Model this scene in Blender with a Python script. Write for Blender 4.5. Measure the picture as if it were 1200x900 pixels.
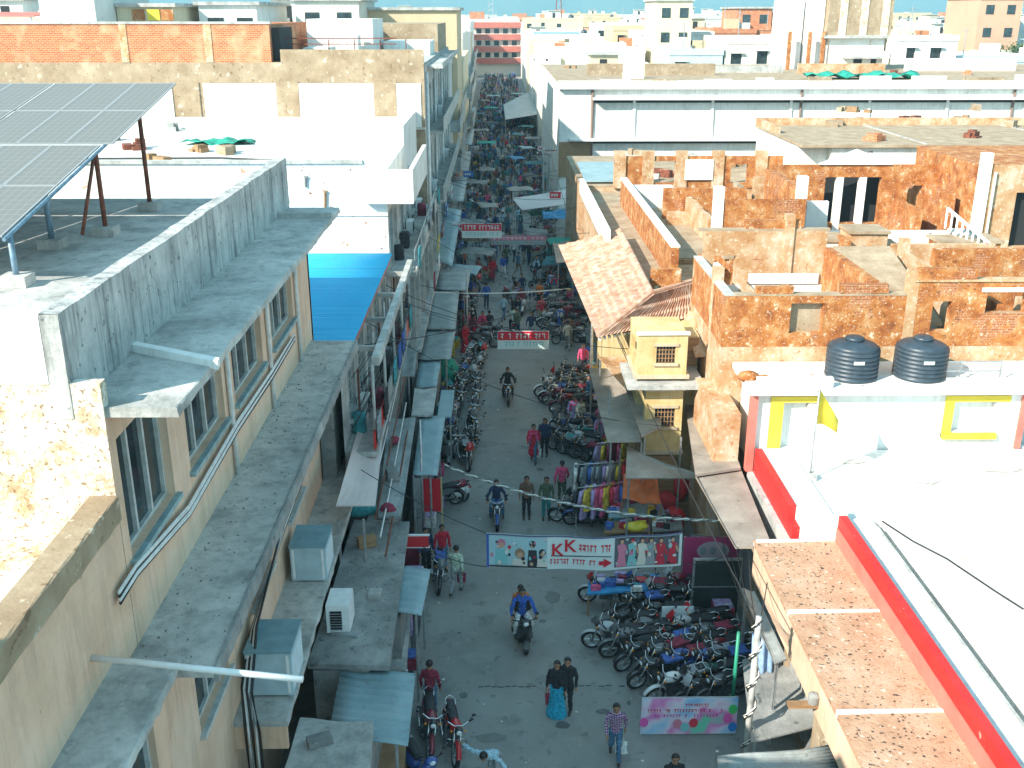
import bpy, bmesh, math, random
import numpy as np
from mathutils import Vector, Matrix
R = math.radians
random.seed(7)
scn = bpy.context.scene
for o in list(bpy.data.objects): bpy.data.objects.remove(o)

# ------------------------------------------------------------------ camera
CH = 17.0; FPX = 1200.0
TH = math.atan(436/1200); YAW = math.atan(17/1200*math.cos(TH))
FW = Vector((math.sin(YAW)*math.cos(TH), math.cos(YAW)*math.cos(TH), -math.sin(TH)))
RT = Vector((math.cos(YAW), -math.sin(YAW), 0)); UP = RT.cross(FW)
cam_d = bpy.data.cameras.new('camera'); cam = bpy.data.objects.new('camera', cam_d)
scn.collection.objects.link(cam); scn.camera = cam
cam.location = (0, 0, CH)
cam.rotation_euler = Matrix((RT, UP, -FW)).transposed().to_euler()
cam_d.sensor_width = 36; cam_d.lens = 36; cam_d.clip_start = .1; cam_d.clip_end = 9000

# ------------------------------------------------------------------ sky, sun, exposure
SUN_EL = 33.5; SUN_DIR = Vector((.78, .625)).normalized()     # horizontal travel of the light
w = bpy.data.worlds.new('World'); scn.world = w; w.use_nodes = True
nt = w.node_tree; bg = nt.nodes['Background']
sky = nt.nodes.new('ShaderNodeTexSky'); sky.sky_type = 'NISHITA'; sky.sun_disc = False
sky.sun_elevation = R(SUN_EL); sky.sun_rotation = math.atan2(-SUN_DIR.x, -SUN_DIR.y)
sky.air_density = 1.0; sky.dust_density = .2; sky.ozone_density = 4.0
# the haze band at the very horizon is left out (direction lifted a little) and the whole sky is a shade more cyan
wg = nt.nodes.new('ShaderNodeTexCoord'); wa = nt.nodes.new('ShaderNodeVectorMath'); wa.operation = 'ADD'; wa.inputs[1].default_value = (0, 0, .3)
wn_ = nt.nodes.new('ShaderNodeVectorMath'); wn_.operation = 'NORMALIZE'; nt.links.new(wg.outputs['Generated'], wa.inputs[0]); nt.links.new(wa.outputs[0], wn_.inputs[0]); nt.links.new(wn_.outputs[0], sky.inputs[0])
wm = nt.nodes.new('ShaderNodeMix'); wm.data_type = 'RGBA'; wm.blend_type = 'MULTIPLY'; wm.inputs[0].default_value = 1; wm.inputs[7].default_value = (.98, 1, .63, 1)
nt.links.new(sky.outputs[0], wm.inputs[6]); nt.links.new(wm.outputs[2], bg.inputs[0]); bg.inputs[1].default_value = .15
sd = bpy.data.lights.new('sun', 'SUN'); sun = bpy.data.objects.new('sun', sd); scn.collection.objects.link(sun)
sd.energy = 2.1; sd.angle = R(.5); sd.color = (1, .93, .82)
ce = math.cos(R(SUN_EL))
sun.rotation_euler = Vector((SUN_DIR.x*ce, SUN_DIR.y*ce, -math.sin(R(SUN_EL)))).to_track_quat('-Z', 'Y').to_euler()
sun.location = (-60, -60, 80)
vs = scn.view_settings; vs.view_transform = 'Standard'; vs.look = 'None'; vs.exposure = 2.15; vs.gamma = 1; vs.use_curve_mapping = False
scn.render.engine = 'CYCLES'
HAZE = .00035      # density of the air (box built further down)

# ------------------------------------------------------------------ pixel -> place helpers (photo is 1200 x 900)
def ray(x, y): return FW + RT*((x-600)/FPX) + UP*((450-y)/FPX)
def az(x, y, z): r = ray(x, y); t = (z-CH)/r.z; return Vector((r.x*t, r.y*t, z))
def ay(x, y, Y): r = ray(x, y); t = Y/r.y; return Vector((r.x*t, Y, CH+r.z*t))
def ax(x, y, X): r = ray(x, y); t = X/r.x; return Vector((X, r.y*t, CH+r.z*t))

# ------------------------------------------------------------------ materials
MATS = {}
def nn(nt, typ, **kw):
    n = nt.nodes.new(typ)
    for k, v in kw.items(): setattr(n, k, v)
    return n
def c4(c): return (c[0], c[1], c[2], 1)
def plain(name, col, rough=.6, metal=0, coat=0, noise=0, nscale=6, bump=0):
    if name in MATS: return MATS[name]
    m = bpy.data.materials.new(name); m.use_nodes = True; t = m.node_tree; b = t.nodes['Principled BSDF']
    b.inputs['Base Color'].default_value = c4(col); b.inputs['Roughness'].default_value = rough; b.inputs['Metallic'].default_value = metal
    if coat: b.inputs['Coat Weight'].default_value = coat
    if noise or bump:
        tc = nn(t, 'ShaderNodeNewGeometry'); no = nn(t, 'ShaderNodeTexNoise'); no.inputs['Scale'].default_value = nscale; no.inputs['Detail'].default_value = 6
        t.links.new(tc.outputs['Position'], no.inputs['Vector'])
        if noise:
            mx = nn(t, 'ShaderNodeMix', data_type='RGBA'); mr = nn(t, 'ShaderNodeMapRange')
            mr.inputs[1].default_value = .35; mr.inputs[2].default_value = .65
            mr.inputs[3].default_value = 0; mr.inputs[4].default_value = 1
            t.links.new(no.outputs[0], mr.inputs[0]); t.links.new(mr.outputs[0], mx.inputs[0])
            mx.inputs[6].default_value = c4([max(0, x*(1-noise)) for x in col]); mx.inputs[7].default_value = c4([min(.9, x*(1+noise*.6)) for x in col])
            t.links.new(mx.outputs[2], b.inputs['Base Color'])
        if bump:
            bp = nn(t, 'ShaderNodeBump'); bp.inputs['Strength'].default_value = bump; bp.inputs['Distance'].default_value = .03
            t.links.new(no.outputs[0], bp.inputs['Height']); t.links.new(bp.outputs[0], b.inputs['Normal'])
    MATS[name] = m; return m
def weather(name, ramp, scale=.8, rough=.9, streak=None, speck=None, bump=.25, detail=10, patch=None, aniso=(1, 1, 1), bricks=None):
    """ramp: list (pos, colour) over a fractal noise; streak: (colour, amount) runs of dirt down walls;
    speck: list of (colour, scale, threshold, softness); patch: (colour, scale, thr)"""
    if name in MATS: return MATS[name]
    m = bpy.data.materials.new(name); m.use_nodes = True; t = m.node_tree; b = t.nodes['Principled BSDF']; L = t.links.new
    b.inputs['Roughness'].default_value = rough
    g = nn(t, 'ShaderNodeNewGeometry'); mp = nn(t, 'ShaderNodeMapping'); mp.inputs['Scale'].default_value = aniso
    mp.inputs['Location'].default_value = (len(MATS)*3.7, len(MATS)*1.9, 0)
    L(g.outputs['Position'], mp.inputs[0])
    no = nn(t, 'ShaderNodeTexNoise'); no.inputs['Scale'].default_value = scale; no.inputs['Detail'].default_value = detail; no.inputs['Roughness'].default_value = .68
    L(mp.outputs[0], no.inputs['Vector'])
    cr = nn(t, 'ShaderNodeValToRGB'); el = cr.color_ramp.elements
    while len(el) < len(ramp): el.new(.5)
    for e, (p, c) in zip(el, ramp): e.position = p; e.color = c4(c)
    L(no.outputs[0], cr.inputs[0]); out = cr.outputs[0]
    def mixin(fac, col, o):
        mx = nn(t, 'ShaderNodeMix', data_type='RGBA'); L(fac, mx.inputs[0]); L(o, mx.inputs[6]); mx.inputs[7].default_value = c4(col); return mx.outputs[2]
    def thr(vec, sc, lo, hi, det=4, rg=.6, amount=1):
        n2 = nn(t, 'ShaderNodeTexNoise'); n2.inputs['Scale'].default_value = sc; n2.inputs['Detail'].default_value = det; n2.inputs['Roughness'].default_value = rg
        L(vec, n2.inputs['Vector']); mr = nn(t, 'ShaderNodeMapRange'); mr.inputs[1].default_value = lo; mr.inputs[2].default_value = hi; mr.inputs[4].default_value = amount
        L(n2.outputs[0], mr.inputs[0]); return mr.outputs[0]
    if bricks:      # plaster fallen off: brick courses show in patches
        sp = nn(t, 'ShaderNodeSeparateXYZ'); cb = nn(t, 'ShaderNodeCombineXYZ'); L(g.outputs['Position'], sp.inputs[0]); ad = nn(t, 'ShaderNodeMath', operation='ADD'); L(sp.outputs[0], ad.inputs[0]); L(sp.outputs[1], ad.inputs[1]); L(ad.outputs[0], cb.inputs[0]); L(sp.outputs[2], cb.inputs[1])
        bk = nn(t, 'ShaderNodeTexBrick'); L(cb.outputs[0], bk.inputs['Vector']); bk.inputs['Scale'].default_value = 1; bk.inputs['Brick Width'].default_value = .24; bk.inputs['Row Height'].default_value = .085; bk.inputs['Mortar Size'].default_value = .01
        bk.inputs['Color1'].default_value = (.3, .085, .03, 1); bk.inputs['Color2'].default_value = (.42, .15, .055, 1); bk.inputs['Mortar'].default_value = (.42, .28, .17, 1)
        mx = nn(t, 'ShaderNodeMix', data_type='RGBA'); L(thr(mp.outputs[0], bricks[0], bricks[1], bricks[1]+.03, 8, .7), mx.inputs[0]); L(out, mx.inputs[6]); L(bk.outputs[0], mx.inputs[7]); out = mx.outputs[2]
    if patch: out = mixin(thr(mp.outputs[0], patch[1], patch[2], patch[2]+.04, 6), patch[0], out)
    if streak:
        m2 = nn(t, 'ShaderNodeMapping'); m2.inputs['Scale'].default_value = (5, 5, .45); L(g.outputs['Position'], m2.inputs[0])
        out = mixin(thr(m2.outputs[0], 1.0, .47, .72, 6, .7, streak[1]), streak[0], out)
    for s in (speck or []):
        out = mixin(thr(mp.outputs[0], s[1], s[2], s[2]+s[3], 3, .6, s[4] if len(s) > 4 else 1), s[0], out)
    L(out, b.inputs['Base Color'])
    if bump:
        n3 = nn(t, 'ShaderNodeTexNoise'); n3.inputs['Scale'].default_value = 14; n3.inputs['Detail'].default_value = 6; L(g.outputs['Position'], n3.inputs['Vector'])
        bp = nn(t, 'ShaderNodeBump'); bp.inputs['Strength'].default_value = bump; bp.inputs['Distance'].default_value = .04
        L(n3.outputs[0], bp.inputs['Height']); L(bp.outputs[0], b.inputs['Normal'])
    MATS[name] = m; return m

asphalt = weather('asphalt', [(.3, (.2, .2, .188)), (.5, (.25, .25, .236)), (.68, (.305, .305, .286))], .35, .85,
                  speck=[((.42, .41, .38), 26, .72, .02, .7), ((.12, .125, .12), 3.1, .62, .06, .6), ((.14, .145, .14), .8, .58, .08, .6), ((.3, .29, .26), 1.7, .6, .08, .6), ((.1, .1, .1), 12, .68, .03, .6)], bump=.3)
earth = weather('earth', [(.3, (.16, .14, .11)), (.7, (.3, .27, .22))], .05)
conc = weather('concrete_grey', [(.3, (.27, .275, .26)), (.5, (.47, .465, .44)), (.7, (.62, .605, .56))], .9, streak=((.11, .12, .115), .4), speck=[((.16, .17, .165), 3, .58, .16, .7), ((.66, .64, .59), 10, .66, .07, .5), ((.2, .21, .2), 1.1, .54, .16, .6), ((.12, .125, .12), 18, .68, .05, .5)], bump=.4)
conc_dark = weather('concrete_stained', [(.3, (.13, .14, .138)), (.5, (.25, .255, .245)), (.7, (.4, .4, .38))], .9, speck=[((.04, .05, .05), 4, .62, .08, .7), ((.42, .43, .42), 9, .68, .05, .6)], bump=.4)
conc_wall = weather('parapet_plaster', [(.3, (.26, .27, .265)), (.5, (.47, .47, .455)), (.7, (.64, .63, .6))], 1.1, streak=((.06, .065, .065), .9), speck=[((.07, .08, .08), 7, .63, .06, .8)], bump=.35)
pink = weather('pink_plaster', [(.3, (.6, .39, .26)), (.5, (.74, .5, .35)), (.7, (.79, .58, .44))], .7, streak=((.36, .26, .2), .5), speck=[((.3, .2, .14), 6, .69, .05, .5)], bump=.15)
cream = weather('cream_plaster', [(.3, (.42, .33, .22)), (.5, (.54, .45, .32)), (.7, (.64, .56, .43))], .6, streak=((.32, .24, .15), .5), speck=[((.3, .18, .08), 5, .67, .06, .5)], bump=.2)
tan = weather('tan_plaster', [(.3, (.24, .165, .1)), (.5, (.34, .255, .165)), (.7, (.46, .37, .26))], .9, streak=((.28, .2, .13), .5), speck=[((.16, .09, .04), 4, .62, .06, .7), ((.6, .53, .43), 3.4, .63, .05, .7)], bump=.3)
white = weather('whitewash', [(.3, (.58, .565, .53)), (.5, (.74, .735, .705)), (.7, (.8, .8, .78))], .6, streak=((.36, .33, .29), .5), speck=[((.36, .3, .22), 2.2, .72, .03, .6)], bump=.15)
white_stain = weather('whitewash_rusty', [(.3, (.66, .62, .55)), (.5, (.8, .79, .76)), (.7, (.84, .84, .82))], .6, speck=[((.45, .2, .07), 1.8, .66, .05, .8), ((.1, .09, .08), 3.6, .69, .02, .8)], streak=((.45, .38, .3), .4), bump=.3)
speckled = weather('bare_plaster', [(.28, (.28, .16, .07)), (.4, (.48, .36, .22)), (.5, (.66, .59, .48)), (.62, (.77, .74, .68))], 1.6, speck=[((.2, .11, .04), 14, .58, .05, .8), ((.8, .78, .73), 11, .57, .05, .8)], bump=.5)
rust = weather('rust_plaster', [(.28, (.12, .032, .008)), (.4, (.29, .085, .018)), (.5, (.41, .15, .035)), (.6, (.48, .25, .1)), (.72, (.6, .46, .33))], 1.7, streak=((.3, .12, .04), .55), speck=[((.7, .6, .46), 3.4, .65, .06, .8), ((.13, .045, .012), 6, .62, .06, .7), ((.7, .6, .45), 14, .62, .04, .6)], bump=.6, bricks=(.7, .57))
rust_pale = weather('rust_plaster_pale', [(.28, (.3, .12, .04)), (.4, (.42, .22, .095)), (.52, (.5, .34, .2)), (.66, (.6, .5, .39))], 1.0, streak=((.42, .22, .1), .5), speck=[((.34, .12, .03), 5.5, .62, .05, .7), ((.72, .65, .54), 8, .62, .05, .6)], bump=.4, bricks=(.6, .63))
brown_roof = weather('brown_roof', [(.3, (.25, .17, .1)), (.5, (.36, .27, .18)), (.7, (.48, .39, .28))], 1.2, speck=[((.15, .1, .06), 14, .62, .05, .5)], bump=.4)
speck_roof = weather('speckled_roof', [(.3, (.38, .2, .115)), (.5, (.48, .29, .185)), (.7, (.56, .38, .27))], 1.2, speck=[((.05, .035, .03), 7.5, .655, .015, .95), ((.05, .035, .03), 3.2, .69, .01, .9), ((.78, .68, .55), 7, .64, .04, .6), ((.3, .14, .07), 9, .6, .05, .6)], bump=.5)
brick_m = None
def brick_mat():
    m = bpy.data.materials.new('orange_brick'); m.use_nodes = True; t = m.node_tree; b = t.nodes['Principled BSDF']; L = t.links.new
    g = nn(t, 'ShaderNodeNewGeometry'); sp = nn(t, 'ShaderNodeSeparateXYZ'); cb = nn(t, 'ShaderNodeCombineXYZ'); L(g.outputs['Position'], sp.inputs[0])
    ad = nn(t, 'ShaderNodeMath', operation='ADD'); L(sp.outputs[0], ad.inputs[0]); L(sp.outputs[1], ad.inputs[1]); L(ad.outputs[0], cb.inputs[0]); L(sp.outputs[2], cb.inputs[1])
    br = nn(t, 'ShaderNodeTexBrick'); L(cb.outputs[0], br.inputs['Vector']); br.inputs['Scale'].default_value = 1.0
    br.inputs['Brick Width'].default_value = .26; br.inputs['Row Height'].default_value = .095; br.inputs['Mortar Size'].default_value = .012
    br.inputs['Color1'].default_value = (.42, .085, .022, 1); br.inputs['Color2'].default_value = (.52, .16, .05, 1); br.inputs['Mortar'].default_value = (.48, .33, .22, 1)
    no = nn(t, 'ShaderNodeTexNoise'); no.inputs['Scale'].default_value = 1.3; no.inputs['Detail'].default_value = 8; L(g.outputs['Position'], no.inputs['Vector'])
    mr = nn(t, 'ShaderNodeMapRange'); mr.inputs[1].default_value = .5; mr.inputs[2].default_value = .72; L(no.outputs[0], mr.inputs[0])
    mx = nn(t, 'ShaderNodeMix', data_type='RGBA'); L(mr.outputs[0], mx.inputs[0]); L(br.outputs[0], mx.inputs[6]); mx.inputs[7].default_value = (.56, .33, .19, 1)
    L(mx.outputs[2], b.inputs['Base Color']); b.inputs['Roughness'].default_value = .95
    return m
brick_m = brick_mat()
red_paint = weather('red_paint', [(.3, (.5, .012, .012)), (.7, (.66, .03, .025))], .8, .6, patch=((.58, .3, .25), 2.3, .68), speck=[((.3, .01, .01), 8, .64, .05, .6), ((.6, .5, .45), 15, .7, .02, .7)], streak=((.4, .02, .02), .3), bump=.1)
pink_red = weather('faded_red_paint', [(.3, (.6, .12, .09)), (.7, (.72, .22, .17))], .8, .7, bump=.1)
yellow_paint = weather('yellow_paint', [(.3, (.62, .45, .02)), (.7, (.75, .6, .06))], .8, .6, bump=.1)
ochre = weather('ochre_plaster', [(.3, (.46, .33, .13)), (.5, (.58, .45, .22)), (.7, (.66, .56, .34))], 1.0, streak=((.42, .26, .08), .6), speck=[((.5, .25, .07), 4, .66, .06, .6)], bump=.25)
tile_m = weather('clay_tile', [(.28, (.28, .11, .06)), (.42, (.42, .22, .14)), (.55, (.52, .34, .25)), (.7, (.64, .51, .41))], 2.6, speck=[((.25, .1, .05), 8, .66, .05, .6)], bump=.4)
blue_sheet = weather('blue_sheet', [(.3, (.012, .38, .68)), (.7, (.03, .47, .76))], .5, .38, speck=[((.16, .42, .6), 5, .67, .05, .4)], bump=.1)
tin = weather('blue_grey_tin', [(.3, (.17, .27, .3)), (.5, (.26, .37, .4)), (.7, (.36, .46, .48))], .8, .5, speck=[((.08, .11, .12), 6, .68, .03, .7), ((.22, .15, .1), 2.4, .68, .05, .5)], bump=.15)
tin_grey = weather('grey_tin', [(.3, (.18, .21, .21)), (.5, (.3, .33, .325)), (.7, (.42, .45, .44))], 1.0, .55, speck=[((.12, .1, .08), 5, .66, .05, .7)], streak=((.16, .14, .12), .4), bump=.15)
tin_brown = weather('brown_canopy', [(.3, (.2, .17, .14)), (.5, (.3, .26, .22)), (.7, (.42, .37, .31))], .8, .7, speck=[((.1, .09, .08), 4, .66, .05, .6)], bump=.2)
canvas_pink = weather('pinkish_canvas', [(.3, (.55, .47, .45)), (.7, (.68, .6, .57))], .6, .8, bump=.1)
glass = plain('window_glass', (.03, .045, .05), .08, noise=.5, nscale=2)
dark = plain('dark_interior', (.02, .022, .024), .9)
frame_w = plain('window_frame_grey', (.5, .52, .5), .5, noise=.2)
teal_frame = plain('teal_window_sill', (.26, .38, .4), .6, noise=.25)
wood = weather('weathered_wood', [(.3, (.2, .11, .05)), (.7, (.4, .24, .12))], 2, .7, aniso=(1, 1, 8), bump=.1)
steel = plain('galvanised_steel', (.5, .52, .53), .42, .7, noise=.2)
steel_blue = plain('blue_grey_steel_post', (.18, .28, .36), .5, .3, noise=.3)
steel_rust = plain('rusty_steel', (.22, .07, .04), .8, .2, noise=.4)
pipe_w = plain('white_plastic_pipe', (.7, .7, .68), .45, noise=.15)
rope_m = plain('pale_rope', (.72, .7, .64), .8)
wire_m = plain('black_cable', (.02, .02, .02), .6)
solar_frame = plain('aluminium_frame', (.36, .37, .375), .55, .2)
tank_m = plain('black_tank_plastic', (.035, .055, .075), .42, noise=.25)
white_metal = plain('white_metal', (.78, .79, .78), .45, noise=.08)
cooler_m = plain('blue_grey_casing', (.42, .54, .58), .5, noise=.12, nscale=3)
cooler_top = plain('teal_casing_lid', (.19, .33, .38), .5, noise=.15, nscale=3)
green_tarp = plain('green_tarpaulin', (.02, .33, .24), .7, noise=.4, nscale=4, bump=.5)
orange_tarp = plain('orange_tarpaulin', (.75, .18, .05), .6, noise=.25, nscale=3, bump=.4)
blue_tarp = plain('blue_tarpaulin', (.03, .25, .5), .6, noise=.3, nscale=3, bump=.4)
leaf = plain('leaf', (.06, .11, .03), .7, noise=.5, nscale=3)
bark = plain('bark', (.14, .1, .07), .9)
def solar_mat():
    m = bpy.data.materials.new('solar_cells'); m.use_nodes = True; t = m.node_tree; b = t.nodes['Principled BSDF']; L = t.links.new
    uv = nn(t, 'ShaderNodeTexCoord'); sp = nn(t, 'ShaderNodeSeparateXYZ'); L(uv.outputs['UV'], sp.inputs[0])
    outs = []
    for i, n in ((0, 6), (1, 10)):
        a = nn(t, 'ShaderNodeMath', operation='MULTIPLY'); a.inputs[1].default_value = n; L(sp.outputs[i], a.inputs[0])
        f = nn(t, 'ShaderNodeMath', operation='FRACT'); L(a.outputs[0], f.inputs[0])
        s = nn(t, 'ShaderNodeMath', operation='SUBTRACT'); L(f.outputs[0], s.inputs[0]); s.inputs[1].default_value = .5
        ab = nn(t, 'ShaderNodeMath', operation='ABSOLUTE'); L(s.outputs[0], ab.inputs[0])
        g = nn(t, 'ShaderNodeMath', operation='GREATER_THAN'); L(ab.outputs[0], g.inputs[0]); g.inputs[1].default_value = .465 if i == 0 else .475
        outs.append(g)
    mx = nn(t, 'ShaderNodeMath', operation='MAXIMUM'); L(outs[0].outputs[0], mx.inputs[0]); L(outs[1].outputs[0], mx.inputs[1])
    c = nn(t, 'ShaderNodeMix', data_type='RGBA'); L(mx.outputs[0], c.inputs[0]); c.inputs[6].default_value = (.17, .168, .16, 1); c.inputs[7].default_value = (.28, .277, .265, 1)
    L(c.outputs[2], b.inputs['Base Color']); b.inputs['Roughness'].default_value = .5
    return m
solar_m = solar_mat()
PAINT = {}
def paint(name, col, rough=.5, coat=0): 
    return plain('colour_'+name, col, rough, coat=coat)

# ------------------------------------------------------------------ mesh building
COL = scn.collection
class MB:
    def __init__(s): s.v = []; s.f = []; s.mi = []; s.cur = 0; s.uv = None
    def add(s, vs, fs):
        o = len(s.v); s.v += [tuple(v) for v in vs]; s.f += [tuple(i+o for i in f) for f in fs]; s.mi += [s.cur]*len(fs); return s
    def box(s, x0, x1, y0, y1, z0, z1):
        x0, x1 = min(x0, x1), max(x0, x1); y0, y1 = min(y0, y1), max(y0, y1); z0, z1 = min(z0, z1), max(z0, z1)
        return s.add([(x0,y0,z0),(x1,y0,z0),(x1,y1,z0),(x0,y1,z0),(x0,y0,z1),(x1,y0,z1),(x1,y1,z1),(x0,y1,z1)],
                     [(0,3,2,1),(4,5,6,7),(0,1,5,4),(1,2,6,5),(2,3,7,6),(3,0,4,7)])
    def prism(s, poly, t):
        """poly: list of 3D points (planar, CCW seen from outside); extruded by vector t (away, below)"""
        n = len(poly); a = [Vector(p) for p in poly]; t = Vector(t); b = [p+t for p in a]
        fs = [tuple(range(n)), tuple(range(2*n-1, n-1, -1))]
        fs += [(i, n+i, n+(i+1) % n, (i+1) % n) for i in range(n)]
        return s.add(a+b, fs)
    def tube(s, pts, r, seg=6, r2=None, caps=True, sx=1):
        pts = [Vector(p) for p in pts]; n = len(pts); rings = []
        for i, p in enumerate(pts):
            d = (pts[min(i+1, n-1)]-pts[max(i-1, 0)]).normalized()
            a = d.cross(Vector((0, 0, 1)));
            if a.length < .05: a = d.cross(Vector((0, 1, 0)))
            a.normalize(); b = d.cross(a).normalized()
            rr = r if r2 is None else r+(r2-r)*i/(n-1)
            rings += [p+a*(math.cos(2*math.pi*k/seg)*rr*sx)+b*(math.sin(2*math.pi*k/seg)*rr) for k in range(seg)]
        fs = [(i*seg+k, i*seg+(k+1) % seg, (i+1)*seg+(k+1) % seg, (i+1)*seg+k) for i in range(n-1) for k in range(seg)]
        if caps: fs += [tuple(range(seg-1, -1, -1)), tuple(range((n-1)*seg, n*seg))]
        return s.add(rings, fs)
    def lathe(s, prof, c=(0, 0, 0), axis='z', seg=16, closed=False):
        c = Vector(c); vs = []; n = len(prof)
        for k in range(seg):
            a = 2*math.pi*k/seg; ca, sa = math.cos(a), math.sin(a)
            for r, h in prof:
                vs.append(c+(Vector((r*ca, r*sa, h)) if axis == 'z' else Vector((h, r*ca, r*sa)) if axis == 'x' else Vector((r*sa, h, r*ca))))
        m = n if closed else n-1
        fs = [(k*n+i, ((k+1) % seg)*n+i, ((k+1) % seg)*n+(i+1) % n, k*n+(i+1) % n) for k in range(seg) for i in range(m)]
        return s.add(vs, fs)
    def ell(s, c, rx, ry, rz, su=10, sv=7):
        c = Vector(c); vs = [c+Vector((0, 0, -rz))]
        for j in range(1, sv):
            t = -math.pi/2+math.pi*j/sv
            vs += [c+Vector((rx*math.cos(t)*math.cos(2*math.pi*k/su), ry*math.cos(t)*math.sin(2*math.pi*k/su), rz*math.sin(t))) for k in range(su)]
        vs.append(c+Vector((0, 0, rz))); top = len(vs)-1; fs = [(0, 1+(k+1) % su, 1+k) for k in range(su)]
        for j in range(sv-2): fs += [(1+j*su+k, 1+j*su+(k+1) % su, 1+(j+1)*su+(k+1) % su, 1+(j+1)*su+k) for k in range(su)]
        b = 1+(sv-2)*su; fs += [(b+k, b+(k+1) % su, top) for k in range(su)]
        return s.add(vs, fs)
    def sheet(s, p00, p10, p11, p01, nu, nv, fn, th=.02):
        """curved sheet between four corners; fn(u,v)->height offset; with thickness"""
        P = [Vector(p) for p in (p00, p10, p11, p01)]; nrm = (P[1]-P[0]).cross(P[3]-P[0]).normalized()
        if nrm.z < 0: nrm = -nrm
        top = []
        for j in range(nv+1):
            for i in range(nu+1):
                u, v = i/nu, j/nv
                top.append((P[0]*(1-u)+P[1]*u)*(1-v)+(P[3]*(1-u)+P[2]*u)*v+nrm*fn(u, v))
        bot = [p-nrm*th for p in top]; N = len(top); W = nu+1; fs = []
        for j in range(nv):
            for i in range(nu):
                a = j*W+i; fs += [(a, a+1, a+W+1, a+W), (N+a, N+a+W, N+a+W+1, N+a+1)]
        edge = [i for i in range(W)]+[j*W+nu for j in range(1, nv+1)]+[nv*W+i for i in range(nu-1, -1, -1)]+[j*W for j in range(nv-1, 0, -1)]
        for k in range(len(edge)): a, b2 = edge[k], edge[(k+1) % len(edge)]; fs.append((a, N+a, N+b2, b2))
        return s.add(top+bot, fs)
    def mesh(s, name, mats, smooth=False):
        me = bpy.data.meshes.new(name); me.from_pydata(s.v, [], s.f)
        for m in (mats if isinstance(mats, (list, tuple)) else [mats]): me.materials.append(m)
        if len(me.materials) > 1: me.polygons.foreach_set('material_index', s.mi)
        if smooth: me.polygons.foreach_set('use_smooth', [True]*len(me.polygons))
        bm = bmesh.new(); bm.from_mesh(me); bmesh.ops.recalc_face_normals(bm, faces=bm.faces); bm.to_mesh(me); bm.free()
        return me
    def slab(s, x0, x1, y0, y1, z0, z1, n=60, j=.014, rnd_=random.Random(9)):
        # long slab whose edges are worn: jittered rings along y
        rings = []
        for i in range(n+1):
            y = y0+(y1-y0)*i/n; q = lambda: rnd_.uniform(-j, j)*(2.2 if rnd_.random() < .08 else 1)
            rings += [(x0, y, z0), (x1+q(), y, z0+q()*.6), (x1+q()-.006, y, z1+q()*.5-.012), (x1-.03+q(), y, z1), (x0, y, z1)]
        fs = [(5*i+k, 5*i+(k+1) % 5, 5*i+5+(k+1) % 5, 5*i+5+k) for i in range(n) for k in range(5)]+[(0, 1, 2, 3, 4), tuple(range(5*n+4, 5*n-1, -1))]
        return s.add(rings, fs)
    def build(s, name, mats, parent=None, smooth=False): return link(name, s.mesh(name, mats, smooth), parent)
def link(name, me, parent=None):
    o = bpy.data.objects.new(name, me); COL.objects.link(o)
    if parent is not None: o.parent = parent
    return o
def tag(o, label=None, cat=None, group=None, kind=None):
    if label: o['label'] = label
    if cat: o['category'] = cat
    if group: o['group'] = group
    if kind: o['kind'] = kind
    return o
def thing(name, label, cat, loc=(0, 0, 0), rz=0, group=None):
    o = bpy.data.objects.new(name, None); COL.objects.link(o); o.empty_display_size = .2
    o.location = loc; o.rotation_euler = (0, 0, rz); return tag(o, label, cat, group)
def at(o, loc):      # a part built in world coordinates under an Empty that stands at loc
    o.matrix_parent_inverse = Matrix.Translation(-Vector(loc)); return o
class Thing:
    """a thing whose parts are given in world coordinates"""
    def __init__(s, name, label, cat, base, group=None):
        s.base = Vector(base); s.o = thing(name, label, cat, base, 0, group)
    def part(s, name, mb, mats, smooth=False, parent=None):
        mb.v = [(v[0]-s.base.x, v[1]-s.base.y, v[2]-s.base.z) for v in mb.v]
        return mb.build(name, mats, parent or s.o, smooth)
    def box(s, name, mat, *b, parent=None): return s.part(name, MB().box(*b), mat, parent=parent)
def struct(name, mb, mat): return tag(mb.build(name, mat), kind='structure')

# facade with real openings. plane given by axis: 'S' faces -Y at y=pl, 'E' faces +X at x=pl, 'W' faces -X at x=pl
def P3(face, pl, u, z, d=0):      # d: depth into the wall
    if face == 'S': return (u, pl+d, z)
    if face == 'N': return (u, pl-d, z)
    if face == 'E': return (pl-d, u, z)
    return (pl+d, u, z)
def facade(mb, face, pl, u0, u1, z0, z1, openings, depth=.22):
    us = sorted({u0, u1, *[q for o in openings for q in o[:2]]}); zs = sorted({z0, z1, *[q for o in openings for q in o[2:4]]})
    us = [u for u in us if u0 <= u <= u1]; zs = [z for z in zs if z0 <= z <= z1]
    for a, b in zip(us, us[1:]):
        for c, d in zip(zs, zs[1:]):
            m, n = (a+b)/2, (c+d)/2
            if any(o[0] < m < o[1] and o[2] < n < o[3] for o in openings): continue
            mb.add([P3(face, pl, a, c), P3(face, pl, b, c), P3(face, pl, b, d), P3(face, pl, a, d)], [(0, 1, 2, 3)])
    for o in openings:
        a, b, c, d = o[:4]
        q = [(a, c), (b, c), (b, d), (a, d)]
        for (ua, za), (ub, zb) in zip(q, q[1:]+q[:1]):
            mb.add([P3(face, pl, ua, za), P3(face, pl, ub, zb), P3(face, pl, ub, zb, depth), P3(face, pl, ua, za, depth)], [(0, 1, 2, 3)])
def obox(mb, face, pl, u0, u1, z0, z1, d0, d1):
    a = P3(face, pl, u0, z0, d0); b = P3(face, pl, u1, z1, d1); mb.box(a[0], b[0], a[1], b[1], a[2], b[2])
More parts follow.
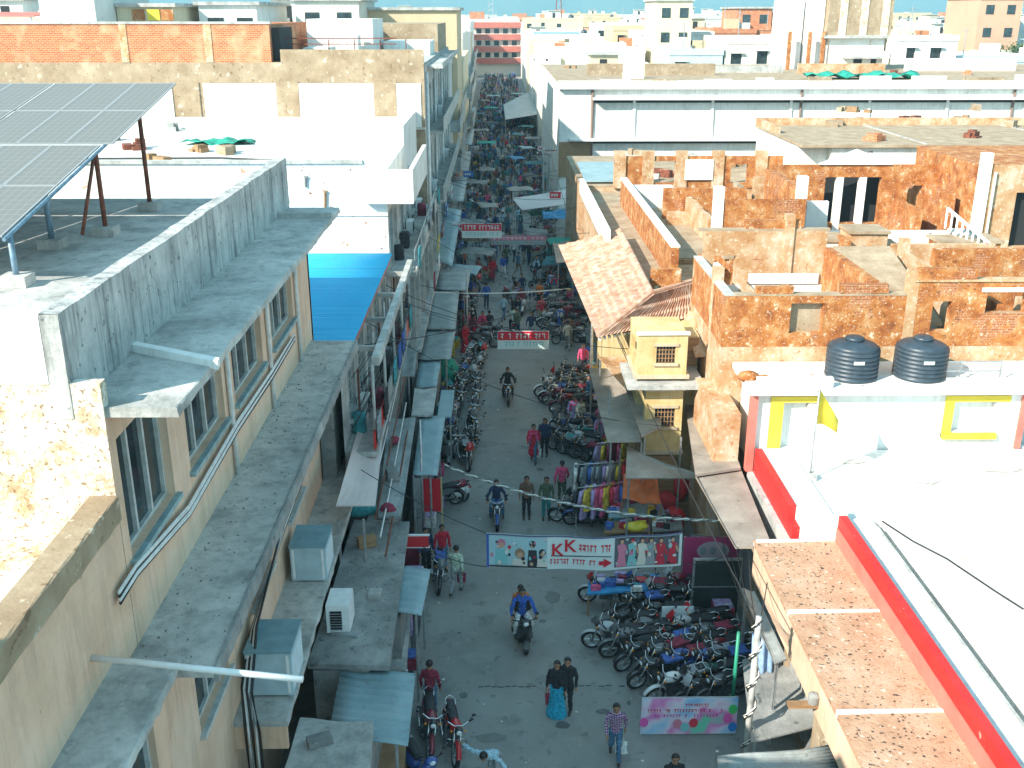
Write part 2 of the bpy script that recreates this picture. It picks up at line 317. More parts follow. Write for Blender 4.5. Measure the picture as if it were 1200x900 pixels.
def window(T, face, pl, u0, u1, z0, z1, n=2, fm=None, gm=None, sill=True, depth=.16, grille=False, sm=None, fw=.06):
    fm = fm or frame_w; gm = gm or glass
    mb = MB()
    obox(mb, face, pl, u0+.004, u1-.004, z0+.004, z0+fw, depth-.07, depth+.04); obox(mb, face, pl, u0+.004, u1-.004, z1-fw, z1-.004, depth-.07, depth+.04)
    for k in range(n+1):
        c = u0+.004+fw/2+(u1-u0-fw-.008)*k/n
        obox(mb, face, pl, c-fw/2, c+fw/2, z0+fw, z1-fw, depth-.068, depth+.038)
    if grille:
        for k in range(1, 5): zz = z0+(z1-z0)*k/5; obox(mb, face, pl, u0+.03, u1-.03, zz-.012, zz+.012, depth-.09, depth-.072)
    wn = T.part('window', mb, fm)
    for k in range(n):
        a = u0+fw+(u1-u0-2*fw)*k/n; b = u0+fw+(u1-u0-2*fw)*(k+1)/n
        g = MB(); obox(g, face, pl, a, b, z0+fw, z1-fw, depth, depth+.015); T.part('pane', g, gm, parent=wn)
    if sill:
        g = MB(); obox(g, face, pl, u0-.08, u1+.08, z0-.09, z0-.003, -.1, .1); T.part('sill', g, sm or fm, parent=wn)
    return wn

# ------------------------------------------------------------------ setting
g = MB(); g.add([(-3000, -300, -.03), (3000, -300, -.03), (3000, 5000, -.03), (-3000, 5000, -.03)], [(0, 1, 2, 3)]); struct('ground', g, earth)
g = MB()
rows = [(-30, -6.2, 9), (33, -6.2, 9), (60, -6.2, 7.5), (150, -5.5, 7.5), (330, -6, 8)]
for (y0, a0, b0), (y1, a1, b1) in zip(rows, rows[1:]): g.add([(a0, y0, 0), (b0, y0, 0), (b1, y1, 0), (a1, y1, 0)], [(0, 1, 2, 3)])
struct('road', g, asphalt)
# worn joint across the asphalt and scraps of litter
g = MB()
for i in range(26):
    x = -.6+i*.18; yy = 23.0+.02*math.sin(i*1.7)
    if random.random() < .75: g.add([(x, yy, .004), (x+.15, yy+.01, .004), (x+.15, yy+.05, .004), (x, yy+.045, .004)], [(0, 1, 2, 3)])
struct('road_joint', g, plain('tar_joint', (.035, .04, .042), .8))
g = MB()
for i in range(90):
    x = random.uniform(-2, 5.5); y = 20+random.random()**1.6*42; s = random.uniform(.02, .075); a = random.random()*6
    g.add([(x+s*math.cos(a), y+s*math.sin(a), .006), (x-s*math.sin(a)*.6, y+s*math.cos(a)*.7, .012), (x-s*math.cos(a), y-s*math.sin(a)*.8, .008), (x+s*math.sin(a), y-s*math.cos(a), .02)], [(0, 1, 2, 3)])
tag(g.build('litter', paint('paper scraps', (.6, .6, .56), .8)), 'small pale paper scraps scattered over the asphalt street', 'litter', kind='stuff')

# ------------------------------------------------------------------ LEFT ROW: the near pink building
FX = -5.3
T = Thing('pink_building', 'pink plastered building with grey parapet, window ledges and solar panels on its roof', 'building', (FX, 12.85, 0))
wins = [(13.1, 15.2, 9.6, 11.45), (16.1, 18.5, 9.6, 11.45), (19.3, 21.9, 9.6, 11.45), (22.9, 25.5, 9.6, 11.45)]
low = [(15, 17, 5, 6.9), (19, 21, 5, 6.9), (23, 25, 5, 6.9)]
mb = MB(); facade(mb, 'E', FX, 12.85, 28.05, 0, 11.85, wins+low); T.part('street_wall', mb, pink)
for a in wins: window(T, 'E', FX, *a, n=3, fm=frame_w, sm=teal_frame, depth=.2, fw=.07)
for a in low: window(T, 'E', FX, *a, n=2, fm=frame_w, depth=.2)
mb = MB(); mb.box(-26, -5.55, 13.1, 28.0, 0, 11.84); T.part('core', mb, conc)
mb = MB(); mb.box(-26, -5.305, 12.85, 13.05, 0, 12.36); T.part('front_wall', mb, speckled)
mb = MB(); mb.box(-26, -5.97, 12.835, 13.08, 12.36, 13.3); T.part('front_parapet', mb, white_stain)
mb = MB(); mb.box(-26, -5.3, 27.85, 28.04, 0, 11.85); T.part('rear_wall', mb, pink)
mb = MB(); mb.box(-26, -5.97, 13.08, 29.4, 11.85, 12.0); T.part('roof', mb, conc)
# parapet: slightly ragged top
mb = MB(); n = 40; prof = []
for i in range(n+1): prof.append((12.85+15.2*i/n, 13.32+random.uniform(-.015, .015)))
for (ya, za), (yb, zb) in zip(prof, prof[1:]):
    mb.add([(-5.71, ya, 11.86), (-5.71, yb, 11.86), (-5.71, yb, zb), (-5.71, ya, za), (-5.965, ya, 11.86), (-5.965, yb, 11.86), (-5.965, yb, zb+.01), (-5.965, ya, za+.01)], [(0, 1, 2, 3), (3, 2, 6, 7), (5, 4, 7, 6)])
mb.add([(-5.71, 12.84, 11.86), (-5.71, 12.84, 13.32), (-5.965, 12.84, 13.32), (-5.965, 12.84, 11.86)], [(0, 1, 2, 3)])
mb.add([(-5.71, 28.05, 11.86), (-5.71, 28.05, 13.32), (-5.965, 28.05, 13.32), (-5.965, 28.05, 11.86)], [(0, 1, 2, 3)])
T.part('parapet', mb, conc_wall)
mb = MB(); mb.slab(-5.708, -4.32, 12.9, 27.9, 11.86, 12.0); sl = T.part('roof_overhang', mb, conc)
mb = MB(); mb.prism([az(147, 402, 12.14), az(255, 424, 12.1), az(257, 419, 12.1), az(150, 398, 12.14)], (0, 0, -.13)); T.part('kerb', mb, white_stain, parent=sl)
mb = MB(); mb.box(-5.708, -4.32, 26.35, 26.5, 12.0, 12.13); T.part('kerb', mb, conc, parent=sl)
mb = MB(); mb.slab(FX+.003, -4.05, 12.25, 27.6, 8.16, 8.3, 80); T.part('upper_ledge', mb, conc)
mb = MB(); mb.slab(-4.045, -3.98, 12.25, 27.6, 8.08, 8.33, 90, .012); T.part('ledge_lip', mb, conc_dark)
mb = MB(); mb.slab(FX+.003, -4.22, 16.85, 33.0, 3.66, 3.8); T.part('lower_ledge', mb, conc)
mb = MB(); mb.box(FX+.003, -4.26, 16.88, 16.98, 3.1, 3.655); mb.box(FX+.003, -4.3, 16.86, 17.0, .0, .6); T.part('ledge_end_beam', mb, pink)
for y in (18.75, 22.35, 25.8):
    mb = MB(); mb.tube([(FX+.06, y, 8.3), (FX+.06, y, 11.84)], .05, 8); T.part('drain_pipe', mb, pipe_w, True)
# bundle of conduits that runs along the street wall and drops to the lower ledge
for k in range(6):
    o = .05*k; pts = [ax(140, 700, FX+.08), ax(160, 668, FX+.1), ax(222, 598, FX+.1), ax(278, 500, FX+.1), ax(318, 440, FX+.1), ax(345, 395, FX+.1)]
    pts = [p+Vector((0, .0, o*.75-.1+.012*math.sin(k*2+i*1.3))) for i, p in enumerate(pts)]
    mb = MB(); mb.tube(pts, .022, 6); T.part('conduit', mb, pipe_w if k % 3 else wire_m, True)
for k in range(5):
    pts = [(FX+.1+.03*k, 28-.3*k, 5.6+.07*k), (FX+.12, 22, 5.3+.06*k), (FX+.12+.04*k, 18.2, 4.9+.05*k), (FX+.2+.06*k, 17.0-.05*k, 4.5), (FX+.25+.07*k, 16.75, 3.6), (FX+.28+.06*k, 16.7, .3)]
    mb = MB(); mb.tube(pts, .028, 6); T.part('conduit', mb, pipe_w if k % 2 else wire_m, True)
# lower wing towards the viewer
mb = MB(); facade(mb, 'E', FX-.004, -8, 12.84, 0, 10.45, []); T.part('wing_wall', mb, pink)
mb = MB(); mb.box(-26, FX-.3, -8, 12.84, 0, 10.2); T.part('wing_roof', mb, speckled)
mb = MB(); mb.slab(FX-.36, FX+.04, -8, 12.84, 10.36, 10.72, 80, .012); mb.box(FX-.36, FX-.01, -8, 12.83, 10.2, 10.36); T.part('wing_parapet', mb, tan)
mb = MB(); mb.box(-26, -6.2, -30, 6.3, 10.2, 14.0); T.part('offscreen_shade_block', mb, cream)  # unseen tall block, added to keep direct sun off the street
mb = MB(); mb.slab(FX-.1, -4.41, 7.0, 12.05, 8.5, 8.62, 40); T.part('sunshade', mb, conc)
mb = MB(); facade(mb, 'E', -4.7, 6.5, 12.0, 3.9, 8.5, [(9.2, 11.5, 6.3, 8.1)]); facade(mb, 'N', 12.0, FX, -4.7, 3.9, 8.5, []); T.part('bay_wall', mb, pink)
window(T, 'E', -4.7, 9.2, 11.5, 6.3, 8.1, n=3, fm=frame_w, sm=teal_frame)
tp = MB(); tp.tube([(FX+.001, 11.35, 9.12), (-2.52, 11.02, 9.0)], .045, 10); p0 = Vector((FX, 11.35, 9.1))
tag(tp.build('steel_flagpole', white_metal, smooth=True), 'white horizontal steel pole sticking out of the pink building wall', 'pole')

# solar array on the roof
S = Thing('solar_array', 'tilted grey solar panel array on steel posts above the flat roof', 'solar panel', (-9, 19.3, 12.0))
XR = -9.4; Y0 = 19.3; Z0 = 13.02; L = 2.78; tl = R(10.6); cy, sy = math.cos(tl), math.sin(tl)
pan = MB(); pw = 1.13
for (x0, x1, y0, y1) in ((0, .03, 0, L), (pw-.03, pw, 0, L), (.03, pw-.03, 0, .03), (.03, pw-.03, L-.03, L)): pan.box(x0, x1, y0, y1, -.035, 0)
fme = pan.mesh('panel', solar_frame)
gl = bpy.data.meshes.new('cells'); gl.from_pydata([(.03, .03, -.006), (pw-.03, .03, -.006), (pw-.03, L-.03, -.006), (.03, L-.03, -.006)], [], [(0, 1, 2, 3)])
gl.materials.append(solar_m); uvl = gl.uv_layers.new(name='UV'); 
for i, uvv in enumerate(((0, 0), (1, 0), (1, 1), (0, 1))): uvl.data[i].uv = uvv
for r in range(4):
    for c in range(13):
        x = XR-pw-(pw+.012)*c-.06*(c//3); d = r*(L+.025)+(.12 if r > 1 else 0)
        o = link('panel', fme, S.o); o.location = (x+9+(.25 if r > 1 else 0), Y0+d*cy-19.3, Z0+d*sy-12.0); o.rotation_euler = (tl, 0, 0)
        link('cells', gl, o)
for c in range(4):
    xx = XR+.05-c*4.2
    for (yy, mt) in ((19.5, steel_blue), (24.3, steel_rust), (27.6, steel_rust)):
        zt = Z0+(yy-19.3)*math.tan(tl)-.07
        S.part('post', MB().tube([(xx, yy, 12.0), (xx, yy, zt)], .06, 8), mt, True); S.part('footing', MB().box(xx-.26, xx+.26, yy-.24, yy+.24, 12.004, 12.22), conc)
    S.part('brace', MB().tube([(xx, 22.9, 12.3), (xx, 24.15, Z0+4.85*math.tan(tl)-.1)], .045, 6), steel_rust, True)
    S.part('rafter', MB().tube([(xx, 19.25, Z0-.07), (xx, 30.6, Z0-.07+11.35*math.tan(tl))], .04, 6), steel_blue)
    S.part('post', MB().tube([(xx-.7, 22.9, 12.0), (xx-.7, 22.9, Z0+3.5*math.tan(tl)-.07)], .07, 8), steel_blue, True)
    S.part('footing', MB().box(xx-.95, xx-.45, 22.65, 23.15, 12.004, 12.22), conc)
for yy in (19.9, 22.3, 25.2, 27.9): S.part('purlin', MB().box(-24, XR-.05, yy-.03, yy+.03, Z0+(yy-19.3)*math.tan(tl)-.075, Z0+(yy-19.3)*math.tan(tl)-.038), steel)

# coolers and air conditioner on the lower ledge
def cooler(x0, x1, y0, y1, z0, h, label):
    c = Thing('air_cooler', label, 'cooler', ((x0+x1)/2, (y0+y1)/2, z0))
    m = MB(); m.box(x0, x1, y0, y1, z0+.05, z0+h); 
    for a in (x0+.04, x1-.1):
        for b in (y0+.04, y1-.1): m.box(a, a+.06, b, b+.06, z0, z0+.05)
    c.part('casing', m, cooler_m); c.part('lid', MB().box(x0-.02, x1+.02, y0-.02, y1+.02, z0+h, z0+h+.05), cooler_top)
    fr = MB()
    for k in range(9): zz = z0+.16+k*(h-.3)/9; fr.box(x1+.001, x1+.02, y0+.08, y1-.08, zz, zz+.035)
    c.part('louvre_panel', fr, white_metal)
    fr = MB()
    for k in range(2): fr.box(x0+.04+k*(x1-x0-.14), x0+.1+k*(x1-x0-.14), y0-.012, y0-.001, z0+.1, z0+h-.05)
    c.part('trim', fr, white_metal)
cooler(-5.12, -4.26, 22.1, 23.2, 3.8, .95, 'blue grey air cooler on the ledge beside the white air conditioner')
cooler(-5.16, -4.24, 17.6, 18.75, 3.8, 1.05, 'blue grey air cooler on the ledge under the horizontal steel pole')
A = Thing('air_conditioner', 'white air conditioner outdoor unit with dark grille beside the ledge', 'air conditioner', (-3.85, 21.2, 3.0))
A.part('casing', MB().box(-4.15, -3.6, 21.1, 21.9, 3.0, 3.75), white_metal)
A.part('grille', MB().box(-4.06, -3.78, 21.085, 21.098, 3.08, 3.6), dark)
m = MB()
for k in range(7): m.box(-4.06, -3.78, 21.07, 21.083, 3.1+k*.072, 3.115+k*.072)
A.part('grille_bars', m, steel)
A.part('bracket', MB().box(-4.2, -3.62, 21.2, 21.25, 2.93, 2.998).box(-4.2, -3.62, 21.75, 21.8, 2.93, 2.998), steel)

# ---------------------------------------------------------------- second house: blue sheet roof
B = Thing('blue_roofed_house', 'low house with a bright blue sheet roof beside the pink building', 'house', (-4.6, 28.3, 0))
mb = MB(); ops = [(29.5+2.4*i, 31+2.4*i, 5.1, 6.9) for i in range(5)]
facade(mb, 'E', -4.62, 28.12, 41.4, 0, 7.5, ops); B.part('street_wall', mb, conc)
for o_ in ops: window(B, 'E', -4.62, *o_, n=2, fm=frame_w, grille=True)
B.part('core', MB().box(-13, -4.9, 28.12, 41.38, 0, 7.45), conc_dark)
for k in range(5):
    y0 = 28.15+k*2.67; mb = MB()
    mb.sheet((-13, y0, 7.62), (-4.38, y0, 7.62), (-4.38, y0+2.72, 7.66), (-13, y0+2.72, 7.66), 2, 60, lambda u, v: .028*math.sin(v*math.pi*2*11), .012)
    B.part('roof_sheet', mb, blue_sheet, True)
B.part('fascia', MB().box(-4.6, -4.42, 28.15, 41.4, 7.42, 7.56), pink_red)
for (y0, y1, m_) in ((28.2, 31, red_paint), (31.2, 37.5, tin_grey), (37.6, 41.3, pink_red)):
    B.part('balcony_rail', MB().box(-3.75, -3.68, y0, y1, 4.7, 5.25), m_)
B.part('roof_beam', MB().slab(-3.75, -3.52, 28.6, 41.3, 7.2, 7.46, 40, .015), conc)
for y in (29.9, 33.0, 36.2, 39.4): B.part('tie_beam', MB().box(-4.6, -3.76, y, y+.14, 7.22, 7.38), conc)
B.part('balcony_slab', MB().box(-4.61, -3.65, 28.2, 41.3, 4.45, 4.6), conc)
for y in (28.4, 31.5, 34.6, 37.8, 41.1): B.part('post', MB().tube([(-3.72, y, 4.6), (-3.72, y, 7.3)], .05, 8), conc, True)
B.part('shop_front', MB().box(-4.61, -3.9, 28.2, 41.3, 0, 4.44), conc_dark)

# ---------------------------------------------------------------- third house: white with balcony
W = Thing('white_balcony_house', 'whitewashed house with a projecting white balcony above the shops', 'house', (-4.5, 41.6, 0))
mb = MB(); facade(mb, 'E', -4.5, 41.6, 57.9, 0, 9.3, [(42.2, 43.3, 7.0, 9.2), (43.8, 45.2, 7.4, 9.0), (47, 48.4, 7.2, 9), (50, 51.4, 7.2, 9), (53, 54.4, 7.2, 9)]); W.part('street_wall', mb, conc)
W.part('front_wall', MB().box(-26, -4.505, 41.6, 41.85, 0, 11.3), white_stain)
W.part('coping', MB().slab(-26, -5.42, 41.52, 41.9, 11.3, 11.42, 4, .02), conc)
W.part('string_course', MB().box(-26, -4.5, 41.54, 41.598, 9.2, 9.28), white)
W.part('core', MB().box(-26, -4.8, 41.86, 57.9, 0, 11.0), white)
W.part('roof_parapet', MB().box(-4.8, -4.51, 50, 57.9, 9.3, 11.9), white)
W.part('rear_parapet', MB().box(-26, -5, 57.5, 57.88, 11.0, 11.6), white)
W.part('upper_wall', MB().box(-4.8, -4.51, 41.86, 50, 9.3, 11.0), white)
W.part('door', MB().box(-4.72, -4.66, 42.2, 43.3, 7.0, 9.2), paint('blue door', (.03, .2, .42)))
for o_ in [(43.8, 45.2, 7.4, 9.0), (47, 48.4, 7.2, 9), (50, 51.4, 7.2, 9), (53, 54.4, 7.2, 9)]: window(W, 'E', -4.5, *o_, n=2)
m = MB(); m.box(-5.4, -3.4, 41.2, 49.5, 9.75, 9.9); W.part('balcony_floor', m, white)
m = MB(); m.box(-5.4, -3.4, 41.2, 41.38, 9.9, 11.1); m.box(-3.58, -3.4, 41.38, 49.5, 9.9, 11.1); W.part('balcony_parapet', m, white)
m = MB(); m.slab(-4.49, -3.4, 41.3, 57.5, 6.7, 6.9, 40); W.part('ledge', m, conc)
W.part('ledge_parapet', MB().slab(-3.56, -3.34, 46, 57.5, 6.905, 7.5, 30, .015), conc)
for (y, m_) in ((42, wood), (44.5, blue_tarp), (47.5, tin_brown), (51, tin_grey), (54, conc_dark)): W.part('shop_shutter', MB().box(-4.49, -4.42, y, y+1.9, .1, 2.9), m_)
for y in (41.5, 44.2, 47.2, 50.2, 53.4, 56.6): W.part('column', MB().box(-3.75, -3.5, y, y+.28, 0, 6.69), conc)
W.part('floor_slab', MB().slab(-4.49, -3.3, 41.4, 57.4, 3.4, 3.56, 40), conc)
for y in (43.6, 46, 49, 52): W.part('bracket', MB().box(-4.5, -3.7, y, y+.2, 9.45, 9.75), white)
for k in range(8): W.part('railing_bar', MB().tube([(-3.45, 41.4+k*1.9, 6.9), (-3.45, 41.4+k*1.9, 7.8)], .025, 6), steel)
W.part('handrail', MB().tube([(-3.45, 41.4, 7.8), (-3.45, 57.4, 7.8)], .03, 6), steel)
t1 = MB(); t1.sheet((-15.2, 50, 11.02), (-11.8, 50, 11.02), (-11.9, 51.6, 11.02), (-15, 51.4, 11.02), 12, 5, lambda u, v: .12+.13*math.sin(u*9)*math.sin(v*5+1)+.08*math.sin(u*23), .02)
tag(t1.build('green_tarpaulin', green_tarp, smooth=True), 'crumpled green tarpaulin lying on the white flat roof', 'tarpaulin')

# ---------------------------------------------------------------- fourth: big cream building with brick top
K = Thing('brick_topped_building', 'big cream building with white panels and an orange brick storey on top', 'building', (-4, 58, 0))
mb = MB(); facade(mb, 'S', 58.0, -44, -4.0, 0, 13.45, []); K.part('front_wall', mb, tan)
for (a, b) in ((-44, -28.5), (-26.9, -17.7), (-16.0, -12.0), (-10.9, -6.7), (-5.6, -4.2)): K.part('white_panel', MB().box(a, b, 57.95, 57.995, 11.02, 13.35), white)
for x in (-27.7, -16.85, -11.45, -6.15): K.part('wall_pier', MB().slab(x-.62, x+.62, 57.93, 57.999, 10.9, 13.45, 8, .03), tan)
K.part('cornice', MB().box(-44, -4.0, 57.9, 58.0, 10.9, 11.01), conc)
K.part('upper_wall', MB().box(-44, -4.0, 58.0, 58.25, 13.45, 14.45), tan)
K.part('parapet', MB().box(-11.7, -4.0, 58.002, 58.22, 14.45, 15.1), tan)
K.part('brick_wall', MB().box(-44, -12.2, 58.0, 70, 14.45, 16.4), brick_m)
for x in (-37, -28.5, -20, -15.5): K.part('brick_pier', MB().box(x-.2, x+.2, 57.96, 57.999, 14.45, 16.42), rust_pale)
K.part('coping', MB().box(-44, -12.1, 57.93, 58.2, 16.4, 16.52), conc)
K.part('doorway', MB().box(-12.15, -11.75, 58.5, 62, 14.5, 16.2), dark)
K.part('stair_house', MB().box(-11.6, -7.6, 66, 72, 14.4, 16.6), white)
K.part('roof_rail', MB().box(-11.7, -5.6, 59.9, 59.98, 15.6, 15.66).box(-11.7, -5.6, 59.9, 59.98, 15.3, 15.35), steel_rust)
K.part('roof', MB().box(-44, -4.05, 58.3, 88, 14.2, 14.35), conc)
for (x0, x1, y0, y1, z1, m_) in ((-9.5, -4.2, 76, 88, 16.2, tan), (-7.4, -4.4, 70, 75, 15.2, white_stain), (-11, -9.6, 61, 64, 15.1, white), (-10.9, -8.2, 74, 76, 15.9, speckled)): K.part('roof_room', MB().box(x0, x1, y0, y1, 14.35, z1), m_)
for k in range(6): K.part('roof_stair', MB().box(-10.4+.35*k, -10.05+.35*k, 64.2, 65.6, 14.35, 14.6+.22*k), white_stain)
for x in (-9.2, -7.8, -6.4, -5.0): K.part('railing_post', MB().tube([(x, 58.9, 14.4), (x, 58.9, 15.6)], .03, 5), steel_rust)
ops = [(59+3.1*i, 60.4+3.1*i, z, z+1.9) for i in range(9) for z in (3.9, 7.6, 11.2)]
mb = MB(); facade(mb, 'E', -4.0, 58.0, 88, 0, 14.3, ops); K.part('street_wall', mb, conc)
for o_ in ops: window(K, 'E', -4.0, *o_, n=2, sill=False)
for z in (6.7, 10.4, 14.0):
    K.part('balcony', MB().box(-4.0, -3.1, 59 + (z > 10)*1.5, 86, z, z+.14), conc); K.part('balcony_rail', MB().box(-3.16, -3.1, 59+(z > 10)*1.5, 86, z+.14, z+.9 if z < 11 else z+.3), tin_grey)
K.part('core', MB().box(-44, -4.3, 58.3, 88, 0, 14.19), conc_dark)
for y in (58.9, 66, 74): K.part('drain_pipe', MB().tube([(-3.9, y, 0), (-3.9, y, 13.9)], .08, 8), pipe_w, True)

# ------------------------------------------------------------------ RIGHT ROW: terrace building with the red parapet
T = Thing('red_parapet_building', 'low building with white terrace, red parapet and speckled brown shop roof', 'building', (7.3, 20, 0))
mb = MB(); facade(mb, 'W', 7.3, 12, 33, 0, 3.4, [(13.5+3.1*i, 16.0+3.1*i, .05, 2.35) for i in range(6)], .4); T.part('shop_wall', mb, tan)
for i in range(6):
    m = MB()
    for k in range(16): m.box(7.44, 7.47+.02*(k % 2), 13.5+3.1*i, 16.0+3.1*i, .05+k*.143, .05+k*.143+.143)
    T.part('shutter', m, tin_grey if i % 2 else conc_dark)
T.part('fascia', MB().box(6.84, 7.02, 12, 24.3, 2.62, 3.56), pink)
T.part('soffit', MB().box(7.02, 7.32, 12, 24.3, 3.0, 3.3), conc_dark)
jy = [12.0, 17.2, 20.9, 24.35]
for a, b in zip(jy, jy[1:]):
    T.part('roof_panel', MB().add([(6.83, a+.06, 3.6), (9.02, a+.06, 3.64), (9.02, b-.06, 3.64), (6.83, b-.06, 3.6), (6.83, a+.06, 3.5), (9.02, a+.06, 3.5), (9.02, b-.06, 3.5), (6.83, b-.06, 3.5)], [(0, 1, 2, 3), (0, 4, 5, 1), (1, 5, 6, 2), (2, 6, 7, 3), (3, 7, 4, 0)]), speck_roof)
for y in jy[1:]: T.part('joint_strip', MB().slab(6.83, 9.02, y-.035, y+.035, 3.5, 3.66, 2, .01), white_stain)
T.part('core', MB().box(7.75, 26, 8, 29.1, 0, 3.49), conc)
T.part('parapet_base', MB().box(9.0, 9.24, 8, 24.3, 3.49, 4.05), pink_red)
T.part('parapet', MB().box(9.03, 9.24, 8, 24.3, 4.05, 4.4), red_paint)
T.part('parapet_end', MB().box(9.0, 9.26, 24.3, 24.55, 3.49, 4.5), white)
mb = MB(); mb.box(7.92, 8.12, 25.1, 29.0, 3.3, 4.3); mb.box(7.92, 8.6, 24.6, 25.1, 3.3, 3.9); T.part('side_parapet', mb, red_paint)
T.part('side_coping', MB().box(8.12, 9.0, 24.57, 29.1, 3.5, 4.26), white)
T.part('terrace_floor', MB().box(9.24, 10.0, 8, 24.56, 3.49, 4.18), white)
T.part('terrace_floor', MB().box(9.0, 26, 24.56, 29.1, 3.49, 4.185), white)
T.part('terrace_floor', MB().box(10.32, 26, 8, 24.56, 3.49, 4.2), white)
for y in (12.5, 16.5, 20.5, 24.5): T.part('floor_seam', MB().slab(10.36, 26, y, y+.025, 4.2, 4.206, 2, .002), conc)
for x in (14.2, 18.3): T.part('floor_seam', MB().slab(x, x+.025, 8.1, 28.9, 4.207, 4.213, 30, .004), conc)
T.part('gutter_edge', MB().box(9.93, 10.0, 8, 24.0, 4.18, 4.23), conc)
# upper storey: white wall with yellow door and window frames
ops = [(8.75, 9.5, 4.22, 5.75), (14.0, 15.3, 4.75, 5.75), (16.25, 17.2, 4.22, 5.95)]
mb = MB(); facade(mb, 'S', 29.2, 7.9, 18.5, 3.5, 6.1, ops, .3); T.part('upper_wall', mb, white)
T.part('upper_core', MB().box(7.95, 26, 29.55, 31.4, 3.5, 6.1), white)
T.part('door', MB().box(8.76, 9.49, 29.4, 29.44, 4.22, 5.74), white)
fr = MB(); fr.box(8.32, 8.72, 29.14, 29.197, 4.22, 5.95); fr.box(8.72, 9.9, 29.14, 29.197, 5.76, 5.95); T.part('door_frame', fr, yellow_paint)
T.part('shutter', MB().box(14.01, 15.29, 29.42, 29.45, 4.76, 5.74), white)
fr = MB(); fr.box(13.7, 13.98, 29.14, 29.197, 4.6, 5.95); fr.box(13.98, 15.7, 29.14, 29.197, 5.76, 5.95); fr.box(13.7, 15.4, 29.05, 29.197, 4.55, 4.72); T.part('window_frame', fr, yellow_paint)
T.part('dark_door', MB().box(16.26, 17.19, 29.4, 29.44, 4.22, 5.94), teal_frame)
T.part('door_post', MB().box(16.05, 16.22, 29.1, 29.197, 4.2, 6.05), pink_red)
T.part('corner_post', MB().box(7.68, 7.9, 29.05, 29.3, 3.5, 6.08), pink_red)
T.part('roof_slab', MB().box(7.6, 26, 28.85, 31.45, 6.1, 6.3), white_stain)
fr = MB(); fr.box(7.8, 10.1, 28.95, 29.15, 6.3, 6.62); T.part('roof_kerb', fr, white)
fr = MB(); fr.box(13.6, 20, 28.95, 29.15, 6.3, 6.55); T.part('roof_kerb', fr, white)
for z in (6.6, 6.9): T.part('rail', MB().tube([(12.9, 29.6, z), (15.5, 29.6, z)], .025, 6), steel)
for x in (12.95, 14.2, 15.45): T.part('rail_post', MB().tube([(x, 29.6, 6.3), (x, 29.6, 6.95)], .03, 6), steel)

def water_tank(x, y, z, r, h, label, mat=None, group=None):
    t = thing('water_tank', label, 'water tank', (x, y, z), 0, group); pr = [(0, 0), (r*.97, 0), (r, .04)]
    n = 7; bh = h*.74
    for k in range(n):
        a = .04+bh*k/n; b = bh/n
        pr += [(r, a+b*.1), (r, a+b*.55), (r*.955, a+b*.65), (r*.955, a+b*.95)]
    pr += [(r*.98, bh+.05), (r*.8, bh+h*.12), (r*.42, bh+h*.2), (r*.3, bh+h*.2), (0, bh+h*.2)]
    MB().lathe(pr, seg=36).build('body', mat or tank_m, t, True)
    MB().lathe([(0, 0), (r*.36, 0), (r*.36, h*.08), (r*.3, h*.1), (0, h*.11)], (0, 0, bh+h*.19), seg=24).build('lid', mat or tank_m, t, True)
    m = MB(); m.box(-r*.28, r*.12, -r*1.012, -r*.97, h*.5, h*.58); m.build('name_plate', paint('tank plate', (.6, .62, .62)), t)
    return t
for px, lb in ((999, 'ribbed black water tank on the white roof slab beside the small kerb'), (1079, 'ribbed black water tank on the white roof slab beside the steel railing')):
    p = ay(px, 438, 29.9); water_tank(p.x, 30.05, 6.304, .8, 1.25, lb)
# flag on a pole
fp = az(949, 562, 4.19)
F = Thing('flag', 'small yellow pennant flag on a thin pole above the white terrace', 'flag', (fp.x, fp.y, 4.19))
F.part('pole', MB().tube([(fp.x, fp.y, 4.19), (fp.x, fp.y, 7.0)], .025, 8), steel, True)
F.part('base_block', MB().box(fp.x-.15, fp.x+.15, fp.y-.15, fp.y+.15, 4.19, 4.4), conc)
m = MB(); N = 10; vs = []
for i in range(N+1):
    u = i/N; wv = .05*math.sin(u*7)
    vs += [(fp.x+.03+.62*u, fp.y+wv, 6.98-.95*u), (fp.x+.03+.62*u, fp.y+wv, 6.98-1.05-.3*u*u), (fp.x+.03+.62*u, fp.y+wv+.012, 6.98-.95*u), (fp.x+.03+.62*u, fp.y+wv+.012, 6.98-1.05-.3*u*u)]
fs = []
for i in range(N): a = 4*i; fs += [(a, a+4, a+5, a+1), (a+2, a+3, a+7, a+6), (a, a+2, a+6, a+4), (a+1, a+5, a+7, a+3)]
F.part('cloth', m.add(vs, fs), yellow_paint, True)

# ---------------------------------------------------------------- roofless rust-stained house
T = Thing('roofless_rust_house', 'roofless house with rust stained orange plaster walls behind the water tanks', 'house', (7.2, 31.5, 0))
T.part('lower_storey', MB().box(7.2, 19.8, 31.5, 43, 0, 6.8), rust_pale)
mb = MB(); facade(mb, 'S', 31.496, 7.2, 13.2, 6.8, 8.5, [(9.35, 10.4, 7.25, 8.25)], .25); T.part('front_wall', mb, rust)
T.part('alcove', MB().box(9.3, 10.45, 31.74, 31.8, 7.2, 8.3), tan)
T.part('side_wall', MB().box(7.196, 7.46, 31.5, 37, 6.8, 8.5), rust)
T.part('wall_top', MB().box(7.19, 7.5, 31.49, 37, 8.5, 8.56), conc); T.part('wall_top', MB().box(7.5, 13.2, 31.49, 31.8, 8.5, 8.56), brown_roof)
mb = MB(); facade(mb, 'S', 36.8, 7.46, 12.0, 6.8, 9.5, [(7.9, 8.7, 7.0, 8.6)], .25); T.part('back_wall', mb, rust_pale)
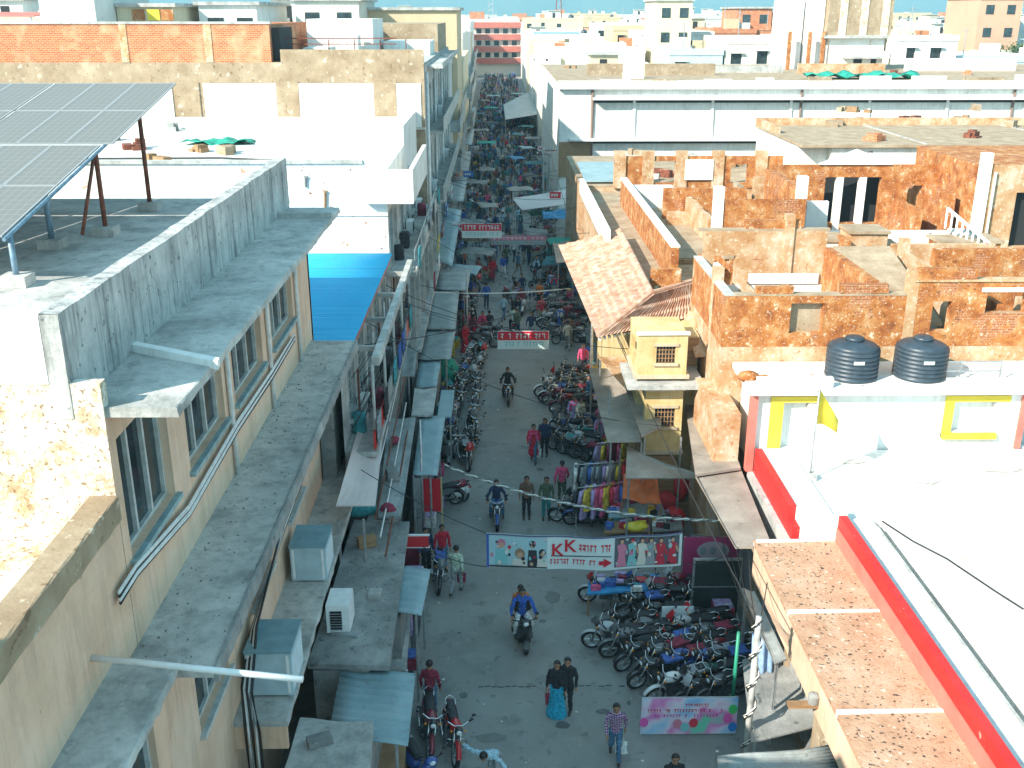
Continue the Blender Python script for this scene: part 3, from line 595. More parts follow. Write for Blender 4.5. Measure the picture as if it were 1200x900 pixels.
T.part('back_wall_band', MB().box(7.5, 12, 36.74, 36.795, 6.8, 7.5), white_stain)
T.part('back_wall_top', MB().box(7.3, 12.1, 36.8, 37.1, 9.5, 9.58), brown_roof)
T.part('cross_wall', MB().box(11.95, 12.2, 31.8, 36.8, 6.8, 8.9), rust)
T.part('sloping_slab', MB().prism([(12.3, 32.2, 7.4), (14.6, 32.2, 7.4), (14.4, 37, 8.9), (12.3, 37, 8.9)], (0, 0, -.14)), brown_roof)
T.part('pier', MB().box(14.7, 15.1, 31.6, 32.1, 6.8, 8.9), white_stain)
mb = MB(); facade(mb, 'S', 31.49, 13.2, 19.8, 6.8, 8.95, [(13.9, 14.5, 7.3, 8.3), (15.6, 16.9, 7.9, 8.6), (17.5, 18.6, 7.3, 8.5)], .3); T.part('front_wall', mb, rust)
T.part('wall_top', MB().box(13.2, 19.8, 31.44, 31.82, 8.95, 9.02), rust_pale)
T.part('lintel', MB().box(15.4, 17.1, 31.43, 31.6, 8.62, 8.75), white_stain)
T.part('inner_wall', MB().box(15.0, 15.25, 31.9, 37.5, 6.8, 8.6), rust_pale)
T.part('inner_wall', MB().box(15.25, 19.8, 35, 35.3, 6.8, 9.2), rust)
T.part('roof_floor', MB().box(7.5, 19.8, 31.8, 36.7, 6.8, 6.84), conc)
T.part('rubble_heap', MB().ell((7.75, 29.9, 6.35), .35, .3, .18).ell((8.2, 29.75, 6.33), .25, .2, .12), rust)

for (x0, x1, y0, y1, z0, z1, m_) in ((8.9, 9.1, 32, 36.7, 6.84, 7.7, rust_pale), (9.1, 11.9, 34.2, 34.4, 6.84, 7.5, rust), (16.2, 16.4, 31.9, 34.9, 6.84, 8.1, rust), (17.4, 19.7, 33, 33.2, 6.84, 8.0, rust_pale), (12.4, 14.9, 38.5, 38.75, 6.8, 8.3, rust), (15.5, 19.6, 39.5, 39.75, 6.8, 8.4, rust_pale), (8, 11.5, 40, 40.25, 6.8, 7.9, rust), (11.4, 11.6, 37.2, 42.5, 6.8, 8.2, rust_pale), (15.2, 15.4, 39.8, 42.8, 6.8, 8.0, rust)): T.part('broken_wall', MB().slab(x0, x1, y0, y1, z0, z1, 10, .05), m_)
for (x, y, z1) in ((7.35, 33.4, 9.0), (10.6, 36.9, 10.1), (13.2, 31.65, 9.3), (19.6, 31.65, 9.5), (15.1, 37.4, 9.1)): T.part('broken_pier', MB().box(x-.17, x+.17, y-.17, y+.17, 6.84, z1), rust_pale)
T.part('steps', MB().box(16.6, 17.2, 35.4, 36.0, 6.8, 7.2).box(16.6, 17.2, 36.0, 36.6, 6.8, 7.6).box(16.6, 17.2, 36.6, 37.2, 6.8, 8.0), white_stain)
T.part('white_patch', MB().box(9.2, 11.8, 36.70, 36.73, 7.55, 7.95), white)
T = Thing('rust_courtyard_house', 'rust orange house with pillared opening and stair balustrade behind the roofless one', 'house', (10, 43, 0))
T.part('lower_storey', MB().box(7.6, 30, 43.1, 57, 0, 7.0), rust_pale)
mb = MB(); facade(mb, 'S', 43.05, 9.2, 13.0, 7.0, 9.6, [(10.2, 10.9, 7.3, 8.3)], .3); T.part('front_wall', mb, rust)
T.part('corner_wall', MB().box(12.7, 13.0, 43.3, 49, 7.0, 10.0), rust)
mb = MB(); facade(mb, 'S', 49, 13.0, 24, 7.0, 10.2, [(15.6, 18.3, 7.4, 9.6), (19.6, 20.6, 7.5, 9.2)], .35); T.part('rear_wall', mb, rust)
for x in (16.3, 17.4): T.part('pillar', MB().box(x-.16, x+.16, 48.95, 49.27, 7.0, 9.6), white_stain)
T.part('painted_porch_shade', MB().box(15, 19, 50.5, 50.6, 7, 9.7), dark)  # near-black sheet stands in for the shade inside the pillared porch
T.part('pediment', MB().prism([(15.2, 48.9, 10.2), (18.7, 48.9, 10.2), (17, 48.9, 10.9)], (0, .3, 0)), white_stain)
T.part('terrace_edge', MB().box(12.9, 22, 45.5, 45.8, 7.0, 7.7), white_stain)
T.part('terrace_floor', MB().box(7.7, 30, 43.2, 56.9, 7.0, 7.05), brown_roof)
mb = MB(); facade(mb, 'S', 44.5, 21, 30, 7.0, 10.8, [(22.6, 23.9, 7.2, 9.6), (26, 27, 7.6, 9.2)], .35); T.part('tall_wall', mb, rust_pale)
T.part('tall_wall_core', MB().box(21, 30, 45.0, 52, 7.05, 10.7), rust)
T.part('dark_doorway', MB().box(22.5, 24, 44.86, 44.9, 7.1, 9.7), dark)
T.part('stair_flight', MB().prism([(19.2, 43.2, 8.3), (20.2, 43.2, 8.3), (21.0, 40.2, 7.2), (20.0, 40.2, 7.2)], (0, 0, -.3)), conc)
for k in range(10):
    u = k/9; T.part('baluster', MB().tube([(19.1+.85*u, 43.2-3*u, 8.3-1.1*u), (19.1+.85*u, 43.2-3*u, 9.1-1.1*u)], .05, 6), white_stain)
T.part('handrail', MB().tube([(19.1, 43.2, 9.15), (19.95, 40.2, 8.05)], .07, 6), white_stain)
T.part('pipe', MB().tube([(21.5, 44.4, 7), (21.5, 44.4, 10.5)], .06, 6), pipe_w)

for (x0, x1, y0, y1, z1, m_) in ((13.4, 13.6, 45.9, 48.9, 8.4, rust_pale), (14.2, 15.2, 46.9, 47.2, 8.8, white_stain), (18.9, 19.2, 45.9, 48.9, 8.6, rust), (8.4, 12.6, 52, 52.3, 8.6, rust), (9.5, 9.8, 46, 51.9, 8.2, rust_pale), (13.2, 20, 53, 53.3, 9.0, rust_pale), (20.3, 20.6, 46, 52, 9.3, rust)): T.part('broken_wall', MB().slab(x0, x1, y0, y1, 7.05, z1, 10, .06), m_)
for (x, y, z1) in ((9.3, 43.2, 10.1), (12.85, 43.4, 10.5), (21.1, 44.6, 11.3), (24.9, 44.6, 11.4), (29.8, 44.6, 11.2)): T.part('corner_pier', MB().box(x-.2, x+.2, y-.2, y+.2, 7.05, z1), white_stain)
T = Thing('rust_annex', 'long low rust plastered annex with brown flat roof behind the tiled roof', 'house', (5.6, 37.5, 0))
T.part('lower_storey', MB().box(5.2, 7.15, 37.6, 62, 0, 6.6), rust_pale)
T.part('roof', MB().box(4.9, 7.19, 37.5, 62, 6.6, 6.75), brown_roof)
T.part('side_wall', MB().box(6.9, 7.18, 40, 58, 6.75, 8.2), rust); T.part('wall_top', MB().box(6.85, 7.22, 40, 58, 8.2, 8.27), white_stain)
T.part('front_step', MB().box(6.0, 7.17, 39.2, 39.5, 6.75, 7.5), rust)
T.part('street_parapet', MB().box(4.9, 5.15, 46.5, 62, 6.75, 7.6), white_stain)
T = Thing('rust_rear_wall_house', 'rust and white piered house in front of the long white building', 'house', (7, 62, 0))
T.part('lower_storey', MB().box(5.0, 34, 62.2, 76, 0, 7.0), rust_pale)
mb = MB(); facade(mb, 'S', 62.1, 7.2, 18, 7, 8.9, [(9.2, 10.8, 7.3, 8.6), (14.0, 15.0, 7.3, 8.4)], .3); T.part('front_wall', mb, rust)
for x in (7.3, 9.0, 11.0, 13.2, 15.8): T.part('pier', MB().box(x-.35, x+.35, 62.0, 62.4, 7, 9.2), rust_pale)
T.part('roof', MB().box(5, 34, 62.3, 76, 7.0, 7.1), brown_roof)
T.part('white_wall', MB().box(11.2, 12.9, 61.95, 62.09, 7.5, 8.7), white)
T.part('white_room', MB().box(7.4, 9.6, 55, 57, 6.9, 8.0), white)
T.part('roof_sheet', MB().prism([(5.3, 63, 7.3), (9, 63, 7.3), (9, 70, 7.5), (5.3, 70, 7.5)], (0, 0, -.08)), tin)

# ---------------------------------------------------------------- tiled house with the two ochre bay windows
T = Thing('tiled_house', 'ochre house with clay tiled hip roof and bay windows over the street', 'house', (4.9, 34.5, 0))
T.part('body', MB().box(4.95, 7.1, 34.6, 49, 0, 6.2), ochre)
def rib(n): return lambda u, v: .085*abs(math.sin(u*math.pi*n))+.09*(1-((v*7) % 1))
E0 = Vector((3.48, 34.5, 6.2)); E1 = Vector((2.95, 49.2, 6.2)); R0 = Vector((5.62, 36.4, 7.25)); R1 = Vector((5.76, 48.0, 7.25))
for k in range(6):
    u0, u1 = k/6, (k+1)/6
    mb = MB(); mb.sheet(E0.lerp(E1, u0), E0.lerp(E1, u1-.002), R0.lerp(R1, u1-.002), R0.lerp(R1, u0), 60, 18, rib(12), .05); T.part('tile_bay', mb, tile_m)
H0 = Vector((7.6, 37.2, 6.2)); H1 = Vector((7.3, 37.9, 7.25))
for k in range(3):
    mb = MB(); mb.sheet(E0.lerp(H0, k/3), E0.lerp(H0, (k+1)/3-.003), R0.lerp(H1, (k+1)/3-.003), R0.lerp(H1, k/3), 40, 10, rib(9), .05); T.part('tile_bay', mb, tile_m)
T.part('ridge', MB().tube([E0+Vector((0, 0, .06)), R0+Vector((0, 0, .08)), R1+Vector((0, 0, .08))], .09, 8), tile_m)
T.part('ridge', MB().tube([R0+Vector((0, 0, .08)), H1+Vector((0, 0, .08))], .09, 8), tile_m)
for k in range(22):
    p = E0.lerp(H0, (k+.5)/22); T.part('rafter_end', MB().box(p.x-.04, p.x+.04, p.y-.02, p.y+.3, p.z-.13, p.z-.055), white_stain)
def bay(x0, x1, y0, y1, z0, z1, ww, nm):
    mb = MB(); facade(mb, 'S', y0, x0, x1, z0, z1, [ww], .14); facade(mb, 'W', x0, y0, y1, z0, z1, [(y0+.4, y1-.5, ww[2], ww[3])], .14); facade(mb, 'E', x1, y0, y1, z0, z1, [])
    mb.add([(x0, y0, z1), (x1, y0, z1), (x1, y1, z1), (x0, y1, z1)], [(0, 1, 2, 3)]); mb.add([(x0, y0, z0), (x1, y0, z0), (x1, y1, z0), (x0, y1, z0)], [(0, 1, 2, 3)])
    bo = T.part('bay_window', mb, ochre)
    wn = MB(); obox(wn, 'S', y0, ww[0]-.1, ww[1]+.1, ww[3], ww[3]+.1, -.05, .1); obox(wn, 'S', y0, ww[0]-.1, ww[1]+.1, ww[2]-.1, ww[2], -.07, .1)
    T.part('window_surround', wn, cream, parent=bo)
    pn = MB(); obox(pn, 'S', y0, ww[0], ww[1], ww[2], ww[3], .1, .12); T.part('pane', pn, glass, parent=bo)
    pn = MB()
    for k in range(7): u = ww[0]+(ww[1]-ww[0])*k/6; obox(pn, 'S', y0, u-.015, u+.015, ww[2], ww[3], .05, .09)
    for k in range(5): zz = ww[2]+(ww[3]-ww[2])*k/4; obox(pn, 'S', y0, ww[0], ww[1], zz-.015, zz+.015, .045, .05)
    T.part('grille', pn, wood, parent=bo)
    T.part('coping', MB().box(x0-.06, x1+.06, y0-.06, y0+.12, z1, z1+.09), white_stain, parent=bo); T.part('base_ledge', MB().box(x0-.1, x1+.1, y0-.1, y1, z0-.12, z0), cream, parent=bo)
bay(4.72, 6.4, 33.0, 35.2, 5.32, 6.75, (5.35, 6.0, 5.75, 6.35), 'upper')
bay(5.05, 6.35, 33.0, 35.2, 2.5, 4.75, (5.4, 6.1, 3.4, 4.1), 'lower')
T.part('middle_ledge', MB().box(4.35, 7.0, 32.5, 35, 4.95, 5.1), conc)
T.part('upper_recess', MB().box(4.96, 7.09, 34.55, 34.59, 5.1, 6.15), wood)
mb = MB(); facade(mb, 'S', 34.58, 4.95, 5.6, 0, 5.0, []); T.part('lower_wall', mb, ochre)
T.part('door', MB().box(5.3, 6.2, 32.97, 32.995, .1, 2.3), wood)
T.part('sloping_annex_roof', MB().prism([az(795, 367, 6.3), az(818, 362, 6.6), az(850, 412, 6.0), az(815, 416, 5.7)], (0, 0, -.1)), rust_pale)
T.part('annex_wall', MB().box(6.75, 7.55, 29.6, 33, 0, 5.2), rust_pale)
for (q, z, m_, nm) in (([(800, 452), (838, 452), (868, 548), (815, 556)], 3.6, tin_brown, 'grey_canopy'), ([(815, 557), (868, 549), (905, 640), (862, 640)], 3.45, tin_brown, 'grey_canopy')):
    pts = [az(a, b, z) for a, b in q]; T.part(nm, MB().prism(pts[::-1], (0, 0, -.08)), m_)

# ---------------------------------------------------------------- white block with brown roof, long white building, water tower
T = Thing('brown_roofed_white_block', 'white walled block with a brown gravelled flat roof behind the rust houses', 'building', (19, 60, 0))
T.part('wall', MB().box(18.8, 44, 58.5, 69, 0, 9.85), white_stain); T.part('roof', MB().box(17.0, 44.2, 58.2, 69.2, 9.85, 10.0), brown_roof)
T.part('parapet', MB().box(17.0, 44.2, 68.9, 69.2, 10.0, 10.45), rust_pale); T.part('parapet', MB().box(17.0, 17.3, 64, 68.9, 10.0, 10.4), rust_pale)
for x in (24, 33, 41): T.part('roof_joint', MB().box(x, x+.12, 58.3, 68.8, 10.0, 10.05), conc)
T.part('slanted_wall', MB().box(17.1, 18.79, 59.2, 69, 4, 9.84), white)
T = Thing('long_white_building', 'long white two storey building with dark shade lines painted under sunshades facing the camera', 'building', (5.5, 94, 0))
ops = [(26.3, 32, 3.6, 5.3), (16.5, 22, 3.2, 5.2)]
T.part('wall', MB().box(5.5, 75, 94, 130, 0, 10.9), white)
T.part('cornice', MB().box(5.3, 75.2, 93.5, 94, 10.6, 11.3), white)
for (z, x0) in ((9.7, 8.4), (6.15, 6.4)):
    T.part('sunshade', MB().box(x0, 75, 93.1, 94, z, z+.18), white); T.part('painted_shade_strip', MB().box(x0, 75, 93.9, 93.996, z-.28, z-.002), dark)  # near-black strip paints in the shade beneath each sunshade
for x in (8.4, 27, 46, 62): T.part('drain_pipe', MB().tube([(x, 93.9, 2), (x, 93.9, 10.5)], .12, 8), plain('brown_pipe', (.2, .13, .1), .7), True)
for (x0, x1) in ((28.2, 33.5), (40, 46), (52, 58)):
    T.part('window', MB().box(x0, x1, 93.92, 93.99, 3.2, 5.2), plain('grey_glass', (.3, .32, .33), .2)); T.part('lintel', MB().box(x0-.2, x1+.2, 93.7, 93.99, 5.2, 5.4), conc)  # even mid grey glass, paler than the other panes
T.part('corner_shop', MB().box(5.45, 8.3, 93.85, 93.99, 2.9, 6.0), wood)
T.part('air_vent', MB().box(30.5, 33.5, 93.9, 93.99, 7.6, 8.1), conc_dark)
T.part('roof', MB().box(5.5, 75, 94.3, 130, 10.9, 11.0), brown_roof)
mb = MB(); facade(mb, 'W', 5.48, 94, 130, 0, 10.9, [(97+4*i, 98.6+4*i, z, z+1.8) for i in range(8) for z in (4, 7.5)]); T.part('street_wall', mb, white_stain)
for (x0, x1, y0, z1, m_) in ((9, 22, 108, 12.1, tan), (22.5, 30, 112, 11.7, conc), (31, 40, 110, 12.0, rust_pale), (12, 14, 102, 12.4, white), (44, 56, 115, 12.3, white)): T.part('roof_wall', MB().box(x0, x1, y0, y0+.4, 11.0, z1), m_)
t1 = MB(); t1.sheet((29, 100, 11.02), (40, 100, 11.02), (40.5, 103, 11.02), (29.5, 103, 11.02), 20, 6, lambda u, v: .35+.3*math.sin(u*12)*math.sin(v*4)+.2*math.sin(u*31+v*3), .03)
tag(t1.build('green_tarpaulin', green_tarp, smooth=True), 'long crumpled green tarpaulin heaped on the brown roof by the concrete water tower', 'tarpaulin')
for k in range(14):
    x = 9+k*4.6; T.part('parapet_block', MB().box(x, x+random.uniform(1.5, 3.8), 93.6, 93.95, 11.3, 11.3+random.uniform(.12, .5)), (white_stain, tan, white)[k % 3])
for k in range(9): T.part('pilaster', MB().box(12+7*k, 12.25+7*k, 93.86, 93.995, 6.4, 9.6), white_stain)
T = Thing('concrete_water_tower', 'stained concrete overhead water tank on a white stair tower', 'water tower', (39, 118, 0))
T.part('stair_tower', MB().box(36.5, 42.5, 118, 126, 0, 14.3), white_stain)
T.part('canopy', MB().box(38, 43, 116.8, 118, 12.2, 12.4), conc)
T.part('doorway', MB().box(39.3, 40.2, 117.93, 117.99, 9.8, 12.1), dark); T.part('doorway', MB().box(41.2, 41.8, 117.93, 117.99, 10.2, 12.1), dark)
T.part('slab', MB().box(35.6, 43.2, 117.3, 126.5, 14.3, 14.6), conc)
m = MB(); m.box(36, 43, 117.8, 126, 14.6, 18.4); T.part('tank', m, tan)
for x in (37.6, 39.9, 42.2): T.part('tank_rib', MB().box(x-.4, x+.4, 117.72, 117.79, 14.6, 18.4), speckled)
for (x0, z1) in ((31.5, 18.2), (33.8, 18.8)): T.part('column_block', MB().box(x0, x0+2.1, 119, 124, 0, z1), white_stain)
for x in (31.8, 34, 35.5): T.part('column', MB().box(x, x+.35, 117.6, 118, 8, 15), rust)

# ------------------------------------------------------------------ houses further along the street and over the town
rnd = random.Random(11)
far_paint = {}
def fm(name, col, st=(.4, .33, .25)):
    return weather('town_'+name, [(.3, [c*.86 for c in col]), (.6, col), (.8, [min(.86, c*1.12) for c in col])], .35, streak=(st, .45), speck=[([c*.5 for c in col], 1.3, .68, .05, .5)], bump=.1)
TOWN = [('white', fm('white', (.78, .77, .73))), ('cream', fm('cream', (.7, .6, .42))), ('pale grey', fm('grey', (.55, .55, .53))), ('orange brick', brick_m),
        ('buff', fm('buff', (.6, .47, .3))), ('off white', fm('offwhite', (.74, .7, .62))), ('salmon', fm('salmon', (.66, .36, .24))), ('pale blue', fm('paleblue', (.5, .62, .66)))]
wt = [6, 4, 2, 2, 3, 5, 1, 1]
tank_far = [('black', tank_m), ('white', white_metal)]
def town_house(x0, x1, y0, y1, h, ci, feat, near, where):
    cn, m = TOWN[ci]; st = max(2, int(h/3.3))
    lab = f'{cn} {("two","three","four","five","six")[min(4, st-2)]} storey house {feat_txt[feat]} {where}'
    T = Thing('town_house', lab, 'house', ((x0+x1)/2, y0, 0), 'town houses '+where)
    sp = 3.2 if near else 4.5; ops = []; n = max(1, int((x1-x0-1)/sp))
    for s_ in range(1, st):
        z = h-3.3*(st-s_)+.9
        for k in range(n):
            u = x0+.8+sp*k+rnd.uniform(-.1, .3)
            if u+1.5 < x1-.4 and rnd.random() < .85: ops.append((u, u+rnd.choice((1.1, 1.4)), z, z+rnd.choice((1.3, 1.6))))
    mb = MB(); facade(mb, 'S', y0, x0, x1, 0, h, ops, .25)
    mb.add([(x0, y0, 0), (x0, y0, h), (x0, y1, h), (x0, y1, 0)], [(0, 1, 2, 3)]); mb.add([(x1, y0, 0), (x1, y0, h), (x1, y1, h), (x1, y1, 0)], [(0, 1, 2, 3)]); mb.add([(x0, y1, 0), (x1, y1, 0), (x1, y1, h), (x0, y1, h)], [(0, 1, 2, 3)])
    T.part('wall', mb, m)
    rf = T.part('roof', MB().box(x0+.2, x1-.2, y0+.2, y1-.2, h-.15, h), conc if ci % 2 else brown_roof)
    p = MB(); ph = rnd.uniform(.5, 1.0)
    p.box(x0-.08, x1+.08, y0-.1, y0+.2, h, h+ph); p.box(x0-.08, x0+.2, y0+.2, y1, h, h+ph); p.box(x1-.2, x1+.08, y0+.2, y1, h, h+ph); p.box(x0+.2, x1-.2, y1-.25, y1, h, h+ph)
    T.part('parapet', p, m)
    if near:
        for o_ in ops:
            g = MB(); obox(g, 'S', y0, o_[0], o_[1], o_[2], o_[3], .2, .24); wn = T.part('window', g, glass)
            g = MB(); obox(g, 'S', y0, o_[0]-.2, o_[1]+.2, o_[3]+.02, o_[3]+.14, -.45, .0); T.part('sunshade', g, m, parent=wn)
    elif ops:
        g = MB()
        for o_ in ops: obox(g, 'S', y0, o_[0], o_[1], o_[2], o_[3], .2, .24)
        tag(T.part('windows', g, glass), kind='stuff')
    T.part('floor_band', MB().box(x0-.05, x1+.05, y0-.16, y0-.003, h-3.35, h-3.15), TOWN[rnd.choice((0, 5, 2))][1])
    if feat == 1:
        a = x0+(x1-x0)*rnd.uniform(.1, .5); T.part('stair_room', MB().box(a, a+3.5, y0+2, y0+6, h, h+2.5), TOWN[rnd.choice((0, 0, 1, 5))][1]); T.part('stair_room_slab', MB().box(a-.3, a+3.8, y0+1.6, y0+6.3, h+2.5, h+2.7), conc)
        T.part('stair_door', MB().box(a+1.2, a+2.1, y0+1.95, y0+1.995, h, h+2), dark)
    if feat == 2:
        a = x0+(x1-x0)*rnd.uniform(.1, .6); T.part('brick_room', MB().box(a, a+4.5, y0+3, y0+8, h, h+2.7), brick_m)
    if feat == 3:
        T.part('sheet_roof', MB().prism([(x0+.5, y0+1, h+2.2), (x0+(x1-x0)*.6, y0+1, h+2.2), (x0+(x1-x0)*.6, y0+6, h+2.5), (x0+.5, y0+6, h+2.5)], (0, 0, -.08)), tin if ci % 2 else pink_red)
        for k in (0, 1): T.part('sheet_post', MB().box(x0+.6+k*((x1-x0)*.6-1), x0+.75+k*((x1-x0)*.6-1), y0+1.1, y0+1.25, h, h+2.15), steel)
    if feat == 4:
        T.part('antenna_mast', MB().tube([(x0+2, y0+2, h), (x0+2, y0+2, h+4.2)], .06, 5).tube([(x0+1.4, y0+2, h+3.8), (x0+2.6, y0+2, h+3.8)], .03, 4), steel)
    for _ in range(rnd.randint(2, 5)):
        a = rnd.uniform(x0+.6, x1-1.8); b = y0+rnd.uniform(.6, 8); T.part('roof_box', MB().box(a, a+rnd.uniform(.6, 2.2), b, b+1.5, h, h+rnd.uniform(.7, 2.2)), TOWN[rnd.choice((0, 0, 1, 4, 5, 5, 3, 2))][1])
    if rnd.random() < .5: a = rnd.uniform(x0+1, x1-1); T.part('pipe_mast', MB().tube([(a, y0+1, h), (a, y0+1, h+rnd.uniform(1.5, 3.2))], .05, 4), steel)
    if feat in (0, 1) and y0 < 430:
        tc, tm = tank_far[rnd.random() < .35]; r_ = rnd.uniform(.6, .85)
        tx, ty = x1-2-rnd.random()*2, y0+2.2
        t = thing('water_tank', f'{tc} water tank on {cn} house {where}', 'water tank', (tx, ty, h), 0, 'water tanks on town roofs '+where)
        MB().lathe([(0, 0), (r_, 0), (r_, 1.1), (r_*.7, 1.35), (r_*.3, 1.45), (0, 1.45)], seg=14).build('body', tm, t, True); MB().lathe([(0, 1.44), (r_*.32, 1.44), (r_*.32, 1.55), (0, 1.56)], seg=12).build('lid', tm, t, True)
feat_txt = ['with parapet', 'with stair room', 'with brick room', 'with sheet shelter', 'with antenna mast']
def rowfill(y, xa, xb, where, near, hl, hh, wl=9, wh=17, feats=(0, 1, 1, 2, 3, 4)):
    x = xa
    while x < xb-3:
        wd = min(rnd.uniform(wl, wh), xb-x); h = rnd.uniform(hl, hh)
        town_house(x, x+wd-.3, y+rnd.uniform(0, 3), y+rnd.uniform(15, 20), h, rnd.choices(range(8), wt)[0], rnd.choice(feats), near, where); x += wd
# left street front beyond the brick topped building, and right street front beyond the long white one
y = 88.5; i = 0
for (d, h, ci, x1) in ((16, 12.6, 2, -4.2), (20, 14.2, 0, -4.6), (22, 11.5, 1, -4.0), (26, 13.5, 5, -4.8), (30, 13.0, 0, -5.0), (32, 12.2, 4, -5.5), (40, 14, 0, -6)):
    town_house(x1-16, x1, y, y+d-.5, h, ci, (0, 1, 3, 0, 4, 1, 0)[i], True, 'on the shaded side of the street')
    T = Thing('street_balcony', ('narrow grey', 'long grey', 'weathered grey', 'plain grey', 'far grey', 'farther grey', 'farthest grey')[i]+' concrete balcony strip projecting over the shaded market street', 'balcony', (x1, y, 3.9), 'balconies over the shaded side of the street')
    for z in (4.0, 7.4): T.part('slab', MB().box(x1+.002, x1+1.0, y+.5, y+d-1, z, z+.15), conc); T.part('rail', MB().box(x1+.93, x1+.99, y+.5, y+d-1, z+.15, z+1.0), tin_grey)
    y += d; i += 1
y = 131; i = 0
for (d, h, ci, x0) in ((22, 9.5, 5, 5.6), (20, 11.5, 0, 6.0), (24, 9.0, 0, 5.8), (30, 11, 1, 6.2), (34, 12.0, 0, 6.4), (40, 11, 5, 6.5)):
    town_house(x0, x0+15, y, y+d-.5, h, ci, (1, 0, 0, 3, 0, 1)[i], True, 'on the sunny side of the street'); y += d; i += 1
# the red and white house that closes the street
T = Thing('red_banded_house', 'red and white banded four storey house closing the far end of the street', 'house', (-1, 305, 0))
T.part('wall', MB().box(-7, 6.5, 305, 318, 0, 14.4), TOWN[5][1])
for z in (3.2, 6.4, 9.6, 12.8): T.part('red_band', MB().box(-7.1, 6.6, 303.6, 304.99, z, z+1.5), plain('red_band', (.5, .14, .1), .7, noise=.4))
for z in (4.9, 8.1, 11.3):
    for k in range(5): T.part('window', MB().box(-6+2.5*k, -4.6+2.5*k, 304.93, 304.99, z, z+1.3), glass)
T = Thing('white_corner_house', 'tall narrow white house with small dark windows near the street end', 'house', (-9, 290, 0))
T.part('wall', MB().box(-14, -7.4, 288, 300, 0, 15), TOWN[0][1])
for z in (4, 8, 11.5):
    for x in (-12.5, -9.6): T.part('window', MB().box(x, x+1.4, 287.93, 287.99, z, z+1.6), glass)
T.part('parapet', MB().box(-14.1, -7.3, 287.8, 288.3, 15, 15.8), TOWN[0][1])
# rows over the town
rowfill(90, -62, -21, 'behind the brick topped building', True, 11.5, 15.2, 6, 11)
rowfill(112, -70, -21.5, 'on the left side of the town', True, 11.5, 15.8, 7, 12)
rowfill(136, 22, 86, 'behind the long white building', True, 10.2, 13.6, 6, 11)
rowfill(160, -95, -22, 'on the left side of the town', True, 11.5, 15.6, 7, 13)
rowfill(165, 22, 105, 'beyond the concrete water tower', True, 10.5, 14.4, 6, 12)
rowfill(205, -120, -22, 'on the left side of the town', True, 11.5, 15.8, 7, 12)
rowfill(205, 22, 128, 'beyond the concrete water tower', True, 10.5, 14.8, 8, 14)
for yy in (255, 330, 420, 540, 700): rowfill(yy, -.56*yy, -24 if yy < 320 else -8 if yy < 330 else 0, 'on the far edge of the town', False, 11.5, 16.2, 7+yy/70, 12+yy/45)
for yy in (255, 330, 420, 540, 700): rowfill(yy, 23 if yy < 320 else 8 if yy < 340 else 0, .6*yy, 'on the far edge of the town', False, 10.5, 15.8, 7+yy/70, 12+yy/45)
def far_block(px0, px1, ptop, Y, m, label, wn=True):
    a = ay(px0, ptop, Y); b = ay(px1, ptop, Y); T = Thing('town_block', label, 'building', (a.x, Y, 0))
    T.part('wall', MB().box(a.x, b.x, Y, Y+12, 0, a.z), m); T.part('roof_slab', MB().box(a.x-.3, b.x+.3, Y-.3, Y+12.3, a.z, a.z+.25), conc)
    if wn:
        n = max(2, int((b.x-a.x)/3))
        for k in range(n):
            for z in (a.z-2.2, a.z-5.4): u = a.x+(b.x-a.x)*(k+.3)/n; T.part('window', MB().box(u, u+1.2, Y-.06, Y-.005, z, z+1.3), glass)
    return T
far_block(43, 108, -14, 76, TOWN[0][1], 'plain white rooftop block rising above the brick wall', False)
T = far_block(136, 202, 8, 80, TOWN[1][1], 'cream rooftop room with three square orange and yellow openings', False)
for (px, c) in ((154, 'rust panel'), (172, 'yellow panel'), (188, 'rust panel')): a = ay(px, 11, 79.9); T.part('opening', MB().box(a.x, a.x+.9, 79.85, 79.99, a.z-.75, a.z), rust if c[0] == 'r' else yellow_paint)
far_block(232, 300, 6, 84, TOWN[0][1], 'white rooftop block with a row of small dark windows')
far_block(345, 420, 1, 92, TOWN[5][1], 'off white stair tower on the roofs beside the brick storey')
far_block(420, 535, 12, 98, TOWN[4][1], 'buff plastered upper storey near the street on the roofs', False)
far_block(770, 812, 1, 150, TOWN[1][1], 'cream block with a deep shaded roof terrace on the skyline')
far_block(865, 905, 10, 170, TOWN[3][1], 'orange brick block on the skyline beside the water tower')
far_block(1150, 1200, -2, 160, TOWN[6][1], 'salmon block rising at the edge of the skyline')
T = Thing('white_dome_tower', 'small white domed shrine tower on the skyline', 'tower', (88, 200, 0)); a = ay(1131, 14, 200)
T.part('shaft', MB().box(a.x-2, a.x+2, 198, 202, 0, 16), TOWN[0][1]); T.part('dome', MB().lathe([(1.7, 16), (1.9, 17), (1.5, 18.3), (.7, 19.1), (.12, 19.4), (.1, 20.2), (0, 20.2)], (a.x, 200, 0), seg=16), TOWN[0][1], True)
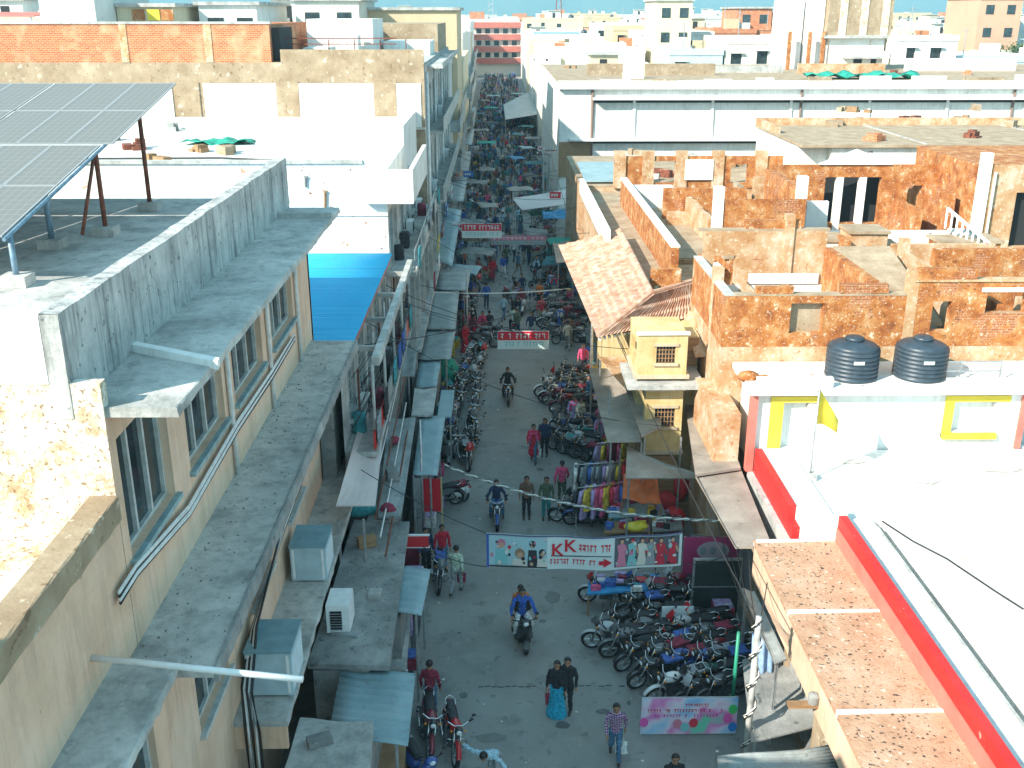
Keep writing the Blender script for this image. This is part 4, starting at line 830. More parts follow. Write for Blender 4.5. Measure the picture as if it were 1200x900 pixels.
# phone masts on the skyline
for (px, Y, lb) in ((575, 420, 'lattice telephone mast on the skyline above the street end'), (655, 380, 'lattice telephone mast on the skyline beside the sunny houses')):
    a = ay(px, -6, Y); T = Thing('telephone_mast', lb, 'mast', (a.x, Y, 0))
    for (dx, dy) in ((-1, -1), (1, -1), (1, 1), (-1, 1)): T.part('leg', MB().tube([(a.x+dx*1.4, Y+dy*1.4, 8), (a.x+dx*.5, Y+dy*.5, a.z+3)], .14, 5), steel_rust if px > 600 else steel)
    for k in range(8):
        z = 9+k*(a.z-7)/8; s = 1.4-.9*k/8; T.part('bracing', MB().tube([(a.x-s, Y-s, z), (a.x+s, Y-s, z+1.2)], .08, 4).tube([(a.x+s, Y-s, z), (a.x-s, Y-s, z+1.2)], .08, 4), steel)
    for k in range(3): T.part('antenna', MB().box(a.x-1.3+k*1.1, a.x-.9+k*1.1, Y-1.6, Y-1.4, a.z-.2, a.z+2), white_metal)
# trees at the edge of the town
def tree(x, y, h, r, label):
    T = thing('tree', label, 'tree', (x, y, 0), 0, 'trees between the far houses'); m = MB(); m.tube([(0, 0, 0), (.1, .1, h*.4), (-.1, 0, h*.75)], .35, 7, .12)
    for k in range(5): a = k*1.26; m.tube([(0, 0, h*.42), (r*.6*math.cos(a), r*.6*math.sin(a), h*.7)], .14, 5, .05)
    m.build('trunk', bark, T); c = MB(); rr = random.Random(int(x*10))
    cl = [(rr.gauss(0, r*.45), rr.gauss(0, r*.45), h*.72+rr.gauss(0, h*.12)) for _ in range(26)]
    for q in cl:
        for _ in range(70):
            p = Vector(q)+Vector((rr.gauss(0, .6), rr.gauss(0, .6), rr.gauss(0, .45))); s = rr.uniform(.12, .26); d = Vector((rr.gauss(0, 1), rr.gauss(0, 1), rr.gauss(0, 1))).normalized(); e = d.orthogonal().normalized()*s
            c.add([p-d*s, p+e*.6, p+d*s, p-e*.6], [(0, 1, 2, 3)])
    c.build('crown', leaf, T)
for (px, Y, h, r, lb) in ((1190, 150, 14.5, 4, 'leafy dark green tree between houses near the salmon block'), (890, 280, 15, 5, 'green tree between far houses near the orange brick block'), (835, 240, 14, 4, 'green tree beside the cream skyline block')):
    p = ay(px, 40, Y); tree(p.x, Y, h, r, lb)
# far hills behind the town: a long uneven ridge
g = MB(); NX, NY = 120, 10; vs = []; fs = []
for j in range(NY+1):
    for i in range(NX+1):
        x = -3200+6400*i/NX; t = j/NY; env = math.sin(math.pi*min(1, t*1.0))**.8 if 0 < t < 1 else 0
        ht = 88+22*math.sin(i*.21+.8)+13*math.sin(i*.57+2)+7*math.sin(i*1.31+j)+5*math.sin(i*2.3+j*1.7)
        vs.append((x, 3300+900*t+60*math.sin(i*.8), -2+max(0, ht)*env))
fs = [(j*(NX+1)+i, j*(NX+1)+i+1, (j+1)*(NX+1)+i+1, (j+1)*(NX+1)+i) for j in range(NY) for i in range(NX)]
struct('far_hills', g.add(vs, fs), weather('far_hills', [(.35, (.035, .06, .045)), (.65, (.09, .1, .07))], .012, bump=0))
# the air: thin haze over the whole town
hz_m = bpy.data.materials.new('haze_air'); hz_m.use_nodes = True; ht_ = hz_m.node_tree; ht_.nodes.clear(); ho = ht_.nodes.new('ShaderNodeOutputMaterial'); hv = ht_.nodes.new('ShaderNodeVolumePrincipled')
hv.inputs['Color'].default_value = (.42, .8, .95, 1); hv.inputs['Density'].default_value = HAZE; hv.inputs['Anisotropy'].default_value = 0; ht_.links.new(hv.outputs[0], ho.inputs['Volume'])
tag(MB().box(-3400, 3400, -60, 4400, -5, 150).build('haze', hz_m), 'thin bluish air over the far end of the town', 'haze', kind='stuff')

# ------------------------------------------------------------------ street furniture: stalls, canopies, banners, poles
def quad(q, z): 
    zs = z if isinstance(z, (list, tuple)) else [z]*4
    return [az(a, b, zz) for (a, b), zz in zip(q, zs)]
def stall(name, label, cat, q, z, mat, wall=None, posts=True, th=.04, corr=0, group=None, body=None, goods=None):
    """roof quad in photo pixels: far-left, far-right, near-right, near-left"""
    P = quad(q, z); c = sum(P, Vector())/4; T = Thing(name, label, cat, (c.x, c.y, 0), group)
    mb = MB()
    if corr: mb.sheet(P[3], P[2], P[1], P[0], 4, corr*4, lambda u, v: .03*math.sin(v*math.pi*2*corr)+.03*math.sin(u*7+c.x)-.05*math.sin(math.pi*u), th*.4)
    else: mb.sheet(P[3], P[2], P[1], P[0], 6, 6, lambda u, v: .035*math.sin(u*6+c.y)*math.sin(v*5)-.06*math.sin(math.pi*u)*math.sin(math.pi*v)*(th < .05), th)
    T.part('roof', mb, mat, bool(corr))
    x0 = min(p.x for p in P)+.12; x1 = max(p.x for p in P)-.25; y0 = min(p.y for p in P)+.1; y1 = max(p.y for p in P)-.1; zz = min(p.z for p in P)-.07
    if posts:
        for a in (x0, x1):
            for b in (y0, y1): T.part('post', MB().tube([(a, b, 0), (a, b, zz)], .035, 6), steel)
    if body:
        s = body; T.part('back_wall', MB().box(x0, x0+(x1-x0)*s, y0, y1, 0, zz-.12), wall or conc_dark)
    if goods:
        rr = random.Random(int(c.y*10)); k = 0; y = y0+.1
        T.part('counter', MB().box(x1-.75, x1-.05, y0+.05, y1-.05, 0, .8), wood)
    return T
L_ = 'left'
stall('tin_roofed_stall', 'shop stall with wide blue grey tin roof beside the parked red motorcycle', 'stall', [(400, 780), (487, 788), (478, 873), (385, 860)], 2.75, tin, body=.55, corr=9, goods=1)
stall('concrete_kiosk', 'low concrete kiosk roof in front of the ledge end beam', 'kiosk', [(352, 842), (437, 846), (432, 910), (330, 910)], 3.05, conc, body=.9, th=.3, posts=False)
stall('concrete_shop', 'shop with long stained concrete roof below the white air conditioner', 'shop', [(415, 610), (480, 612), (456, 780), (360, 778)], 2.95, conc_dark, body=.85, th=.14, posts=False)
stall('tin_roofed_stall', 'shop stall with small spotted blue grey tin roof behind the man in pale green', 'stall', [(463, 660), (505, 666), (494, 720), (451, 713)], 2.7, tin, body=.4, corr=7)
stall('slab_counter', 'narrow pale concrete slab counter between two blue tin roofs', 'counter', [(462, 715), (481, 718), (476, 785), (455, 783)], 1.3, conc, body=.8, th=.1, posts=False)
T = Thing('drink_crate', 'red plastic crate on the shelf beside the narrow slab counter', 'crate', az(447, 770, 1.2)); p = T.base
T.part('box', MB().box(p.x-.2, p.x+.2, p.y-.3, p.y+.3, 1.2, 1.5), paint('crate red', (.5, .03, .05))); T.part('shelf', MB().box(p.x-.25, p.x+.22, p.y-.5, p.y+1.5, 0, 1.19), wood)
stall('pink_canvas_canopy', 'long pinkish canvas canopy with white edge below the blue roofed house', 'canopy', [(423, 491), (451, 490), (440, 592), (394, 592)], [4.7, 4.3, 4.3, 4.7], canvas_pink, posts=True)
stall('grey_shop_roof', 'grey sheet shop roof between the pink canvas canopy and the red board', 'shop', [(455, 490), (487, 490), (470, 604), (443, 604)], 3.2, tin_grey, body=.8, posts=False, th=.1)
T = stall('tin_roofed_stall', 'shop stall with long blue tin roof and pale edge above the red board', 'stall', [(493, 487), (522, 486), (513, 556), (484, 555)], 2.8, tin, body=.4, corr=7)
a = az(492, 556, 2.3); T2 = Thing('red_board', 'plain red rectangular board hanging at the end of the blue tin roof', 'board', (a.x+.3, a.y-.4, 1.1))
T2.part('panel', MB().box(a.x, a.x+.72, a.y-.5, a.y-.44, 1.15, 2.35), paint('board red', (.62, .015, .03), .5)); T2.part('frame', MB().box(a.x-.05, a.x-.005, a.y-.52, a.y-.42, 0, 2.4).box(a.x+.725, a.x+.77, a.y-.52, a.y-.42, 0, 2.4), ochre)
a = az(468, 630, 2.6); T2 = Thing('shop_sign', 'small red sign with white lettering above the shop entrance', 'sign', (a.x+.4, a.y, 2.2))
T2.part('panel', MB().box(a.x, a.x+.85, a.y-.03, a.y+.03, 2.3, 2.65), paint('sign red', (.6, .03, .04), .5)); T2.part('border', MB().box(a.x-.03, a.x+.88, a.y-.02, a.y+.05, 2.65, 2.69).box(a.x-.03, a.x+.88, a.y-.02, a.y+.05, 2.26, 2.3), white_metal)
T2.part('bracket', MB().box(a.x-.4, a.x-.04, a.y-.02, a.y+.02, 2.4, 2.46), steel)
left_rows = [([(503, 340), (538, 341), (534, 385), (497, 384)], 2.9, tin_grey, 'grey sheet stall roof beside the women in red'),
             ([(497, 386), (534, 387), (528, 420), (490, 420)], 2.8, tin_grey, 'grey ribbed sheet stall roof beside the dark parked motorcycles'),
             ([(492, 422), (517, 421), (512, 452), (487, 453)], 2.7, tin, 'blue grey sheet stall roof behind the green bundle'),
             ([(486, 455), (512, 455), (507, 486), (482, 486)], 2.9, conc, 'weathered concrete stall roof beside the pale upright strip'),
             ([(508, 240), (541, 246), (530, 312), (503, 300)], 3.2, tin, 'long blue tin stall roof beside the crowded part of the street'),
             ([(517, 312), (552, 314), (548, 340), (510, 338)], 2.9, tin_grey, 'patched pale sheet stall roof near the person in red and blue'),
             ([(520, 205), (548, 207), (543, 236), (510, 234)], 3.2, tin_grey, 'pale sheet canopy beside the far crowd'),
             ([(526, 175), (552, 177), (549, 200), (518, 198)], 3.3, conc, 'stained concrete canopy beside the far crowd'),
             ([(533, 150), (556, 151), (553, 170), (527, 169)], 3.4, tin_grey, 'narrow sheet canopy beyond the balcony house'),
             ([(538, 125), (558, 126), (556, 144), (533, 143)], 3.6, tin, 'small blue tin canopy far along the market street')]
for q, z, m_, lb in left_rows: stall('market_stall', lb, 'stall', q, z, m_, body=.6, corr=5 if m_ is not conc else 0, th=.08)
a = az(520, 487, 2.3); b = az(520, 456, 2.3); T2 = Thing('pale_board', 'pale blue upright board strip on the stall front above parked motorcycles', 'board', (a.x, a.y, 0)); T2.part('panel', MB().box(a.x-.25, a.x+.3, a.y, b.y, 2.2, 2.26), tin); T2.part('post', MB().tube([(a.x+.25, a.y+.05, 0), (a.x+.25, a.y+.05, 2.19)], .03, 6).tube([(a.x+.25, b.y-.05, 0), (a.x+.25, b.y-.05, 2.19)], .03, 6), steel)
a = az(525, 453, 0); g = MB(); g.ell((a.x, a.y, .75), .55, .5, .75, 14, 10); g.box(a.x-.4, a.x+.4, a.y-.35, a.y+.35, 0, .3); tag(g.build('green_bundle', green_tarp, smooth=True), 'green covered bundle standing by the row of parked motorcycles', 'bundle')
# first-floor details of the left fronts: pipes, rails, clutter sheets
for (q, z, m_, lb) in (([(432, 410), (470, 408), (452, 487), (425, 487)], 4.35, conc_dark, 'dark weathered concrete roof strip between railings of the blue roofed house'),
                       ([(478, 395), (490, 395), (486, 440), (470, 440)], 3.6, tin_grey, 'narrow ribbed sheet roof beside the concrete roof strip'),
                       ([(445, 365), (472, 362), (465, 400), (434, 404)], 4.9, tin_grey, 'grey sheet lean-to under the blue roof edge')):
    stall('lean_to_roof', lb, 'roof', q, z, m_, posts=True, th=.06)

# right hand canopies
for (q, z, m_, lb) in (([(700, 418), (735, 417), (768, 452), (735, 456)], 4.2, rust_pale, 'pale sunlit canopy below the clay tiled eaves'),
                       ([(690, 432), (730, 430), (752, 517), (712, 518)], 3.3, tin_brown, 'brown sheet canopy over the shoppers in lavender'),
                       ([(735, 522), (782, 545), (845, 560), (733, 560)], 2.9, tin_brown, 'sagging brown sheet canopy behind the orange tarpaulin'),
                       ([(725, 430), (770, 428), (775, 500), (752, 512)], 3.7, tin_brown, 'brown sheet canopy in front of the ochre bay window')):
    stall('street_canopy', lb, 'canopy', q, z, m_, posts=True)
for (q, z, m_, lb) in (([(600, 232), (668, 222), (672, 238), (612, 246)], 3.0, canvas_pink, 'sunlit pale canvas canopy over the crowded street'),
                                              ([(590, 122), (640, 98), (644, 132), (592, 140)], 3.2, tin_grey, 'wide grey sloping canopy far along the sunny side'),
                       ([(648, 285), (668, 282), (676, 305), (652, 308)], 3.0, tin_brown, 'small brown canopy under the tiled eaves')):
    stall('street_canopy', lb, 'canopy', q, z, m_, posts=True)
a = az(650, 252, 2.6); tag(MB().sheet((a.x-.9, a.y-.8, 2.5), (a.x+.9, a.y-.8, 2.5), (a.x+.9, a.y+.8, 2.8), (a.x-.9, a.y+.8, 2.8), 8, 6, lambda u, v: .1*math.sin(u*6)*math.sin(v*5), .03).build('blue_tarpaulin', blue_tarp), 'bright blue tarpaulin strung beside the far canopy posts', 'tarpaulin')
for dx in (-.8, .8): pass

# poles with cables
def pole(px, py, h, r, mat, label, arms=0, z0=0):
    a = az(px, py, z0); T = Thing('utility_pole', label, 'pole', a); T.part('shaft', MB().tube([a, (a.x, a.y, h)], r, 10, r*.8), mat, True)
    for k in range(arms): T.part('cross_arm', MB().box(a.x-.55, a.x+.55, a.y-.04, a.y+.04, h-.4-k*.5, h-.32-k*.5), steel_rust); [T.part('insulator', MB().lathe([(0, 0), (.05, 0), (.06, .06), (.03, .12), (0, .13)], (a.x+s*.5, a.y, h-.32-k*.5), seg=8), white_metal) for s in (-1, 1)]
    return T, a
greenp = paint('green pole', (.02, .26, .16), .5)
T, GP = pole(857, 838, 2.5, .055, greenp, 'short green painted post among the parked motorcycles', 0)
T.part('pale_band', MB().lathe([(.095, 0), (.095, .5), (.09, .5)], (GP.x, GP.y, .1), seg=12), conc)
T, UP1 = pole(872, 905, 4.3, .085, conc, 'thick weathered utility pole wound with cables beside the balloon banner', 0)
for k in range(4): T.part('cable_coil', MB().tube([(UP1.x+.13*math.cos(t*1.3+k), UP1.y+.13*math.sin(t*1.3+k), .4+t*.17+k*.1) for t in range(22)], .018, 5), wire_m if k % 2 else rope_m, True)
T, UP2 = pole(692, 452, 5.4, .07, steel, 'pale steel utility pole in front of the tiled eaves', 0)
T, UP3 = pole(643, 262, 6.5, .1, conc_dark, 'dark utility pole beside the blue tarpaulin', 1)
T, UP3b = pole(636, 264, 6.3, .1, conc_dark, 'dark utility pole in the far crowd beside another pole', 1)
T, UP4 = pole(497, 640, 4.6, .045, steel, 'thin steel post at the shop front beside the red board', 0)
T, UP5 = pole(548, 405, 4.2, .06, conc, 'pale post behind the women in red', 0)
def sag(a, b, s, n=16): return [Vector(a).lerp(Vector(b), i/n)-Vector((0, 0, s*4*(i/n)*(1-i/n))) for i in range(n+1)]
cab = [((-4.1, 30, 7.4), (UP2.x, UP2.y, 5.3), .5, 'black cable strung from the blue roofed house to the steel pole'),
       ((UP2.x, UP2.y, 5.3), (4.9, 34, 4.8), .1, 'short black cable between the steel pole and the tiled house'),
       ((UP2.x, UP2.y, 5.3), (UP1.x, UP1.y, 4.2), .5, 'long black cable running between the two utility poles over the market'),
       ((UP2.x, UP2.y, 5.25), (UP3.x, UP3.y, 6.2), .5, 'long black cable running from the steel pole to the far dark pole')]
for a, b, s, lb in cab: tag(MB().tube(sag(a, b, s), .018, 5).build('overhead_cable', wire_m, smooth=True), lb, 'cable')
pb = [(az(500, 342, 4.2), az(668, 338, 4.6), .15, 'straight pale rope tied across the street above the people in red')]
for a, b, s, lb in pb: tag(MB().tube(sag(a, b, s), .03, 5).build('street_rope', rope_m, smooth=True), lb, 'rope')
# twisted pale rope that crosses the street in front of the standing men
pts = sag(az(521, 545, 2.9), az(870, 610, 3.1), .55, 60)
T = Thing('twisted_rope', 'pale twisted rope slung across the street above the standing men', 'rope', pts[0])
T.part('strand', MB().tube([p+Vector((0, .03*math.sin(i*1.9), .03*math.cos(i*1.9))) for i, p in enumerate(pts)], .028, 5), rope_m, True)
T.part('strand', MB().tube([p-Vector((0, .03*math.sin(i*1.9), .03*math.cos(i*1.9))) for i, p in enumerate(pts)], .026, 5), conc_dark, True)

# ------------------------------------------------------------------ banners
def flat(T, name, pts, y, mat, parent=None, th=.004):  # flat print shape: (x,z) polygon just in front of plane y
    return T.part(name, MB().prism([(x, y, z) for x, z in pts], (0, th, 0)), mat, parent=parent)
def rect(x0, x1, z0, z1): return [(x0, z0), (x1, z0), (x1, z1), (x0, z1)]
def text_part(T, s, x, z, h, y, mat, shear=0, parent=None):
    cu = bpy.data.curves.new('lettering', 'FONT'); cu.body = s; cu.size = h*1.4; cu.extrude = .002; cu.shear = shear; cu.offset = h*.025
    o = bpy.data.objects.new('lettering_tmp', cu); COL.objects.link(o); dg = bpy.context.evaluated_depsgraph_get()
    me = bpy.data.meshes.new_from_object(o.evaluated_get(dg)); bpy.data.objects.remove(o); me.materials.clear(); me.materials.append(mat)
    t = link('lettering', me, parent or T.o); t.rotation_euler = (R(90), 0, 0); t.location = (x-T.base.x, y-T.base.y, z-T.base.z); return t
pr = random.Random(5)
def scribble(T, x0, x1, z0, z1, y, mat, n):      # unreadable small lettering: blocky strokes with a head line
    m = MB(); wd = (x1-x0)/n
    for k in range(n):
        a = x0+wd*k+wd*.1; b = a+wd*pr.uniform(.55, .85); q = pr.random()
        if q < .12: continue
        m.prism([(a, y, z1-(z1-z0)*.22), (b, y, z1-(z1-z0)*.22), (b, y, z1), (a, y, z1)], (0, .004, 0))
        c = a+(b-a)*pr.uniform(.2, .7); m.prism([(c, y, z0), (c+wd*.2, y, z0), (c+wd*.2, y, z1-(z1-z0)*.22), (c, y, z1-(z1-z0)*.22)], (0, .004, 0))
        if q > .5: m.prism([(a, y, z0+(z1-z0)*.25), (c, y, z0+(z1-z0)*.25), (c, y, z0+(z1-z0)*.5), (a, y, z0+(z1-z0)*.5)], (0, .004, 0))
    T.part('small_lettering', m, mat)
BY = 25.6
p0 = ay(570, 625, BY); p1 = ay(800, 629, BY); q0 = ay(570, 664, BY); x0, x1 = p0.x, p1.x; zt, zb = p0.z, q0.z; bw, bh = x1-x0, zt-zb
T = Thing('street_banner', 'long printed street banner with red K K lettering and fashion figures', 'banner', ((x0+x1)/2, BY, zb))
pale = paint('banner white', (.62, .72, .72), .55); pblue = paint('banner pale blue', (.36, .55, .6), .55); bred = paint('banner red', (.6, .02, .04), .5)
pblk = paint('print black', (.03, .03, .035), .6); pskin = paint('print skin', (.55, .33, .22), .6)
T.part('sheet', MB().sheet((x0, BY, zb), (x1, BY, zb-.02), (x1, BY, zt-.03), (x0, BY, zt), 24, 2, lambda u, v: 0, .012), pale)
def bx(u): return x0+bw*u
def bz(v): return zb+bh*v
y1 = BY-.018
for (ua, ub, mm_) in ((.012, .31, pblue), (.655, .985, paint('print dark', (.1, .11, .13), .6))): T.part('print_panel', MB().sheet((bx(ua), y1+.002, bz(.06)), (bx(ub), y1+.002, bz(.06)), (bx(ub), y1+.002, bz(.93)), (bx(ua), y1+.002, bz(.93)), 10, 2, lambda u, v: 0, .003), mm_)
T.part('border', MB().sheet((bx(0), y1-.004, bz(.95)), (bx(1), y1-.004, bz(.95)), (bx(1), y1-.004, bz(1)), (bx(0), y1-.004, bz(1)), 24, 1, lambda u, v: 0, .003), paint('banner dark edge', (.1, .12, .22), .6)); flat(T, 'border', rect(bx(.0), bx(.012), bz(0), bz(1)), y1-.006, paint('banner blue edge', (.04, .1, .4), .6))
flat(T, 'border', rect(bx(.012), bx(.31), bz(.02), bz(.06)), y1-.003, pblk)
def blob(cx, cz, rx, rz, n=12, ph=0): return [(cx+rx*math.cos(2*math.pi*k/n+ph), cz+rz*math.sin(2*math.pi*k/n+ph)) for k in range(n)]
cols = [paint('print rose', (.6, .2, .3), .6), paint('print teal', (.2, .5, .52), .6), paint('print crimson', (.55, .03, .06), .6), paint('print cream', (.66, .62, .55), .6), paint('print grey', (.3, .33, .35), .6)]
def figure(u, s, c, k):      # small printed fashion figure: dress, head, hair, arms
    cx = bx(u); y = y1-.006
    flat(T, 'print_figure', [(cx-.13*s, bz(.08)), (cx+.13*s, bz(.08)), (cx+.08*s, bz(.45)), (cx+.11*s, bz(.7)), (cx+.03*s, bz(.74)), (cx-.03*s, bz(.74)), (cx-.11*s, bz(.7)), (cx-.07*s, bz(.45))], y, c)
    flat(T, 'print_figure', [(cx+.1*s, bz(.7)), (cx+.17*s, bz(.45)), (cx+.13*s, bz(.42)), (cx+.07*s, bz(.62))], y-.005, pskin if k % 2 else c)
    flat(T, 'print_figure', blob(cx, bz(.83), .065*s, bh*.085), y-.005, pblk); flat(T, 'print_figure', blob(cx+.008, bz(.81), .045*s, bh*.06), y-.01, pskin)
for k, u in enumerate((.69, .745, .795, .84, .89, .95)): figure(u, 1.15, [cols[0], cols[1], cols[3], cols[4], cols[2], cols[2]][k], k)
for k, (u, v, r) in enumerate(((.075, .72, .17), (.17, .45, .2), (.235, .75, .13), (.285, .5, .14))):
    cx = bx(u)
    flat(T, 'print_figure', [(cx-r*1.1, bz(.07)), (cx+r*1.1, bz(.07)), (cx+r*.9, bz(v-.18)), (cx-r*.9, bz(v-.18))], y1-.005-.0007*k, [cols[1], cols[3], pblk, cols[3]][k])
    flat(T, 'print_figure', blob(cx, bz(v), r*.72, r*.8), y1-.01, [cols[0], paint('print hair', (.3, .2, .12), .6), pblk, pblk][k]); flat(T, 'print_figure', blob(cx+.01, bz(v-.06), r*.46, r*.52), y1-.015, pskin)
text_part(T, 'K', bx(.33), bz(.4), bh*.36, y1-.008, bred); text_part(T, 'K', bx(.395), bz(.53), bh*.36, y1-.008, bred)
scribble(T, bx(.47), bx(.64), bz(.55), bz(.76), y1-.006, bred, 9); flat(T, 'underline', rect(bx(.33), bx(.64), bz(.385), bz(.41)), y1-.004, pblk)
scribble(T, bx(.325), bx(.575), bz(.14), bz(.3), y1-.006, bred, 15)
flat(T, 'arrow', [(bx(.575), bz(.16)), (bx(.6), bz(.16)), (bx(.6), bz(.08)), (bx(.643), bz(.22)), (bx(.6), bz(.36)), (bx(.6), bz(.28)), (bx(.575), bz(.28))], y1-.006, bred)
for k in range(60):      # small scattered print spots of the photographs on the sheet
    u = pr.uniform(.02, .3) if k % 2 else pr.uniform(.66, .98); v = pr.uniform(.1, .9); s_ = pr.uniform(.02, .06); flat(T, 'print_spot', blob(bx(u), bz(v), s_, s_*pr.uniform(.6, 1.6), 6, pr.random()), y1-.0165-.0004*k, pr.choice(cols+[pblk, pskin, pale, pblue]))
for c_ in list(T.o.children):      # the sheet sags between its ropes and bellies a little
    for v_ in c_.data.vertices:
        P_ = c_.matrix_basis @ v_.co; u = (P_.x+T.base.x-x0)/bw; dz = -.1*4*u*(1-u)+.015*math.sin(u*19); dy = .035*math.sin(u*8)+.02*math.sin(u*17+P_.z*2)
        v_.co += (c_.matrix_basis.to_3x3().inverted() @ Vector((0, dy, dz)))
for a, b in (((x0, BY, zt), (-3.9, 26.3, 4.9)), ((x1, BY, zt-.03), (7.3, 25.4, 3.3)), ((x1, BY, zb), (6.9, 25.6, 2.7)), ((x0, BY, zb), (-2.2, 26, 2.6))): T.part('tie_rope', MB().tube(sag(a, b, .12), .012, 5), wire_m)
# pink banner, black hoarding and white board by the motorcycles
p = ay(802, 630, 27.6); q = ay(862, 692, 27.6); T = Thing('pink_banner', 'pink banner printed with pale portraits above the black hoarding', 'banner', (p.x, 27.6, q.z))
zq = max(q.z, .15)
T.part('sheet', MB().box(p.x, q.x, 27.6, 27.63, zq, p.z), paint('banner magenta', (.5, .05, .18), .55)); flat(T, 'print_patch', blob((p.x+q.x)/2+.05, p.z-.45, .5, .32, 14), 27.58, paint('print mauve', (.52, .42, .5), .6))
for k in (-1, 0, 1): flat(T, 'print_portrait', blob((p.x+q.x)/2+.05+k*.3, p.z-.45, .1, .14), 27.575, cols[4])
T.part('support_post', MB().tube([(p.x+.03, 27.66, 0), (p.x+.03, 27.66, p.z)], .035, 6).tube([(q.x-.03, 27.66, 0), (q.x-.03, 27.66, p.z)], .035, 6), steel)
p = ay(815, 657, 26.2); q = ay(863, 718, 26.2); zq = max(q.z, .1); T = Thing('black_hoarding', 'dark framed hoarding panel beside the pink banner', 'board', (p.x, 26.2, 0))
T.part('panel', MB().box(p.x, q.x, 26.2, 26.26, zq, p.z), plain('hoarding_black', (.025, .035, .035), .5)); zm = (zq+p.z)/2
T.part('frame', MB().box(p.x-.05, p.x, 26.17, 26.28, 0, p.z+.05).box(q.x, q.x+.05, 26.17, 26.28, 0, p.z+.05).box(p.x, q.x, 26.17, 26.28, p.z, p.z+.05).box(p.x, q.x, 26.17, 26.195, zm, zm+.03), steel)
p = ay(776, 711, 25.2); q = ay(811, 738, 25.2); T = Thing('white_board', 'small white board with a dark mark among the parked motorcycles', 'board', (p.x, 25.2, 0)); zq = max(q.z, .2)
T.part('panel', MB().box(p.x, q.x, 25.2, 25.23, zq, p.z), paint('board white', (.62, .72, .75), .5)); flat(T, 'print_mark', [(p.x+.62, zq+.1), (p.x+.68, zq+.1), (p.x+.74, zq+.38), (p.x+.7, zq+.42)], 25.19, pblk)
T.part('leg', MB().box(p.x, p.x+.04, 25.24, 25.28, 0, zq+.1).box(q.x-.04, q.x, 25.24, 25.28, 0, zq+.1), steel)
# balloon banner
p = ay(752, 829, 21.0); q = ay(861, 869, 21.0); zq = max(q.z, .05); zt = p.z+(zq-q.z); T = Thing('balloon_banner', 'colourful low banner printed with balloons and pink lettering by the utility pole', 'banner', (p.x, 21.0, 0))
def rainbow():
    m = bpy.data.materials.new('rainbow_print'); m.use_nodes = True; t = m.node_tree; L = t.links.new; b = t.nodes['Principled BSDF']
    g = nn(t, 'ShaderNodeTexCoord'); no = nn(t, 'ShaderNodeTexNoise'); no.inputs['Scale'].default_value = 1.1; L(g.outputs['Object'], no.inputs['Vector'])
    cr = nn(t, 'ShaderNodeValToRGB'); el = cr.color_ramp.elements; cs = [(.3, (.1, .3, .65)), (.42, (.35, .55, .75)), (.5, (.66, .6, .72)), (.58, (.65, .2, .5)), (.68, (.15, .55, .4))]
    while len(el) < 5: el.new(.5)
    for e, (a, c) in zip(el, cs): e.position = a; e.color = c4(c)
    L(no.outputs[0], cr.inputs[0]); L(cr.outputs[0], b.inputs['Base Color']); b.inputs['Roughness'].default_value = .5; return m
T.part('sheet', MB().box(p.x, q.x, 21.0, 21.02, zq, zt), rainbow()); hh = zt-zq; ww = q.x-p.x
scribble(T, p.x+.45*ww, p.x+.7*ww, zq+.78*hh, zq+.86*hh, 20.985, bred, 9); scribble(T, p.x+.06*ww, p.x+.85*ww, zq+.62*hh, zq+.71*hh, 20.985, bred, 26); scribble(T, p.x+.1*ww, p.x+.8*ww, zq+.48*hh, zq+.56*hh, 20.985, paint('print magenta', (.55, .05, .3), .6), 22)
for k, (u, v, c) in enumerate(((.38, .3, cols[0]), (.55, .32, cols[2]), (.46, .2, cols[1]), (.9, .45, paint('print pink', (.7, .1, .4), .6)), (.95, .7, paint('print green', (.05, .5, .12), .6)), (.96, .2, paint('print blue', (.02, .2, .6), .6)), (.03, .35, paint('print pink', (.7, .1, .4), .6)))):
    flat(T, 'print_balloon', blob(p.x+u*ww, zq+v*hh, .11, .14), 20.984-.001*k, c)
T.part('frame', MB().box(p.x, q.x, 21.025, 21.05, zt-.03, zt+.02).box(p.x, p.x+.04, 21.025, 21.05, 0, zt-.03).box(q.x-.04, q.x, 21.025, 21.05, 0, zt-.03).box(p.x+.04, q.x-.04, 21.025, 21.05, zq, zq+.03), steel)
# two banners further up the street
def small_banner(px0, py0, px1, py1, Y, zlift, top, low_, label):
    a = ay(px0, py0, Y); b = ay(px1, py1, Y); T = Thing('street_banner', label, 'banner', (a.x, Y, b.z)); h_ = a.z-b.z
    T.part('sheet', MB().box(a.x, b.x, Y, Y+.02, b.z, a.z), low_); T.part('top_print', MB().box(a.x+.02, b.x-.02, Y-.012, Y-.004, b.z+h_*.5, a.z-.02), top)
    scribble(T, a.x+.15, b.x-.15, b.z+h_*.58, a.z-.12, Y-.018, pale, 12); scribble(T, a.x+.2, b.x-.2, b.z+h_*.15, b.z+h_*.4, Y-.006, cols[1], 14)
    T.part('tie_rope', MB().tube(sag((a.x, Y, a.z), (-4.4, Y+.3, a.z+1.2), .1), .012, 5), wire_m); T.part('tie_rope', MB().tube(sag((b.x, Y, a.z), (5.0, Y+.3, a.z+1), .1), .012, 5), wire_m)
small_banner(583, 388, 643, 409, 45.5, 0, bred, pale, 'red and white street banner hung low behind the dark rider')
small_banner(541, 262, 588, 279, 66, 0, cols[2], pale, 'pale street banner with a red strip in the crowded part of the street')
small_banner(575, 276, 640, 287, 68, 0, cols[0], cols[4], 'pinkish street banner hung over the crowded part of the street')

